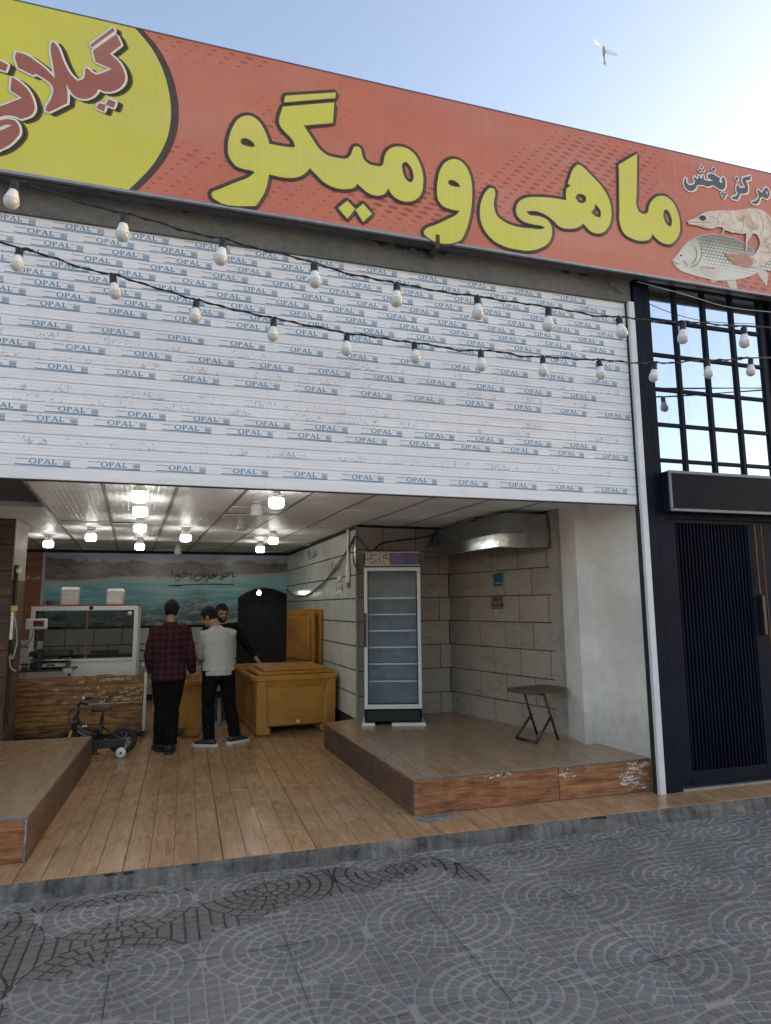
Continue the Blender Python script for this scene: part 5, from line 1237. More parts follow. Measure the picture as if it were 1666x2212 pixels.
ROWS = {1: 's', 3: 'f', 5: 's', 6: 's', 7: 'f', 8: 'f', 10: 's', 11: 'f', 12: 's', 14: 's', 16: 's', 17: 's', 18: 's', 19: 's', 20: 's', 21: 's', 22: 's', 23: 's', 24: 's', 13: 'f'}
OFFS = {1: -1.18, 3: -1.32, 5: -1.12, 6: -1.02, 7: -1.22, 8: -1.0, 10: -1.10, 11: -1.05, 12: -0.98, 14: -1.22, 16: -1.15, 17: -1.05, 18: -1.20, 19: -1.32, 20: -1.10, 21: -1.36, 22: -1.16, 23: -1.28, 24: -1.02, 13: -1.2}
for i in range(NS):
    z = SH0 + 0.0 + i * SP
    if i == 0:
        s0 = MB().cbox(-4.21, 3.935, 5.022, 5.048, SH0 - 0.012, SH0 + SP - 0.001, 0.004).build('bottom_bar', 'shutter_white', sh)
        MB().box(-4.21, 3.93, 5.026, 5.044, SH0 - 0.022, SH0 - 0.0125).build('rubber_seal', 'black_rubber', s0)
        continue
    o = put('slat', SM, sh, loc=(0, 5.030 + random.uniform(-0.0008, 0.0008), z))
    kind = ROWS.get(i)
    if kind:
        mb = MB(); x = OFFS[i] - 2.79 + random.uniform(-0.02, 0.02)
        while x < 3.9:
            if x > -4.2 and x + 0.36 < 3.93: stamp(mb, x, 1, -0.0052)
            x += 0.465
        if kind == 's': mb.build('print', ['print_blue', 'print_thin'], o)
        else: mb.build('print', ['print_faded', 'print_faded'], o)
# white guide rail with its dark slot
gr = thing('shutter_rail', 'tall white steel guide rail at the right end of the shutter', 'rail')
MB().cbox(3.948, 4.008, 4.975, 5.06, -0.002, 4.475, 0.003).build('rail_profile', 'white_frame', gr)
MB().box(3.938, 3.9475, 5.012, 5.058, 0.0, 4.47).build('slot_lip', 'black_rubber', gr)

# ------------------------------------------------------------------ the neighbour's black front
nf = thing('black_shopfront', 'black metal shopfront with a grid of mirrored panes over a slatted door', 'shopfront')
FY = 5.0
def bar(x0, x1, z0, z1, y0=FY, y1=FY + 0.06, name='frame_bar', mat='black_paint', b=0.003): return MB().cbox(x0, x1, y0, y1, z0, z1, b).build(name, mat, nf)
bar(4.012, 4.118, -0.005, 4.86, FY - 0.012, FY + 0.08, 'jamb'); bar(4.122, 4.205, -0.005, 4.86, FY - 0.004, FY + 0.08, 'jamb')
GX = [4.205, 4.496, 4.553, 4.842, 4.902, 5.180, 5.242, 5.540, 5.590]
cols = [(4.205, 4.487), (4.527, 4.830), (4.872, 5.178), (5.220, 5.536)]
vb = [(4.487, 4.527), (4.830, 4.872), (5.178, 5.220), (5.536, 5.595)]
for a, b in vb: bar(a, b, 2.60, 4.86, name='mullion')
zs = [(2.935, 2.970), (3.281, 3.316), (3.628, 3.662), (3.973, 4.007), (4.324, 4.360), (4.700, 4.86)]
for a, b in zs:
    for (x0, x1) in cols: bar(x0 + 0.0005, x1 - 0.0005, a, b, FY + 0.006, FY + 0.055, 'transom')
zr = [(2.62, 2.935), (2.970, 3.281), (3.316, 3.628), (3.662, 3.973), (4.007, 4.324), (4.360, 4.700)]
for (x0, x1) in cols:
    for (z0, z1) in zr:
        tl = random.uniform(-0.0012, 0.0012)
        m = MB().add([(x0 + 0.0008, FY + 0.024 + tl, z0 + 0.0008), (x1 - 0.0008, FY + 0.024 - tl, z0 + 0.0008), (x1 - 0.0008, FY + 0.024, z1 - 0.0008), (x0 + 0.0008, FY + 0.024 + tl * 0.5, z1 - 0.0008),
                      (x0 + 0.0008, FY + 0.030, z0 + 0.0008), (x1 - 0.0008, FY + 0.030, z0 + 0.0008), (x1 - 0.0008, FY + 0.030, z1 - 0.0008), (x0 + 0.0008, FY + 0.030, z1 - 0.0008)],
                     [(0, 1, 2, 3), (7, 6, 5, 4), (0, 4, 5, 1), (1, 5, 6, 2), (2, 6, 7, 3), (3, 7, 4, 0)])
        m.build('pane', 'mirror_glass', nf)
bar(4.206, 5.60, 2.40, 2.60, FY + 0.01, FY + 0.06, 'header')
# plain sign box with a grey rim
bx = thing('sign_box', 'blank black sign box with a grey metal rim above the slatted door', 'sign')
BX0, BX1, BZ0, BZ1, BYF = 4.180, 6.6, 2.450, 2.828, 4.875
MB().box(BX0 + 0.004, BX1, BYF + 0.012, 4.987, BZ0 + 0.004, BZ1 - 0.004).build('box', 'black_paint', bx)
MB().box(BX0 + 0.028, BX1 - 0.03, BYF + 0.006, BYF + 0.0115, BZ0 + 0.028, BZ1 - 0.028).build('panel', 'box_panel', bx)
for (x0, x1, z0, z1) in ((BX0, BX1, BZ1 - 0.028, BZ1), (BX0, BX1, BZ0, BZ0 + 0.028), (BX0, BX0 + 0.028, BZ0 + 0.0285, BZ1 - 0.0285)): MB().cbox(x0, x1, BYF, BYF + 0.02, z0, z1, 0.003).build('rim', 'box_trim', bx)
# door leaf with a field of upright slats
dl = thing('slatted_door', 'black door leaf with a field of thin upright slats and copper pull bars', 'door', (4.206, 5.012, 0))
MB().cbox(0.001, 0.12, 0, 0.04, 0.03, 2.397, 0.003).build('stile', 'black_paint', dl)
MB().cbox(0.955, 1.06, 0, 0.04, 0.03, 2.397, 0.003).build('stile', 'black_paint', dl)
MB().cbox(0.1205, 0.9545, 0, 0.04, 0.03, 0.155, 0.003).build('rail', 'black_paint', dl)
MB().cbox(0.1205, 0.9545, 0, 0.04, 2.36, 2.397, 0.003).build('rail', 'black_paint', dl)
MB().box(0.1205, 0.9545, 0.030, 0.038, 0.1555, 2.3595).build('back_panel', 'black_paint', dl)
ns = 21; sm = MB().cbox(-0.006, 0.006, 0.004, 0.029, 0.156, 2.359, 0.002).mesh('slat', 'box_panel')
for i in range(ns): put('slat', sm, dl, loc=(0.14 + i * (0.795 / (ns - 1)), 0, 0))
MB().cbox(0.10, 1.30, -0.010, -0.0005, 0.055, 0.085, 0.002).build('kick_rail', 'black_paint', dl)
MB().cbox(1.062, 1.30, 0.02, 0.05, 0.03, 2.397, 0.003).build('fixed_panel', 'black_paint', dl)
MB().cbox(1.014, 1.024, -0.03, -0.016, 1.70, 2.37, 0.002).build('pull_bar', 'copper', dl)
MB().cbox(1.102, 1.110, -0.02, -0.008, 0.32, 2.37, 0.002).build('pull_bar', 'copper', dl)
MB().cbox(1.02, 1.055, -0.045, -0.001, 1.32, 1.69, 0.003).build('lock_case', 'black_plastic', dl)
MB().box(0.0, 1.6, -0.012, 0.06, -0.004, 0.012).build('threshold', 'raw_cement', dl)
# beige end pier of the neighbour
np_ = thing('brick_pier', 'beige brick pier at the right edge beside the black shopfront', 'pier', (5.72, 5.0, 0))
MB().box(0.0, 5.5, 0.01, 0.4, -0.1, 4.86).build('core', 'mortar', np_)
for j in range(0, 36):
    for i in range(2):
        x0 = 0.003 + i * 0.21 + (0.1 if j % 2 and i else 0)
        MB().cbox(x0, x0 + (0.1 if (j % 2 and i == 0) else 0.2), 0.0, 0.02, 0.05 + j * 0.068, 0.05 + j * 0.068 + 0.06, 0.003).build('brick', 'brick_beige', np_)
MB().cbox(-0.004, 5.5, -0.006, 0.0095, 3.55, 4.45, 0.004).build('render_coat', 'stucco_beige', np_)
MB().cbox(-0.05, -0.002, 0.0, 0.05, 0.0, 4.86, 0.003).build('edge_post', 'black_paint', np_)
MB().box(4.206, 5.60, 5.10, 5.14, 0, 4.86).build('inner_board', 'black_paint', nf)

# ------------------------------------------------------------------ two strings of bulbs across the front
def bulb_meshes():
    r = 0.030
    sock = MB().lathe([(0.0145, 0.0), (0.0170, -0.004), (0.0170, -0.032), (0.0185, -0.035), (0.0185, -0.040)][::-1], (0, 0, 0), 14).mesh('socket', 'socket_black')
    neck = MB().lathe([(0.0165, -0.0402), (0.0185, -0.047), (0.0230, -0.062), (0.0285, -0.080), (0.0298, -0.086)][::-1], (0, 0, 0), 18).mesh('bulb_base', 'bulb_white')
    pr = [(0.0298, -0.0863)] + [(0.0300 * math.cos(a), -0.090 - 0.030 * math.sin(a)) for a in [i * math.pi / 2 / 6 for i in range(7)]]
    pr[-1] = (0.001, pr[-1][1])
    dome = MB().lathe(pr[::-1], (0, 0, 0), 18).mesh('dome', 'bulb_dome')
    return sock, neck, dome
BSOCK, BNECK, BDOME = bulb_meshes()
ORD = ['first', 'second', 'third', 'fourth', 'fifth', 'sixth', 'seventh', 'eighth', 'ninth', 'tenth', 'eleventh', 'twelfth']
def light_string(name, label, pts, y, grp, which, ext_l, ext_r, sc=1.4):
    rr = random.Random(len(pts))
    w = thing(name, label, 'cable')
    path = [ext_l]
    for i, (x, z) in enumerate(pts):
        path.append((x - 0.016, y, z + 0.014)); path.append((x + 0.016, y, z + 0.014))
        if i + 1 < len(pts):
            x2, z2 = pts[i + 1]; mz = (z + z2) / 2
            path.append((x + (x2 - x) * 0.33, y + rr.uniform(-0.01, 0.01), z + (z2 - z) * 0.33 + rr.uniform(0.0, 0.016)))
            path.append((x + (x2 - x) * 0.68, y + rr.uniform(-0.01, 0.01), z + (z2 - z) * 0.68 + rr.uniform(-0.004, 0.014)))
    path.append(ext_r)
    cp = crom(path, 5)
    MB().tube(cp, 0.0056, 6).build('wire', 'wire_black', w)
    tw = [p + Vector((0, math.cos(i * 1.3) * 0.008, math.sin(i * 1.3) * 0.008)) for i, p in enumerate(cp)]
    MB().tube(tw, 0.0048, 5).build('wire', 'wire_black', w)
    for i, (x, z) in enumerate(pts):
        b = thing('string_bulb', '%s bulb from the left on the %s string of lights' % (ORD[i], which), 'light bulb', (x, y, z + 0.004), 0, grp)
        b.scale = (sc, sc, sc)
        b.rotation_euler = (rr.uniform(-0.12, 0.12), rr.uniform(-0.14, 0.14), rr.uniform(0, 6))
        s = put('socket', BSOCK, b); put('bulb_base', BNECK, b); put('dome', BDOME, b)
UP = [(-0.715, 3.337), (-0.299, 3.268), (0.11, 3.219), (0.513, 3.167), (0.91, 3.124), (1.324, 3.116), (1.719, 3.107), (2.136, 3.109), (2.544, 3.133), (2.964, 3.156)]
LO = [(-0.817, 3.334), (-0.399, 3.258), (0.005, 3.177), (0.401, 3.128), (0.799, 3.088), (1.189, 3.079), (1.598, 3.078), (2.004, 3.083), (2.394, 3.104), (2.807, 3.13), (3.223, 3.189), (3.585, 3.242)]
def recede(p, y0, y1): return [(x * y1 / y0, 1.62 + (z - 1.62) * y1 / y0) for x, z in p]
UP = recede(UP, 2.78, 4.2); LO = recede(LO, 3.33, 4.45)      # both strings hang about half a metre off the front
light_string('bulb_string', 'upper black wire carrying bulbs, nearest to the sign', UP, 4.2, 'bulbs on the upper string', 'upper', (-2.2, 4.3, 4.42), (7.0, 4.25, 4.16), 1.5)
light_string('bulb_string', 'lower black wire carrying bulbs across the printed shutter', LO, 4.45, 'bulbs on the lower string', 'lower', (-2.3, 4.45, 4.18), (7.0, 4.5, 4.10), 1.34)
# thin telephone wire under the sign at the right
tw_ = MB().tube(crom([(4.02, 4.93, 4.66), (4.5, 4.86, 4.56), (5.0, 4.86, 4.50), (5.6, 4.88, 4.53), (6.4, 4.9, 4.6)], 6), 0.004, 6)
tw_.build('thin_wire', 'wire_white', label='thin grey wire slung under the right end of the sign', cat='wire')

# ================================================================== inside the shop
# ------------------------------------------------------------------ ceiling bulbs
def lamp_meshes():
    cap = MB().lathe([(0.030, 0.0), (0.048, -0.012), (0.060, -0.03), (0.066, -0.055), (0.068, -0.062)][::-1], (0, 0, 0), 20).mesh('lamp_cap', 'white_plastic')
    gl = MB().lathe([(0.067, -0.0625), (0.070, -0.075), (0.070, -0.125), (0.066, -0.140), (0.05, -0.150), (0.002, -0.153)][::-1], (0, 0, 0), 20)
    ros = MB().lathe([(0.055, 0.0), (0.055, 0.016), (0.035, 0.03)], (0, 0, 0), 16).mesh('rose', 'white_plastic')
    return cap, gl.mesh('diffuser', 'lamp_glow'), gl.mesh('diffuser', 'bulb_dome'), ros
LCAP, LGLOW, LDEAD, LROSE = lamp_meshes()
lamps = [('A', -0.382, 5.592, 'nearest lit bulb in the middle row of the ceiling'), ('B', -0.431, 6.477, 'second lit bulb in the middle row of the ceiling'), ('C', -0.515, 7.861, 'third lit bulb in the middle row of the ceiling'),
         ('D', -0.667, 10.27, 'farthest lit bulb in the middle row of the ceiling'), ('E', -1.851, 10.09, 'leftmost lit ceiling bulb, beside the brown poster'), ('F', -1.172, 9.02, 'lit ceiling bulb between the leftmost one and the middle row'),
         ('G', -0.022, 8.84, 'small lit ceiling bulb just right of the middle row'), ('H', 0.727, 5.65, 'large lit ceiling bulb nearest the shutter on the right'), ('I', 1.119, 8.955, 'right-hand lit bulb of the pair by the white tiled wall'),
         ('J', 1.097, 10.383, 'left-hand lit bulb of the pair by the white tiled wall')]
def lamp(x, y, label, lit, s=1.0):
    t = thing('ceiling_bulb', label, 'light bulb', (x, y, ZC - 0.042), 0, 'bulbs on the shop ceiling')
    put('lamp_cap', LCAP, t); put('diffuser', LGLOW if lit else LDEAD, t); put('rose', LROSE, t, loc=(0, 0, 0.010))
    t.scale = (s, s, s)
for _, x, y, lb in lamps: lamp(x, y, lb, True, 0.92)
lamp(-0.143, 11.3, 'unlit ceiling bulb in front of the mural', False, 0.85)
lamp(0.631, 6.345, 'unlit ceiling bulb behind the large right-hand one', False, 0.85)
lamp(0.591, 7.524, 'second unlit ceiling bulb, farther back on the right', False, 0.85)
ab = thing('arch_bulb', 'small lit bulb hanging in the dark arched opening', 'light bulb', (1.385, 13.2, 1.98))
MB().lathe([(0.018, -0.05), (0.02, 0.0), (0.004, 0.02)], (0, 0, 0), 12).build('socket', 'white_plastic', ab)
MB().lathe([(0.002, -0.125), (0.028, -0.115), (0.040, -0.09), (0.036, -0.065), (0.020, -0.0505)], (0, 0, 0), 14).build('dome', 'lamp_glow', ab)
MB().tube([(0, 0, 0.015), (0, 0, 0.52)], 0.004, 5).build('cord', 'wire_black', ab)

# ------------------------------------------------------------------ glass-door fridge
fr = thing('glass_door_fridge', 'tall upright fridge with glass door, empty shelves and a lettered header', 'fridge', (2.005, 7.50, 0.272), rad(-16))
W, D, H0, H1 = 0.660, 0.55, 0.175, 1.80
MB().cbox(0, 0.018, 0.03, D, 0.06, 1.985, 0.004).build('side_panel', 'fridge_dark', fr)
MB().cbox(W - 0.018, W, 0.03, D, 0.06, 1.985, 0.004).build('side_panel', 'fridge_dark', fr)
MB().box(0.0185, W - 0.0185, D - 0.04, D, 0.06, 1.98).build('back_panel', 'fridge_inside', fr)
MB().box(0.0185, W - 0.0185, 0.06, D - 0.041, 1.79, 1.80).build('inner_ceiling', 'fridge_inside', fr)
MB().box(0.0185, W - 0.0185, 0.06, D - 0.041, 0.17, 0.185).build('inner_floor', 'white_plastic', fr)
for sx in (0.0186, W - 0.0286): MB().box(sx, sx + 0.010, 0.06, D - 0.041, 0.186, 1.789).build('inner_lining', 'fridge_inside', fr)
for sx in (0.030, W - 0.036):
    m_ = MB()
    m_.box(sx, sx + 0.006, 0.075, 0.085, 0.22, 1.77)
    for q_ in range(34): m_.box(sx - 0.001, sx + 0.007, 0.070, 0.074, 0.23 + q_ * 0.046, 0.245 + q_ * 0.046)
    m_.build('shelf_track', 'grey_metal', fr)
for z in (0.475, 0.672, 0.862, 1.052, 1.242, 1.432):
    m_ = MB().box(0.04, W - 0.04, 0.07, 0.078, z, z + 0.016); m_.box(0.04, W - 0.04, D - 0.06, D - 0.055, z, z + 0.006)
    for q_ in range(19): m_.box(0.045 + q_ * 0.0315, 0.048 + q_ * 0.0315, 0.0785, D - 0.0605, z + 0.004, z + 0.008)
    m_.build('shelf', 'white_frame', fr)
for q_, (hx, hz) in enumerate(((0.16, 1.50), (0.46, 1.52), (0.31, 1.10), (0.50, 0.93), (0.17, 0.60), (0.47, 0.60))):
    MB().tube(crom([(hx, D - 0.045, hz), (hx, D - 0.06, hz + 0.05), (hx + 0.018, D - 0.06, hz + 0.075), (hx + 0.024, D - 0.06, hz + 0.03), (hx + 0.02, D - 0.06, hz)], 4), 0.003, 5).build('wire_hook', 'grey_metal', fr)
dz0, dz1 = 0.185, 1.80
fd = 0.026
for (x0, x1, z0, z1) in ((0, 0.040, dz0, dz1), (W - 0.040, W, dz0, dz1), (0.0405, W - 0.0405, dz1 - 0.045, dz1), (0.0405, W - 0.0405, dz0, dz0 + 0.05)): MB().cbox(x0, x1, -0.028, fd, z0, z1, 0.004).build('door_frame', 'fridge_body', fr)
for (x0, x1, z0, z1) in ((0.0405, 0.050, dz0 + 0.0505, dz1 - 0.0455), (W - 0.050, W - 0.0405, dz0 + 0.0505, dz1 - 0.0455), (0.0505, W - 0.0505, dz1 - 0.056, dz1 - 0.0455), (0.0505, W - 0.0505, dz0 + 0.0505, dz0 + 0.061)): MB().box(x0, x1, -0.018, 0.012, z0, z1).build('gasket', 'black_rubber', fr)
MB().box(0.0505, W - 0.0505, -0.008, -0.003, dz0 + 0.0615, dz1 - 0.0565).build('door_glass', 'pane_glass', fr)
MB().cbox(-0.002, 0.026, -0.055, -0.0285, 0.88, 1.27, 0.008, 2).build('handle', 'black_plastic', fr)
MB().box(0.002, W - 0.002, 0.0, 0.05, 1.805, 1.985).build('header_box', 'fridge_dark', fr)
hp = MB().box(0.014, 0.300, -0.010, -0.0005, 1.832, 1.968).build('header_label', 'label_cream', fr)
hp2 = MB().box(0.3005, W - 0.010, -0.010, -0.0005, 1.832, 1.968).build('header_label', 'purple_print', fr, label='purple half of the fridge header')
for (z0, z1) in ((1.969, 1.984), (1.814, 1.831)): MB().cbox(0.002, W - 0.002, -0.014, -0.0004, z0, z1, 0.002).build('header_rim', 'grey_metal', fr)
fh = lambda a, b, d: (a, -0.0112 - d, b)
mb = MB(); add_text(mb, shape_fa('قبل از انتخاب'), 0.044, fh, 0.155, 1.936, 'C', 0.0022); mb.build('lettering', 'ink_brown', hp)
mb = MB(); add_text(mb, shape_fa('لطفا درب فریزر'), 0.050, fh, 0.155, 1.895, 'C', 0.0028); mb.build('lettering', 'ink_red', hp)
mb = MB(); add_text(mb, shape_fa('را باز نکنید'), 0.046, fh, 0.155, 1.850, 'C', 0.0024); mb.build('lettering', 'ink_brown', hp)
mb = MB(); add_text(mb, 'ASAS', 0.055, fh, 0.395, 1.930, 'C', 0.002)
add_text(mb, shape_fa('گروه صنعتی'), 0.034, fh, 0.38, 1.905, 'C', 0.0012); add_text(mb, shape_fa('سردخانه'), 0.03, fh, 0.39, 1.878, 'C', 0.0012); add_text(mb, shape_fa('تماس بگیرید'), 0.03, fh, 0.38, 1.852, 'C', 0.0012); mb.build('lettering', 'purple_letter', hp2)
bs = MB().cbox(0.004, W - 0.004, 0.0, D, 0.035, 0.182, 0.004).build('base_grille', 'fridge_dark', fr)
for q_ in range(6): MB().box(0.03, W - 0.03, -0.004, -0.0003, 0.055 + q_ * 0.019, 0.064 + q_ * 0.019).build('louvre', 'black_plastic', bs)
for q_, (x0, x1, y0) in enumerate(((-0.03, 0.12, -0.05), (0.31, 0.70, -0.06))):
    bk = thing('packing_board', ('short' if q_ == 0 else 'long') + ' pale board wedged under the fridge', 'board', fr.location + Matrix.Rotation(rad(-16), 3, 'Z') @ Vector((x0, y0, 0)), rad(-16))
    MB().cbox(0, x1 - x0, 0, 0.50, 0.0005, 0.014, 0.002).build('lower_board', 'paper', bk)
    MB().cbox(0.004, x1 - x0 - 0.004, 0.006, 0.50, 0.0145, 0.030, 0.002).build('upper_board', 'white_plastic', bk)

# ------------------------------------------------------------------ extractor hood on the tiled side wall
hd = thing('extractor_hood', 'galvanised steel extractor hood hung from the tiled side wall', 'hood')
def q4(mb, *p): mb.add(p, [(0, 1, 2, 3)])
y0, y1 = 6.30, 8.03
def wx(y): return 3.332 + (8.109 - y) * 0.265 - 0.02
L0, L1 = 3.16, 3.16 - 0.20
zb, zl, zt = 2.232, 2.372, 2.60
ax, bx_ = L0, L1
mb = MB(); q4(mb, (ax, y0, zb), (ax, y0, zl), (bx_, y1, zl), (bx_, y1, zb)); q4(mb, (ax + 0.004, y0, zb), (ax + 0.004, y0, zl), (bx_ + 0.004, y1, zl), (bx_ + 0.004, y1, zb)); mb.build('front_lip', 'galvanised', hd)
mb = MB(); q4(mb, (ax, y0, zl), (ax + 0.08, y0 + 0.02, zt), (bx_ + 0.16, y1, zt), (bx_, y1, zl)); mb.build('sloped_side', 'galvanised', hd)
mb = MB(); q4(mb, (ax, y0 - 0.0005, zb), (wx(y0), y0 - 0.0005, zb), (wx(y0), y0 - 0.0005, zl + 0.02), (ax, y0 - 0.0005, zl)); mb.add([(ax, y0, zl), (wx(y0), y0, zl + 0.02), (ax + 0.30, y0 + 0.01, zl + 0.09)], [(0, 1, 2)])
mb.add([(ax, y0, zl), (ax + 0.30, y0 + 0.01, zl + 0.09), (ax + 0.08, y0 + 0.02, zt)], [(0, 1, 2)]); mb.add([(ax + 0.30, y0 + 0.01, zl + 0.09), (wx(y0), y0, zl + 0.02), (wx(y0), y0 + 0.02, zt), (ax + 0.08, y0 + 0.02, zt)], [(0, 1, 2, 3)]); mb.build('end_panel', 'galvanised', hd)
mb = MB(); q4(mb, (ax + 0.08, y0 + 0.02, zt), (wx(y0), y0 + 0.02, zt), (wx(y1), y1, zt), (bx_ + 0.16, y1, zt)); mb.build('top_panel', 'galvanised', hd)
MB().tube([(ax, y0, zb), (bx_, y1, zb)], 0.006, 6).tube([(ax, y0, zb), (wx(y0), y0, zb)], 0.006, 6).tube([(ax, y0, zl), (bx_, y1, zl)], 0.004, 6).build('folded_edge', 'steel', hd)
MB().box(3.18, 3.42, 6.95, 7.35, zt + 0.003, ZC + 0.05).build('duct', 'galvanised', hd)
MB().lathe([(0.11, 0.0), (0.11, 0.34)], (3.38, 7.3, 2.64), 18, axis=(0.2, -1, 0)).build('duct_pipe', 'galvanised', hd)

# ------------------------------------------------------------------ folding stool
st = thing('folding_stool', 'small stool with dark wooden top and crossed black tube legs by the tiled wall', 'stool', (3.46, 6.16, 0.272), rad(15))
MB().cbox(-0.25, 0.25, -0.165, 0.165, 0.470, 0.500, 0.005).build('seat_frame', 'stool_wood', st)
for i in range(4): MB().cbox(-0.248, 0.248, -0.163 + i * 0.082, -0.083 + i * 0.082, 0.5005, 0.512, 0.003).build('seat_slat', 'stool_wood', st)
for sy_ in (-0.145, 0.145):
    MB().tube([(-0.04, sy_, 0.470), (0.130, sy_, 0.010)], 0.0125, 8).build('leg', 'black_plastic', st)
    MB().tube([(0.052, sy_ * 0.9, 0.225), (-0.160, sy_, 0.013)], 0.0125, 8).build('brace_leg', 'black_plastic', st)
MB().tube([(-0.160, -0.150, 0.0125), (-0.160, 0.150, 0.0125)], 0.0125, 8).build('foot_bar', 'black_plastic', st)
MB().tube([(-0.03, -0.145, 0.455), (-0.03, 0.145, 0.455)], 0.010, 8).build('top_bar', 'black_plastic', st)

# ------------------------------------------------------------------ marks, notices and cables on the walls
aw = math.atan2(6.17 - 8.109, 3.846 - 3.332)
def on_right_wall(s_, z, d=0.0):      # s_: metres from the inner corner
    dx, dy = math.cos(aw), math.sin(aw); return Vector((3.332 + dx * s_ + dy * (0.0125 + d), 8.109 + dy * s_ - dx * (0.0125 + d), z))
fnw = lambda a, b, d: tuple(on_right_wall(a, b, d))
tp = thing('tape_patch', 'torn patch of blue tape on the beige tiles', 'tape')
MB().poly([[(0.885, 1.86), (0.92, 1.84), (1.055, 1.845), (1.06, 1.99), (1.0, 2.005), (0.885, 1.985), (0.88, 1.94), (0.91, 1.935)]], fnw, 0.002, 0.0).build('tape', 'tape_blue', tp)
MB().poly([[(0.94, 1.875), (1.04, 1.878), (1.04, 1.885), (0.94, 1.882)]], fnw, 0.0028, 0.0022).build('stripe', 'paper', tp)
nt = thing('wall_notice', 'small framed brown notice with two lines of writing below the blue tape', 'notice')
MB().poly([[(0.855, 1.578), (1.045, 1.578), (1.045, 1.735), (0.855, 1.735)]], fnw, 0.003, 0.0).build('plate', 'ink_brown', nt)
MB().poly([[(0.866, 1.589), (1.034, 1.589), (1.034, 1.724), (0.866, 1.724)]], fnw, 0.004, 0.0032).build('face', 'notice', nt)
mb = MB(); add_text(mb, shape_fa('لطفا'), 0.085, lambda a, b, d: tuple(on_right_wall(a, b, 0.0046 + d)), 0.95, 1.672, 'C', 0.003); add_text(mb, shape_fa('بفرمایید'), 0.075, lambda a, b, d: tuple(on_right_wall(a, b, 0.0046 + d)), 0.95, 1.61, 'C', 0.003); mb.build('lettering', 'ink', nt)
# marker writing on the white tiles (read from the shop: wall faces left)
def on_white(y, z, d=0.0): return (2.05 - (y - 8.02) * 0.03846 - 0.0125 - d, y, z)
fwt = lambda a, b, d: on_white(10.7 - a, b, d)
wr = thing('wall_scrawl', 'black marker scrawl high on the white tiled wall', 'writing')
mb = MB()
for pl in ([(0, 0.05), (0.02, -0.04), (0.14, -0.03), (0.16, 0.06)], [(0.2, 0.02), (0.26, -0.05), (0.34, -0.01), (0.36, 0.08), (0.40, -0.02), (0.50, 0.0), (0.52, 0.06)], [(0.30, 0.10), (0.32, 0.11)], [(-0.12, -0.02), (-0.10, 0.08), (-0.05, 0.09), (-0.04, 0.04)]):
    mb.ribbon([tuple(p) for p in crom([(a, b + 2.44) for a, b in pl], 5)], 0.024, fwt, 0.0004)
mb.build('strokes', 'ink', wr)
wr2 = thing('wall_scrawl', 'fainter scrawl beside the white cable box on the tiles', 'writing')
mb = MB()
for pl in ([(1.3, 0.06), (1.31, -0.05), (1.45, -0.06), (1.47, 0.05)], [(1.52, 0.1), (1.53, -0.07)], [(1.58, -0.04), (1.66, -0.02), (1.68, 0.05), (1.73, -0.03), (1.80, -0.03)], [(1.88, 0.09), (1.89, -0.05), (1.96, -0.03)], [(1.40, 0.11), (1.42, 0.12)]):
    mb.ribbon([tuple(p) for p in crom([(a, b + 2.16) for a, b in pl], 5)], 0.016, fwt, 0.0004)
mb.build('strokes', 'ink', wr2)
pn = thing('paper_note', 'white paper note with two short words on the white tiles', 'note')
MB().poly([[(1.78, 1.80), (2.02, 1.80), (2.02, 2.03), (1.78, 2.03)]], fwt, 0.0016, 0.0).build('sheet', 'paper', pn)
mb = MB(); f2 = lambda a, b, d: fwt(a, b, 0.0024 + d); add_text(mb, shape_fa('فارسی'), 0.10, f2, 1.9, 1.945, 'C', 0.003); add_text(mb, shape_fa('علی احدی'), 0.085, f2, 1.9, 1.855, 'C', 0.003); mb.build('lettering', 'ink', pn)
cb = thing('cable_box', 'white plastic cable box and duct on the end of the tiled wall', 'box')
p = Vector(on_white(8.33, 1.90))
MB().cbox(p.x - 0.03, p.x - 0.0005, 8.27, 8.40, 1.93, 2.16, 0.005).build('cover', 'white_plastic', cb)
MB().cbox(p.x - 0.022, p.x - 0.0005, 8.30, 8.37, 2.1605, 2.62, 0.003).build('duct', 'white_plastic', cb)
MB().cbox(p.x - 0.028, p.x - 0.0005, 8.285, 8.375, 1.86, 1.9295, 0.003).build('socket', 'notice', cb)
lc = thing('loose_cable', 'black cables looping from the wall corner above the fridge down the white tiles', 'cable')
MB().tube(crom([(2.02, 8.0, 2.5), (2.0, 8.5, 2.30), (1.965, 9.3, 2.05), (1.93, 10.4, 1.86), (1.90, 11.3, 1.80), (1.88, 12.2, 1.86), (1.855, 12.66, 1.95)], 8), 0.008, 6).build('cable', 'wire_black', lc)
MB().tube(crom([(2.02, 8.0, 2.48), (2.0, 8.5, 2.25), (1.955, 9.4, 1.99), (1.92, 10.6, 1.82), (1.88, 11.9, 1.80), (1.85, 12.66, 1.95)], 8), 0.007, 6).build('cable', 'wire_black', lc)
MB().tube(crom([(2.03, 7.98, 2.5), (2.10, 7.95, 2.42), (2.18, 7.9, 2.30), (2.2, 7.8, 2.265)], 8), 0.007, 6).build('cable', 'wire_black', lc)
MB().tube(crom([(2.02, 7.98, 2.5), (1.99, 7.96, 2.40), (1.985, 7.93, 2.2), (2.01, 7.9, 2.10), (2.06, 7.85, 2.05)], 8), 0.008, 6).build('cable', 'wire_black', lc)
MB().tube(crom([(2.28, 8.0, 2.33), (2.4, 8.0, 2.42), (2.9, 8.05, 2.50), (3.2, 7.9, 2.56), (3.4, 7.5, 2.615)], 8), 0.010, 6).build('cable', 'wire_black', lc)
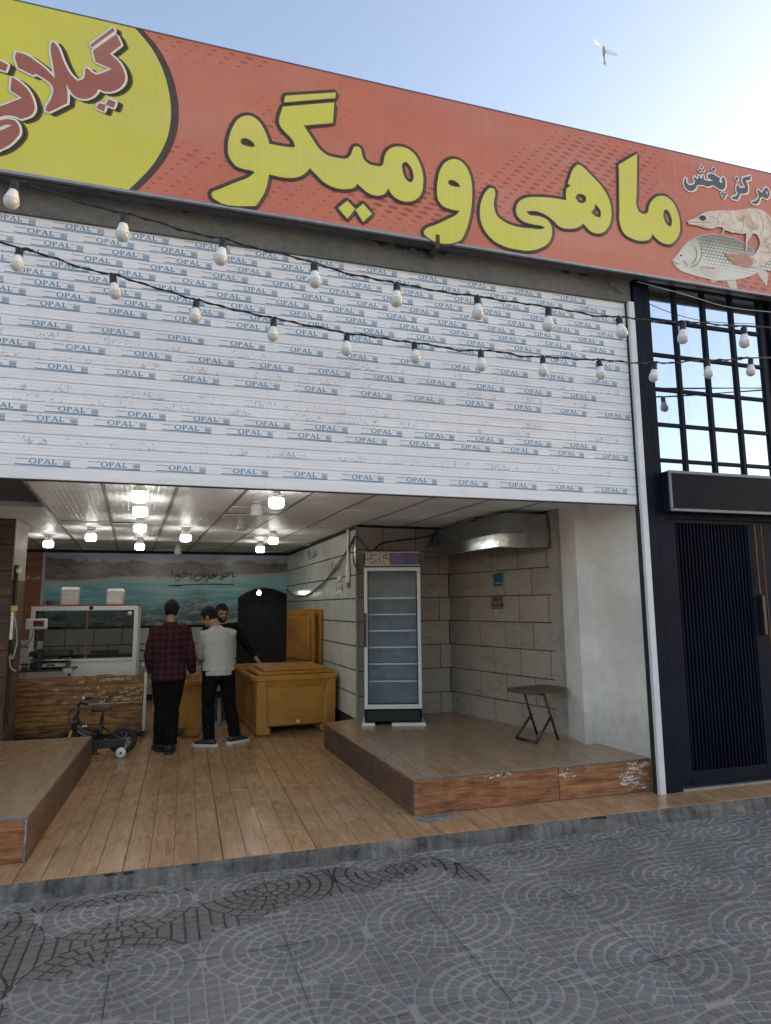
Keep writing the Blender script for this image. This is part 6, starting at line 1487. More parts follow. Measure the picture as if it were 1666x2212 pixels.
MB().tube(crom([(-1.9, 5.25, 2.56), (-1.45, 5.3, 2.555), (-1.2, 5.35, 2.585), (-0.95, 5.35, 2.575), (-0.75, 5.3, 2.60)], 8), 0.004, 6).build('cable', 'wire_white', thing('hanging_wire', 'loose pale wires hanging under the shutter at the left', 'wire'))
MB().tube(crom([(-1.9, 5.2, 2.60), (-1.4, 5.25, 2.565), (-1.1, 5.3, 2.555), (-0.8, 5.3, 2.585), (-0.6, 5.25, 2.61)], 8), 0.004, 6).build('cable', 'wire_black', bpy.data.objects['hanging_wire'])

# ------------------------------------------------------------------ insulated fish tubs
def tub(name, label, loc, rz, w, d, h, lid=False):
    t = thing(name, label, 'tub', loc, rz, 'insulated fish tubs')
    # tapered double wall: outer shell, rim and inside
    def ring(e, z, b=0.05):
        x0, x1, y0, y1 = e, w - e, e, d - e
        return [(x0 + b, y0, z), (x1 - b, y0, z), (x1, y0 + b, z), (x1, y1 - b, z), (x1 - b, y1, z), (x0 + b, y1, z), (x0, y1 - b, z), (x0, y0 + b, z)]
    prof = [(0.085, 0.10), (0.060, 0.12), (0.050, h * 0.55), (0.045, h * 0.78), (0.012, h * 0.90), (0.0, h * 0.93), (0.0, h - 0.01), (0.012, h), (0.055, h), (0.065, h - 0.012), (0.075, h - 0.2), (0.10, 0.20)]
    vs = []; fs = []
    for e, z in prof: vs += ring(e, z)
    for i in range(len(prof) - 1):
        for j in range(8): fs.append((i * 8 + j, i * 8 + (j + 1) % 8, (i + 1) * 8 + (j + 1) % 8, (i + 1) * 8 + j))
    fs.append(tuple(range(8))[::-1]); fs.append(tuple((len(prof) - 1) * 8 + j for j in range(8)))
    MB().add(vs, fs).build('shell', 'tub_plastic', t)
    for (x0, x1) in ((0.055, 0.24), (w - 0.24, w - 0.055)): MB().cbox(x0, x1, 0.035, d - 0.035, 0.004, 0.0995, 0.02).build('foot', 'tub_plastic', t)
    # raised ribs at the front corners that flare to the rim
    for s_, x in ((1, 0.05), (-1, w - 0.05)):
        a = [(x, 0.046, 0.05), (x + s_ * 0.15, 0.046, 0.05), (x + s_ * 0.15, 0.040, h * 0.60), (x + s_ * 0.10, 0.012, h * 0.90), (x, 0.012, h * 0.90)]
        b = [(q_[0], q_[1] - 0.014, q_[2]) for q_ in a]
        k = 5
        MB().add(a + b, [tuple(range(k)), tuple(range(2 * k - 1, k - 1, -1))] + [(i, (i + 1) % k, k + (i + 1) % k, k + i) for i in range(k)]).build('corner_rib', 'tub_plastic', t)
    return t
LIDM = {}
def lid_parts(t, w, d):
    MB().cbox(0, w, 0, d, 0, 0.035, 0.012, 2).build('slab', 'tub_plastic', t)
    MB().cbox(0.08, w - 0.08, 0.08, d - 0.08, 0.0355, 0.075, 0.015, 2).build('raised_field', 'tub_plastic', t)
    for (x, y) in ((0.2, -0.012), (w - 0.3, -0.012)): MB().cbox(x, x + 0.1, y, 0.0, 0.004, 0.05, 0.004).build('latch', 'tub_plastic', t)
    for (x, y) in ((0.25, d * 0.5), (0.25, d * 0.25), (0.25, d * 0.75), (w - 0.25, d * 0.5), (w - 0.25, d * 0.25), (w - 0.25, d * 0.75)): MB().lathe([(0.012, 0.0), (0.012, 0.004)], (x, y, 0.0752), 8).build('plug', 'print_cream', t)
t1 = tub('fish_tub', 'front yellow fish tub with a lid lying on it, beside the platform', (0.86, 8.66, 0), rad(5.0), 1.14, 1.02, 0.745)
MB().lathe([(0.020, 0), (0.026, 0.004), (0.026, 0.014), (0.012, 0.018)], (0.60, 0.058, 0.15), 12, axis=(0, -1, 0)).build('drain_plug', 'print_cream', t1)
tub('fish_tub', 'second yellow fish tub standing behind the front one', (0.775, 9.71, 0), rad(5.0), 1.10, 1.02, 0.745)
tub('fish_tub', 'orange fish tub behind the men, next to the wooden counter', (-0.40, 8.92, 0), rad(-2.0), 0.68, 1.0, 0.705)
ld = thing('tub_lid', 'yellow tub lid lying askew on the front fish tub', 'lid', (0.93, 8.72, 0.746), rad(6.5), 'lids of the fish tubs'); lid_parts(ld, 1.02, 0.86); ld.rotation_euler = (rad(1.5), 0, rad(6.5))
for q_, (ax_, ay_, dx_) in enumerate(((1.960, 9.76, 0.0), (1.875, 9.74, 0.0))):
    ld = thing('tub_lid', ('rear' if q_ == 0 else 'front') + ' one of two yellow lids standing on edge against the white tiles', 'lid', (ax_ - q_ * 0.02, ay_, 0.748), 0, 'lids of the fish tubs')
    lid_parts(ld, 0.84 if q_ == 0 else 0.80, 1.10)
    # stand it on edge: local x up, local y back along the wall, face to the left
    mt = Matrix.Rotation(rad(12), 3, 'Z') @ Matrix(((0, 0, -1), (0, 1, 0), (1, 0, 0)))
    ld.rotation_euler = mt.to_euler()

# ------------------------------------------------------------------ wooden counter with routed lettering
ct = thing('wooden_counter', 'low counter clad in rustic brown boards with pale Persian lettering', 'counter', (-2.0, 9.25, 0))
CW = 1.525
def rough_board(z0, z1, wav, seed, y=0.0):
    mb = MB(); n = 40; top = []; bot = []
    for i in range(n + 1):
        x = CW * i / n
        top.append((x, z1 + wav * (mnoise.noise(Vector((x * 2.4, seed, 0))) * 0.7 + mnoise.noise(Vector((x * 7, seed, 5))) * 0.4)))
        bot.append((x, z0))
    mb.poly([bot + top[::-1]], lambda a, b, d: (a, y - d, b), 0.018, 0.0); return mb.build('board', 'counter_wood', ct)
zz = [0.06, 0.19, 0.33, 0.445, 0.55, 0.665]
for i in range(5): rough_board(zz[i], zz[i + 1] - 0.004, 0.0, i)
rough_board(0.665, 0.775, 0.05, 9)
MB().box(0.0, CW, 0.0005, 0.03, 0.0, 0.745).build('backing', 'joint_dark', ct)
MB().box(0.005, CW - 0.005, 0.0305, 0.62, 0.0, 0.70).build('carcass', 'side_wood', ct)
MB().cbox(CW + 0.0005, CW + 0.036, -0.02, 0.02, 0.07, 0.80, 0.003).build('edge_profile', 'white_frame', ct)
MB().box(CW + 0.004, CW + 0.032, -0.015, 0.015, 0.0, 0.069).build('edge_foot', 'black_plastic', ct)
MB().box(0.80, CW - 0.01, -0.0225, -0.0185, 0.428, 0.436).build('pale_line', 'print_cream', ct)
fc = lambda a, b, d: (a, -0.0195 - d, b)
mb = MB()
for s_, sz, x, z in (('به مخصوص', 0.10, 1.18, 0.715), ('ا', 0.09, 0.93, 0.72), ('لیر', 0.09, 0.78, 0.70), ('و', 0.09, 0.98, 0.625), ('ت', 0.08, 0.85, 0.61), ('سر جو', 0.07, 1.36, 0.60), ('عه', 0.07, 1.49, 0.635),
                     ('مامور', 0.07, 1.28, 0.555), ('شیر', 0.07, 1.47, 0.57), ('مسکن', 0.075, 1.40, 0.53), ('هوور', 0.085, 1.22, 0.495), ('حب', 0.07, 1.06, 0.50), ('کمی', 0.07, 1.02, 0.55), ('ست', 0.07, 0.88, 0.545),
                     ('زندی', 0.07, 1.46, 0.475), ('سحر', 0.075, 1.32, 0.462), ('ماکر', 0.065, 1.18, 0.455), ('فرید', 0.065, 1.03, 0.45), ('پدر', 0.07, 0.60, 0.46), ('نو', 0.06, 0.72, 0.52), ('بند', 0.06, 0.50, 0.61)):
    add_text(mb, shape_fa(s_), sz * 0.74, fc, x, z, 'C', 0.0026)
mb.build('lettering', 'counter_letter', ct)
# shelf with the weighing scale, to the left behind the boards
sd = thing('scale_shelf', 'narrow dark shelf on the counter under the weighing scale', 'shelf', (-2.02, 9.36, 0))
MB().cbox(0.0, 0.68, 0.0, 0.42, 0.835, 0.858, 0.004).build('board', 'dark_steel', sd)
MB().cbox(0.56, 0.68, -0.02, -0.0005, 0.81, 0.875, 0.003).build('end_cap', 'grey_metal', sd)
for x in (0.03, 0.62): MB().box(x, x + 0.03, 0.02, 0.05, 0.71, 0.8345).build('leg', 'dark_steel', sd)
sc = thing('weighing_scale', 'electronic weighing scale with a raised red-lit display on the shelf', 'scale', (-1.86, 9.42, 0.8585))
MB().cbox(0.0, 0.44, 0.0, 0.30, 0.012, 0.085, 0.012, 2).build('body', 'black_plastic', sc)
MB().cbox(0.11, 0.42, -0.006, -0.0005, 0.03, 0.075, 0.003).build('front_panel', 'grey_metal', sc)
MB().box(0.20, 0.30, -0.0085, -0.0065, 0.04, 0.065).build('front_display', 'screen_dark', sc)
MB().cbox(0.0, 0.44, 0.005, 0.295, 0.105, 0.128, 0.006).build('platter_frame', 'steel', sc)
MB().cbox(-0.01, 0.46, -0.01, 0.31, 0.165, 0.225, 0.008).build('tray', 'black_plastic', sc)
MB().box(0.1, 0.34, 0.1, 0.2, 0.0855, 0.1045).box(0.12, 0.32, 0.08, 0.22, 0.1285, 0.1645).build('support', 'black_plastic', sc)
MB().cbox(0.085, 0.155, -0.05, -0.012, 0.0, 0.50, 0.006).build('column', 'black_plastic', sc)
MB().cbox(0.090, 0.150, -0.0535, -0.0505, 0.26, 0.36, 0.002).build('label', 'grey_metal', sc)
hd_ = MB().cbox(-0.06, 0.19, -0.09, -0.02, 0.505, 0.640, 0.016, 2).build('display_head', 'fridge_body', sc)
MB().box(0.035, 0.155, -0.0935, -0.0905, 0.545, 0.615).build('screen', 'screen_dark', hd_)
mb = MB()
for r in range(2):
    for c in range(4):
        x = 0.045 + c * 0.026; z = 0.588 - r * 0.031
        for (a, b, e, f) in ((0.002, 0.014, 0.017, 0.019), (0.002, 0.014, 0.009, 0.011), (0.0, 0.0018, 0.0, 0.018), (0.0142, 0.016, 0.0, 0.018)): mb.box(x + a, x + b, -0.0945, -0.0936, z + e, z + f)
mb.build('digits', 'led_red', hd_)
for x, y in ((0.03, 0.03), (0.40, 0.03), (0.03, 0.26), (0.40, 0.26)): MB().lathe([(0.015, 0), (0.015, 0.0118)], (x, y, 0), 10).build('foot', 'black_rubber', sc)
cu = thing('paper_cup', 'small white cup left of the weighing scale', 'cup', (-1.975, 9.44, 0.8585)); MB().lathe([(0.022, 0), (0.028, 0.055), (0.026, 0.055), (0.021, 0.003)], (0, 0, 0), 14).build('wall', 'white_plastic', cu)
jr = thing('clear_jar', 'small clear jar next to the white cup', 'jar', (-1.905, 9.40, 0.8585)); MB().lathe([(0.032, 0), (0.034, 0.01), (0.034, 0.075), (0.03, 0.085)], (0, 0, 0), 14).build('glass', 'case_glass', jr); MB().lathe([(0.031, 0.0855), (0.031, 0.1)], (0, 0, 0), 14).build('lid', 'grey_metal', jr)

# ------------------------------------------------------------------ white framed display case
dc = thing('display_case', 'white framed glass display case behind the counter with a red strip on top', 'display case', (-1.985, 9.95, 0))
DW, DZ0, DZ1 = 1.36, 0.0, 1.655
def cb_(x0, x1, y0, y1, z0, z1, nm='frame', mat='white_frame'): return MB().cbox(x0, x1, y0, y1, z0, z1, 0.003).build(nm, mat, dc)
for x in (0.0, DW - 0.055):
    for y in (0.0, 0.50): cb_(x, x + 0.055, y, y + 0.055, 0.0, DZ1 - 0.06)
for y in (0.0, 0.50):
    cb_(0.0, DW, y, y + 0.055, DZ1 - 0.0595, DZ1); cb_(0.0555, DW - 0.0555, y, y + 0.05, 0.90, 0.945)
cb_(0.0, DW, 0.0, 0.555, DZ1 + 0.0005, DZ1 + 0.018, 'red_strip', 'red_trim')
cb_(0.0555, DW - 0.0555, 0.012, 0.54, 0.70, 0.8995, 'lower_panel', 'white_plastic')
cb_(0.06, DW - 0.06, 0.10, 0.45, 0.9455, 0.98, 'tray', 'black_plastic'); cb_(0.75, 1.10, 0.15, 0.4, 0.9805, 1.03, 'tray', 'black_plastic')
MB().box(0.0555, DW - 0.0555, 0.02, 0.026, 0.9455, DZ1 - 0.06).build('front_glass', 'case_glass', dc)
MB().cbox(0.69, 0.715, 0.006, 0.0195, 0.9455, DZ1 - 0.06, 0.002).build('sash', 'brown_strip', dc)
MB().lathe([(0.028, 0), (0.028, 0.004)], (0.745, -0.0005, DZ1 - 0.024), 14, axis=(0, -1, 0)).build('round_badge', 'screen_dark', dc)
MB().lathe([(0.028, 0), (0.028, 0.003)], (1.245, 0.0195, DZ1 - 0.105), 14, axis=(0, -1, 0)).build('oval_sticker', 'white_plastic', dc)
# stacks of foam boxes on top: each box is a thing
def foam(loc, label):
    t = thing('foam_box', label, 'foam box', loc, 0, 'stacked foam boxes on the display case')
    return t
w_, h_ = 0.225, 0.0215
bl = [(0.02, 0), (w_ - 0.02, 0), (w_, 0.02), (w_, 0.18), (w_ - 0.02, 0.2), (0.02, 0.2), (0, 0.18), (0, 0.02)]
low = [(0.022 + x * 0.80, 0.02 + y * 0.80) for x, y in bl]
def tray_mesh():
    v = [(x, y, 0.0) for x, y in low] + [(x, y, 0.0135) for x, y in bl] + [(x, y, h_ - 0.0006) for x, y in bl]
    f = [tuple(range(8))[::-1], tuple(range(16, 24))] + [(r * 8 + i, r * 8 + (i + 1) % 8, r * 8 + 8 + (i + 1) % 8, r * 8 + 8 + i) for r in range(2) for i in range(8)]
    return MB().add(v, f).mesh('foam_box', 'foam')
def top_mesh():
    s = [(w_ / 2 + (x - w_ / 2) * 0.80, 0.1 + (y - 0.1) * 0.86) for x, y in bl]
    v = [(x, y, 0.0) for x, y in bl] + [(x, y, 0.006) for x, y in bl] + [(x, y, 0.030) for x, y in s]
    f = [tuple(range(8))[::-1], tuple(range(16, 24))] + [(r * 8 + i, r * 8 + (i + 1) % 8, r * 8 + 8 + (i + 1) % 8, r * 8 + 8 + i) for r in range(2) for i in range(8)]
    return MB().add(v, f).mesh('foam_box', 'foam')
TM, TT = tray_mesh(), top_mesh()
rr = random.Random(3)
for sname, sx, n in (('left', -1.655, 11), ('right', -1.065, 10)):
    for i in range(n):
        last = i == n - 1
        lab = ('%s white foam box from the bottom of the %s stack on the display case' % ((ORD + ['thirteenth'])[i], sname)) if not last else 'topmost white foam box of the %s stack on the display case' % sname
        put('foam_box', TT if last else TM, None, lab, 'foam box', 'stacked foam boxes on the display case', None, (sx + rr.uniform(-0.003, 0.003), 10.05 + rr.uniform(-0.003, 0.003), DZ1 + 0.0185 + i * h_), (0, 0, rr.uniform(-0.012, 0.012)))
bt = thing('dark_jar', 'small dark jar on the left end of the display case', 'jar', (-1.80, 10.1, DZ1 + 0.0185)); MB().lathe([(0.028, 0), (0.032, 0.01), (0.03, 0.05), (0.02, 0.06)], (0, 0, 0), 14).build('body', 'screen_dark', bt); MB().lathe([(0.012, 0.0605), (0.012, 0.078)], (0, 0, 0), 10).build('stopper', 'steel', bt)
hs = thing('rubber_hose', 'black rubber hose curving up between the counter and the plaid-shirted man', 'hose'); MB().tube(crom([(-0.47, 9.3, 0.70), (-0.40, 9.28, 0.86), (-0.415, 9.3, 1.0), (-0.48, 9.35, 1.06), (-0.55, 9.4, 1.07)], 8), 0.012, 8).build('hose', 'black_rubber', hs)
tpv = thing('water_tap', 'small steel tap at the right end of the counter', 'tap', (-0.50, 9.29, 0.80)); MB().lathe([(0.018, 0), (0.012, 0.02), (0.012, 0.06), (0.02, 0.062), (0.02, 0.075), (0.006, 0.08), (0.006, 0.12)], (0, 0, 0), 10).build('stem', 'steel', tpv); MB().tube([(0, 0, 0.05), (0.0, -0.05, 0.05), (0, -0.06, 0.03)], 0.008, 8).build('spout', 'steel', tpv)

# ------------------------------------------------------------------ child's bicycle with stabilisers
bk = thing('child_bicycle', "small black child's bicycle with white stabiliser wheels and an orange fork mark", 'bicycle', (-0.62, 8.20, 0), rad(183))
# local +x points to the front wheel
WR = 0.150
def wheel(name, x, parent, steer=0.0):
    w = put(name, None, parent, loc=(x, 0, WR)); w.rotation_euler = (0, 0, steer); w.empty_display_size = 0.05
    prof = [(WR - 0.024 + 0.024 * math.cos(a), 0.024 * math.sin(a)) for a in [i * math.pi / 4 for i in range(8)]]
    vs = []; fs = []; n = 36
    for i in range(n):
        a = 2 * math.pi * i / n
        for (r, yy) in prof: vs.append((r * math.cos(a), yy, r * math.sin(a)))
    for i in range(n):
        for j in range(8): fs.append((i * 8 + j, ((i + 1) % n) * 8 + j, ((i + 1) % n) * 8 + (j + 1) % 8, i * 8 + (j + 1) % 8))
    MB().add(vs, fs, True).build('tyre', 'black_rubber', w)
    MB().tube([((WR - 0.050) * math.cos(2 * math.pi * i / 28), 0, (WR - 0.050) * math.sin(2 * math.pi * i / 28)) for i in range(28)], 0.010, 6, closed=True, up=(0, 1, 0)).build('rim', 'dark_steel', w)
    m = MB()
    for i in range(10):
        a = 2 * math.pi * i / 10; m.tube([(0.012 * math.cos(a), 0.008 * (-1) ** i, 0.012 * math.sin(a)), ((WR - 0.055) * math.cos(a + 0.2), 0, (WR - 0.055) * math.sin(a + 0.2))], 0.003, 5)
    m.build('spokes', 'steel', w); MB().lathe([(0.016, -0.03), (0.016, 0.03)], (0, 0, 0), 10, axis=(0, 1, 0)).build('hub', 'steel', w)
    return w
wheel('rear_wheel', 0.0, bk); FXW = 0.555
wheel('front_wheel', FXW, bk, 0.25)
def bt_(nm, pts, r, mat='bike_black', **k): return MB().tube(pts, r, 8, **k).build(nm, mat, bk)
bb = (0.255, 0, 0.135); sc_ = (0.225, 0, 0.42); ht = (0.49, 0, 0.40); hb = (0.51, 0, 0.32)
bt_('down_tube', [hb, (0.36, 0, 0.215), bb], 0.027); bt_('top_tube', [ht, (0.36, 0, 0.31), (0.245, 0, 0.255)], 0.022)
bt_('seat_tube', [bb, sc_], 0.019); bt_('seat_post', [sc_, (0.215, 0, 0.475)], 0.011, 'dark_steel')
for s in (-1, 1):
    bt_('chain_stay', [bb, (0.0, 0.045 * s, WR)], 0.012); bt_('seat_stay', [(0.235, 0, 0.33), (0.0, 0.05 * s, WR)], 0.012)
bt_('head_tube', [(0.483, 0, 0.445), (0.513, 0, 0.31)], 0.027)
for s in (-1, 1): bt_('fork_blade', [(0.513, 0.02 * s, 0.315), (0.53, 0.045 * s, 0.26), (FXW, 0.045 * s, WR)], 0.010)
bt_('fork_mark', [(0.530, 0.062, 0.305), (0.556, 0.066, 0.16)], 0.014, 'orange')
bt_('stem', [(0.483, 0, 0.445), (0.465, 0, 0.52), (0.47, 0, 0.56)], 0.013)
bt_('handlebar', [tuple(p) for p in crom([(0.36, 0.24, 0.60), (0.43, 0.20, 0.605), (0.47, 0.10, 0.57), (0.47, 0, 0.56), (0.47, -0.10, 0.57), (0.46, -0.20, 0.605), (0.42, -0.24, 0.60)], 5)], 0.010)
for s in (-1, 1): bt_('grip', [(0.43, 0.17 * s, 0.607), (0.375, 0.245 * s, 0.60)], 0.017, 'black_rubber')
MB().lathe([(0.024, 0), (0.026, 0.004), (0.02, 0.018), (0.004, 0.022)], (0.44, -0.12, 0.615), 12, axis=(-0.3, 0.2, 1)).build('bell', 'steel', bk)
sd_ = MB(); vs = []; fs = []
for i, (x, w, z) in enumerate(((0.335, 0.018, 0.50), (0.30, 0.028, 0.502), (0.25, 0.04, 0.50), (0.20, 0.062, 0.505), (0.155, 0.074, 0.515), (0.125, 0.066, 0.522))):
    for (yy, dz) in ((-1, -0.012), (-0.8, 0.008), (0, 0.016), (0.8, 0.008), (1, -0.012), (0, -0.022)): vs.append((x, yy * w, z + dz))
for i in range(5):
    for j in range(6): fs.append((i * 6 + j, i * 6 + (j + 1) % 6, (i + 1) * 6 + (j + 1) % 6, (i + 1) * 6 + j))
fs += [tuple(range(6))[::-1], tuple(range(30, 36))]
sd_.add(vs, fs, True).build('saddle', 'black_plastic', bk)
MB().lathe([(0.055, -0.004), (0.055, 0.004)], (bb[0], 0.035, bb[2]), 20, axis=(0, 1, 0)).build('chain_ring', 'dark_steel', bk)
MB().cbox(-0.03, bb[0] + 0.06, 0.052, 0.066, bb[2] - 0.045, bb[2] + 0.05, 0.006).build('chain_guard', 'bike_black', bk)
for s, dz in ((1, -0.085), (-1, 0.085)):
    bt_('crank_arm', [(bb[0], 0.07 * s, bb[2]), (bb[0] + 0.012 * s, 0.078 * s, bb[2] + dz)], 0.007, 'dark_steel'); MB().cbox(bb[0] - 0.03, bb[0] + 0.04, 0.085 * s - 0.03 * (s < 0) , 0.085 * s + 0.03 + (-0.0) * (s < 0), bb[2] + dz - 0.01, bb[2] + dz + 0.01, 0.004).build('pedal', 'black_plastic', bk)
# stabilisers: the near one shows (local +y faces the street after the turn)
for s in (-1, 1):
    bt_('stabiliser_arm', [(0.0, 0.06 * s, WR), (0.01, 0.13 * s, 0.12), (0.012, 0.155 * s, 0.056)], 0.008, 'dark_steel')
    sw = put('stabiliser_wheel', None, bk, loc=(0.012, 0.175 * s, 0.054)); sw.empty_display_size = 0.03
    MB().lathe([(0.049, -0.016), (0.054, -0.010), (0.054, 0.010), (0.049, 0.016)], (0, 0, 0), 24, axis=(0, 1, 0)).build('tyre', 'bike_white', sw)
    MB().lathe([(0.012, -0.018), (0.012, 0.018)], (0, 0, 0), 12, axis=(0, 1, 0)).build('hub', 'black_plastic', sw)
MB().cbox(0.375, 0.425, -0.021, 0.021, 0.325, 0.345, 0.004, mtx=Matrix.Translation((0, 0, 0))).build('frame_pad', 'bike_white', bk)
def fdt(a, b, d):   # lettering along the down tube, on the street side
    ux, uz = (bb[0] - hb[0]), (bb[2] - hb[2]); L = math.hypot(ux, uz); ux /= L; uz /= L
    return (hb[0] + ux * (0.03 + a) - uz * b, 0.0285 + d, hb[2] + uz * (0.03 + a) + ux * b)
mb = MB()
for i in range(9): mb.poly([[(0.02 + i * 0.018, -0.012), (0.028 + i * 0.018, -0.012), (0.034 + i * 0.018, 0.012 + 0.003 * (i % 2)), (0.026 + i * 0.018, 0.012 + 0.003 * (i % 2))]], fdt, 0.0)
mb.build('frame_lettering', 'steel', bk)
MB().tube(crom([(0.45, -0.1, 0.59), (0.56, -0.06, 0.50), (0.57, -0.02, 0.40), (0.53, 0, 0.33)], 6), 0.004, 5).build('brake_cable', 'wire_black', bk)
MB().tube(crom([(0.45, 0.1, 0.59), (0.56, 0.08, 0.47), (0.52, 0.03, 0.36), (0.40, 0.02, 0.26)], 6), 0.004, 5).build('brake_cable', 'wire_black', bk)

# ------------------------------------------------------------------ people
def remesh(mb, voxel, smooth_it=4, disp=None):
    me = bpy.data.meshes.new('tmp'); me.from_pydata(mb.v, [], mb.f); me.update()
    bm = bmesh.new(); bm.from_mesh(me); bmesh.ops.recalc_face_normals(bm, faces=bm.faces[:]); bm.to_mesh(me); bm.free()
    o = bpy.data.objects.new('tmp', me); COL.objects.link(o)
    md = o.modifiers.new('r', 'REMESH'); md.mode = 'VOXEL'; md.voxel_size = voxel; md.use_smooth_shade = True
    if smooth_it:
        s = o.modifiers.new('s', 'SMOOTH'); s.factor = 0.5; s.iterations = smooth_it
    dg = bpy.context.evaluated_depsgraph_get()
    out = bpy.data.meshes.new_from_object(o.evaluated_get(dg))
    bpy.data.objects.remove(o); bpy.data.meshes.remove(me)
    if disp:
        nrm = [v.normal.copy() for v in out.vertices]
        for v, n in zip(out.vertices, nrm): v.co += n * disp(v.co)
    out.polygons.foreach_set('use_smooth', [True] * len(out.polygons))
    return out
def limb(mb, pts, rad_, n=14, front=None):
    """tapered limb through 3D points with elliptical radii (side, depth)"""
    path = [Vector(p) for p in pts]; k = len(path); fr_ = Vector(front or (0, 1, 0)); vs = []; fs = []
    for i in range(k):
        t = (path[min(i + 1, k - 1)] - path[max(i - 1, 0)]).normalized()
        e2 = (fr_ - t * fr_.dot(t)); e2 = e2.normalized() if e2.length > 0.05 else t.orthogonal().normalized()
        e1 = e2.cross(t)
        ra, rb = rad_[i] if isinstance(rad_[i], tuple) else (rad_[i], rad_[i])
        for j in range(n):
            a = 2 * math.pi * j / n; vs.append(path[i] + e1 * math.cos(a) * ra + e2 * math.sin(a) * rb)
    for i in range(k - 1):
        for j in range(n): fs.append((i * n + j, i * n + (j + 1) % n, (i + 1) * n + (j + 1) % n, (i + 1) * n + j))
    fs.append(tuple(range(n))[::-1]); fs.append(tuple((k - 1) * n + j for j in range(n)))
    mb.add(vs, fs)
def ball(mb, c, r, q=None, n=14, m=9):
    rx, ry, rz = r if isinstance(r, tuple) else (r, r, r); c = Vector(c); vs = []; fs = []
    for i in range(m + 1):
        ph = math.pi * i / m
        for j in range(n):
            a = 2 * math.pi * j / n; v = Vector((rx * math.sin(ph) * math.cos(a), ry * math.sin(ph) * math.sin(a), rz * math.cos(ph))); vs.append(c + (q @ v if q else v))
    for i in range(m):
        for j in range(n): fs.append((i * n + j, (i + 1) * n + j, (i + 1) * n + (j + 1) % n, i * n + (j + 1) % n))
    mb.add(vs, fs)
def wrinkle(amp, sc, seed):
    def f(co): return amp * (mnoise.noise(Vector((co.x * sc, co.y * sc, co.z * sc * 1.7 + seed))) + 0.5 * mnoise.noise(Vector((co.x * sc * 2.3, co.y * sc * 2.3, co.z * sc * 3.5 + seed))))
    return f
def folds(amp, seed):
    def f(co): return amp * (mnoise.noise(Vector((co.x * 7 + co.z * 4, co.y * 7, co.z * 15 - co.x * 9 + seed))) * 0.8 + 0.55 * mnoise.noise(Vector((co.x * 16 - co.z * 6, co.y * 14, co.z * 30 + co.x * 12 + seed))))
    return f
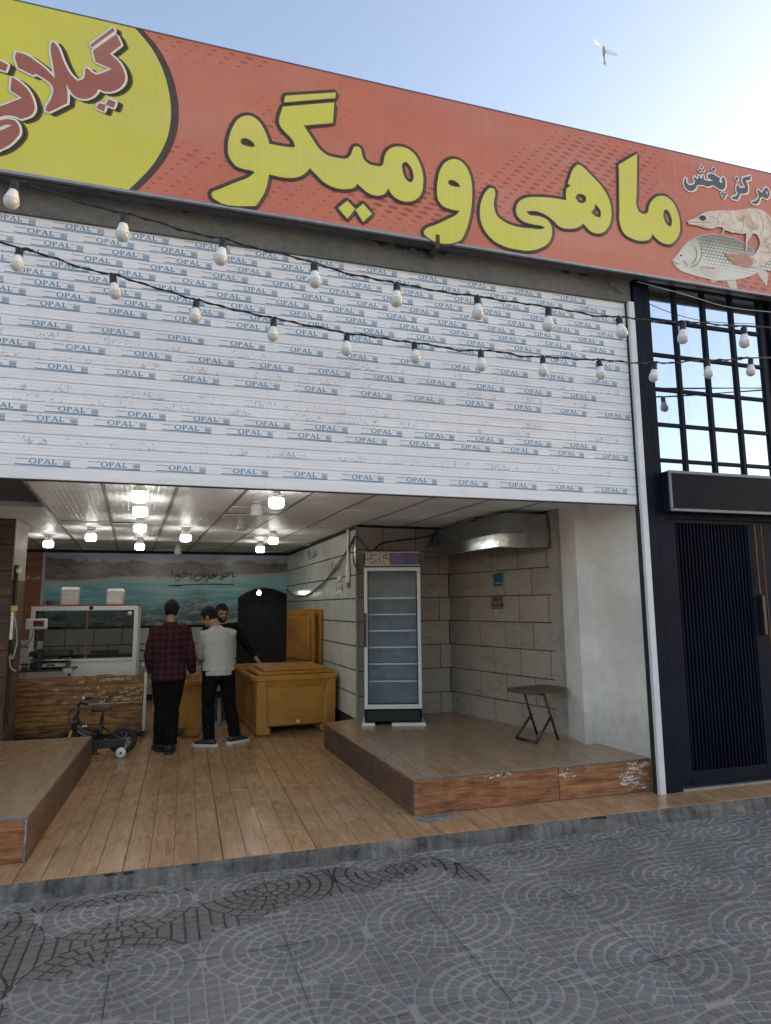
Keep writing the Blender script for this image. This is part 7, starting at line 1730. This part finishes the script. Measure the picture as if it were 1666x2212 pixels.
def person(label, loc, rz, J, top_mat, trousers_mat, shoe_mat, sole_mat, loose=1.0, hem_z=0.80, collar=True, beard=False, sleeve_to=0.97):
    """J: joints in the person's own frame (x to the right hand, y forward, z up)"""
    t = thing('person', label, 'person', loc, rz)
    V = lambda k: Vector(J[k])
    P, Cc, Nk, Hd = V('pelvis'), V('chest'), V('neck'), V('head')
    up = (Hd - Nk).normalized()
    hq = Quaternion(J.get('headq', (1, 0, 0, 0)))
    # ---- body (skin): one continuous surface
    b = MB()
    def torso(mb, g, z_end=None):
        w = lambda a, d: (a + g, d + g)
        waist = P.lerp(Cc, 0.45)
        pts = [P + Vector((0, 0, -0.10)), P, waist, P.lerp(Cc, 0.75), Cc, Cc.lerp(Nk, 0.45), Cc.lerp(Nk, 0.78), Nk]
        limb(mb, pts, [w(0.150, 0.115), w(0.165, 0.120), w(0.150, 0.108), w(0.165, 0.118), w(0.178, 0.118), w(0.168, 0.100), w(0.105, 0.080), w(0.060, 0.062)], 20)
    def arm(mb, s, g, to=1.0, cuff=1.0):
        S, E, Wr = V('sh' + s), V('el' + s), V('wr' + s)
        limb(mb, [Cc.lerp(Nk, 0.5).lerp(S, 0.55), S, S.lerp(E, 0.5), E, E.lerp(Wr, 0.35), E.lerp(Wr, 0.75 * to), E.lerp(Wr, to)], [0.062 + g, 0.064 + g, 0.052 + g, 0.044 + g, 0.044 + g, 0.034 + g * cuff, 0.030 + g * cuff], 14)
    def leg(mb, s, g, to=1.0, flare=1.0):
        Hh, K, A = V('hp' + s), V('kn' + s), V('an' + s)
        limb(mb, [Hh + Vector((0, 0, 0.03)), Hh, Hh.lerp(K, 0.5), K, K.lerp(A, 0.35), K.lerp(A, 0.8 * to), K.lerp(A, to)], [(0.09 + g, 0.10 + g), (0.092 + g, 0.098 + g), 0.078 + g, 0.058 + g * 1.1, 0.058 + g * flare, 0.044 + g * 1.3 * flare, 0.042 + g * 1.5 * flare], 16)
    torso(b, -0.008)
    for s in 'LR': arm(b, s, -0.006); leg(b, s, -0.006)
    limb(b, [Nk + Vector((0, 0, -0.04)), Nk.lerp(Hd, 0.35), Hd - up * 0.03], [0.060, 0.054, 0.052])
    hw = lambda v: Hd + hq @ Vector(v)
    ball(b, hw((0, -0.008, 0.022)), (0.076, 0.094, 0.098), hq)              # skull
    ball(b, hw((0, 0.030, -0.055)), (0.058, 0.064, 0.068), hq)              # jaw
    limb(b, [hw((0, 0.088, 0.020)), hw((0, 0.108, -0.018)), hw((0, 0.094, -0.032))], [0.010, 0.016, 0.014], 8)   # nose
    ball(b, hw((0, 0.086, -0.062)), (0.026, 0.012, 0.010), hq)              # lips
    ball(b, hw((0, 0.082, 0.034)), (0.050, 0.014, 0.010), hq)               # brow
    for s_ in (-1, 1): ball(b, hw((0.078 * s_, -0.012, -0.008)), (0.012, 0.022, 0.034), hq)
    for s, sg_ in (('L', -1), ('R', 1)):
        E, Wr = V('el' + s), V('wr' + s); d = (Wr - E).normalized(); hd2 = Vector(J.get('hand' + s, tuple(d))).normalized()
        side = hd2.cross(Vector((0, 1, 0))); side = (side.normalized() if side.length > 0.1 else Vector((1, 0, 0)))
        pal = side.cross(hd2)
        limb(b, [Wr - d * 0.02, Wr + hd2 * 0.03, Wr + hd2 * 0.085], [(0.026, 0.020), (0.038, 0.016), (0.040, 0.014)], 12, front=pal)
        for f, (o_, L) in enumerate(((-0.033, 0.060), (-0.011, 0.072), (0.011, 0.070), (0.032, 0.055))):
            r0 = Wr + hd2 * 0.080 + side * o_; r1 = r0 + hd2 * L * 0.5 + pal * 0.004; r2 = r1 + hd2 * L * 0.35 + pal * 0.020
            limb(b, [r0, r1, r2], [0.0092, 0.0085, 0.0072], 8)
        r0 = Wr + hd2 * 0.022 + side * (-0.030 * -sg_); r1 = r0 + (hd2 * 0.7 + side * sg_ * 0.75).normalized() * 0.040; limb(b, [r0, r1, r1 + hd2 * 0.028 + pal * 0.008], [0.0125, 0.0105, 0.0085], 8)
        A = V('an' + s); ft = Vector(J.get('ft' + s, (0, 1, 0))).normalized()
        limb(b, [A - ft * 0.045 - Vector((0, 0, 0.045)), A + ft * 0.05 - Vector((0, 0, 0.045)), A + ft * 0.15 - Vector((0, 0, 0.06))], [(0.030, 0.028), (0.036, 0.026), (0.034, 0.016)], 10, front=(0, 0, 1))
    put('body', remesh(b, 0.0075, 2), t).data.materials.append(M('skin'))
    face = MB()
    for s_ in (-1, 1): ball(face, hw((0.031 * s_, 0.079, 0.010)), (0.013, 0.008, 0.007), hq, 8, 6)
    ey = put('eyes', remesh(face, 0.003, 1), t); ey.data.materials.append(M('ink'))
    # ---- hair: a thick cap over skull, back and sides
    hm = MB(); hr = 1.10
    ball(hm, hw((0, -0.014, 0.026)), (0.088, 0.106, 0.110), hq, 22, 16)
    me = remesh(hm, 0.009, 1, wrinkle(0.006, 38, 3.0))
    bm = bmesh.new(); bm.from_mesh(me); iq = hq.inverted(); kill = []
    for v in bm.verts:
        l = iq @ (v.co - Hd)
        if l.z < 0.055 and l.y > 0.045: kill.append(v)
        elif l.z < -0.072 and l.y < 0.0: kill.append(v)
        elif l.z < -0.045 and 0.0 <= l.y < 0.045: kill.append(v)
        elif l.z < -0.012 and -0.01 < l.y <= 0.045 : kill.append(v)
    bmesh.ops.delete(bm, geom=kill, context='VERTS'); bm.to_mesh(me); bm.free()
    put('hair', me, t).data.materials.append(M('hair_black'))
    if beard:
        bd_ = MB(); ball(bd_, hw((0, 0.036, -0.062)), (0.062, 0.064, 0.066), hq, 18, 12); me = remesh(bd_, 0.008, 1, wrinkle(0.003, 60, 1)); bm = bmesh.new(); bm.from_mesh(me)
        kill = []
        for v in bm.verts:
            l = iq @ (v.co - Hd)
            if l.z > -0.036 and abs(l.x) < 0.045 or l.z > -0.01 or (l.z > -0.075 and l.z < -0.052 and abs(l.x) < 0.022 and l.y > 0.08): kill.append(v)
        bmesh.ops.delete(bm, geom=kill, context='VERTS'); bm.to_mesh(me); bm.free(); put('beard', me, t).data.materials.append(M('hair_black'))
    # ---- upper garment
    c = MB(); g = 0.012 * loose
    waist = P.lerp(Cc, 0.45); hem = P + Vector((0, 0, hem_z - P.z))
    pts = [hem, P.lerp(hem, 0.4), waist, P.lerp(Cc, 0.75), Cc, Cc.lerp(Nk, 0.45), Cc.lerp(Nk, 0.74), Cc.lerp(Nk, 0.92)]
    limb(c, pts, [(0.176 + g, 0.136 + g), (0.178 + g, 0.138 + g), (0.164 + g, 0.122 + g), (0.172 + g, 0.124 + g), (0.182 + g, 0.124 + g), (0.158 + g, 0.104 + g), (0.100 + g, 0.080 + g), (0.062 + g, 0.060 + g)], 22)
    for s in 'LR': arm(c, s, g * 1.1, sleeve_to, 1.0)
    put('shirt', remesh(c, 0.010, 2, folds(0.010, 1.0 + loose)), t).data.materials.append(M(top_mat))
    if collar:
        cm = MB(); cm.tube([Nk.lerp(Cc, 0.04) + Vector((0.064 * math.cos(a), 0.064 * math.sin(a) - 0.004, 0.012 * math.sin(a))) for a in [i * math.pi / 10 for i in range(20)]], 0.016, 8, closed=True, flat=(1.3, 0.6)); cm.build('collar', top_mat, t)
    # ---- trousers
    c = MB(); g = 0.012 * loose
    limb(c, [P + Vector((0, 0, -0.12)), P + Vector((0, 0, -0.04)), P + Vector((0, 0, 0.04))], [(0.148 + g, 0.116 + g), (0.154 + g, 0.116 + g), (0.140 + g, 0.104 + g)], 20)
    for s in 'LR': leg(c, s, g * 1.1, 1.0, J.get('flare', 1.2))
    put('trousers', remesh(c, 0.010, 3, wrinkle(0.007, 8.0, 7.0)), t).data.materials.append(M(trousers_mat))
    # ---- shoes
    for s in 'LR':
        A = V('an' + s); ft = Vector(J.get('ft' + s, (0, 1, 0))).normalized(); z = Vector((0, 0, 1)); base = A - z * A.z
        c = MB()
        limb(c, [base - ft * 0.085 + z * 0.040, base - ft * 0.04 + z * 0.060, base + ft * 0.03 + z * 0.058, base + ft * 0.11 + z * 0.042, base + ft * 0.175 + z * 0.034], [(0.032, 0.030), (0.040, 0.052), (0.043, 0.050), (0.047, 0.032), (0.034, 0.020)], 14, front=(0, 0, 1))
        sh_ = put('shoe', remesh(c, 0.008, 2), t); sh_.data.materials.append(M(shoe_mat))
        c = MB(); pl_ = []
        side = ft.cross(z)
        for (u, w) in ((-0.115, 0.018), (-0.10, 0.034), (0.0, 0.043), (0.11, 0.050), (0.17, 0.040), (0.205, 0.018)): pl_.append((u, w))
        lp2 = [(u, w) for u, w in pl_] + [(u, -w) for u, w in reversed(pl_)]
        c.poly([smooth2(lp2, 3, 80)[::-1]], lambda a, b_, d_: tuple(base + ft * a + side * b_ + z * d_), 0.030, 0.001); c.build('sole', sole_mat, sh_)
    return t
def yaw_pitch(yaw, pitch, roll=0.0): return tuple(Matrix.Rotation(yaw, 3, 'Z').to_quaternion() @ Matrix.Rotation(pitch, 3, 'X').to_quaternion() @ Matrix.Rotation(roll, 3, 'Y').to_quaternion())
# man in the plaid shirt, back to the street, leaning his head forward
person('man in a dark plaid shirt and black trousers seen from behind, hands at his front', (-0.155, 8.20, 0), rad(-4), {
    'pelvis': (0.0, 0.0, 0.90), 'chest': (0.0, 0.015, 1.24), 'neck': (0.0, 0.03, 1.46), 'head': (0.0, 0.075, 1.585), 'headq': yaw_pitch(0.0, rad(-22)),
    'shL': (-0.165, 0.02, 1.345), 'shR': (0.165, 0.02, 1.345), 'elL': (-0.222, 0.0, 1.08), 'elR': (0.232, 0.03, 1.07), 'wrL': (-0.20, 0.10, 0.88), 'wrR': (0.255, 0.16, 0.865), 'handL': (0.2, 0.5, -0.8), 'handR': (-0.1, 0.3, -0.95),
    'hpL': (-0.085, 0, 0.86), 'hpR': (0.085, 0, 0.86), 'knL': (-0.07, 0.03, 0.47), 'knR': (0.05, 0.03, 0.47), 'anL': (-0.075, 0.05, 0.085), 'anR': (0.05, -0.08, 0.085), 'ftL': (-0.45, 1, 0), 'ftR': (0.05, 1, 0), 'flare': 1.15},
    'plaid_cloth', 'cloth_black', 'shoe_dark', 'shoe_dark', 1.5, 0.80, True)
# man in the white sweater, head bowed and turned left
person('man in a white knitted sweater and black trousers seen from behind, head bowed', (0.415, 8.36, 0), rad(10), {
    'pelvis': (0.0, 0.0, 0.885), 'chest': (-0.01, 0.045, 1.205), 'neck': (-0.03, 0.10, 1.40), 'head': (-0.095, 0.185, 1.505), 'headq': yaw_pitch(rad(52), rad(-30)),
    'shL': (-0.160, 0.07, 1.285), 'shR': (0.150, 0.07, 1.30), 'elL': (-0.195, 0.12, 1.04), 'elR': (0.155, 0.17, 1.06), 'wrL': (-0.15, 0.32, 0.98), 'wrR': (0.06, 0.33, 1.0), 'handL': (0.4, 0.8, -0.3), 'handR': (-0.4, 0.8, 0),
    'hpL': (-0.09, 0, 0.85), 'hpR': (0.09, 0, 0.85), 'knL': (-0.115, 0.02, 0.47), 'knR': (0.15, 0.04, 0.47), 'anL': (-0.10, -0.02, 0.085), 'anR': (0.22, 0.02, 0.085), 'ftL': (-0.75, 0.55, 0), 'ftR': (0.9, 0.35, 0), 'flare': 1.25},
    'knit_white', 'cloth_black', 'shoe_dark', 'shoe_sole', 1.15, 0.82, False)
# man behind the tubs, facing the street, reaching down to the tub's edge
person('bearded man in black shirt and jeans facing the street, hand on tub', (0.47, 9.62, 0), rad(180 + 18), {
    'pelvis': (0.0, 0.0, 0.90), 'chest': (-0.01, 0.03, 1.22), 'neck': (-0.01, 0.06, 1.42), 'head': (0.005, 0.10, 1.545), 'headq': yaw_pitch(rad(-4), rad(-14)),
    'shL': (-0.190, 0.05, 1.345), 'shR': (0.185, 0.05, 1.345), 'elL': (-0.37, 0.16, 1.055), 'elR': (0.24, 0.08, 1.08), 'wrL': (-0.475, 0.30, 0.855), 'wrR': (0.16, 0.28, 0.96), 'handL': (-0.25, 0.45, -0.75), 'handR': (-0.3, 0.9, 0),
    'hpL': (-0.09, 0, 0.86), 'hpR': (0.09, 0, 0.86), 'knL': (-0.11, 0.03, 0.47), 'knR': (0.10, 0.03, 0.47), 'anL': (-0.13, 0.0, 0.085), 'anR': (0.06, 0.02, 0.085), 'ftL': (-0.3, 1, 0), 'ftR': (0.3, 1, 0), 'flare': 1.0},
    'cloth_black', 'denim', 'shoe_light', 'shoe_sole', 1.0, 0.83, False, True, 0.62)

# ------------------------------------------------------------------ a bird over the roof
bc = Vector((0, 0, 1.62)) + CR @ Vector(((1305 - 833) / 1418.747, -(112 - 1106) / 1418.747, -1)) * 11.0
bird = thing('flying_bird', 'small grey bird flying above the right half of the sign', 'bird', bc)
body_pts = [(0, -0.0, 0.115), (0, 0.0, 0.085), (0, 0.0, 0.04), (0, 0.0, -0.02), (0, 0.0, -0.08), (0, 0, -0.14), (0, 0, -0.21)]
bb_ = MB(); limb(bb_, body_pts, [0.004, 0.018, 0.022, 0.026, 0.020, 0.010, (0.018, 0.003)], 10)
bb_.build('body', 'bird_grey', bird)
for s in (-1, 1):
    lead = [(0.012, 0.04), (0.06, 0.085 if s < 0 else 0.045), (0.15, 0.105 if s < 0 else 0.02), (0.24, 0.12 if s < 0 else -0.055)]
    trail = [(0.21, 0.075 if s < 0 else -0.07), (0.14, 0.03 if s < 0 else -0.055), (0.07, 0.0 if s < 0 else -0.04), (0.012, -0.03)]
    lp3 = [(s * x, z) for x, z in lead + trail]
    if area2(lp3) < 0: lp3 = lp3[::-1]
    MB().poly([smooth2(lp3, 3, 70)], lambda a, b, d: (a, d - abs(a) * 0.25, b), 0.0, 0.004).build('wing', 'bird_wing', bird)
lp3 = [(0.0, -0.13), (0.02, -0.20), (0.035, -0.26), (0.0, -0.225), (-0.035, -0.26), (-0.02, -0.20)]
MB().poly([lp3[::-1]], lambda a, b, d: (a, d, b), -0.002, 0.002).build('tail', 'bird_grey', bird)
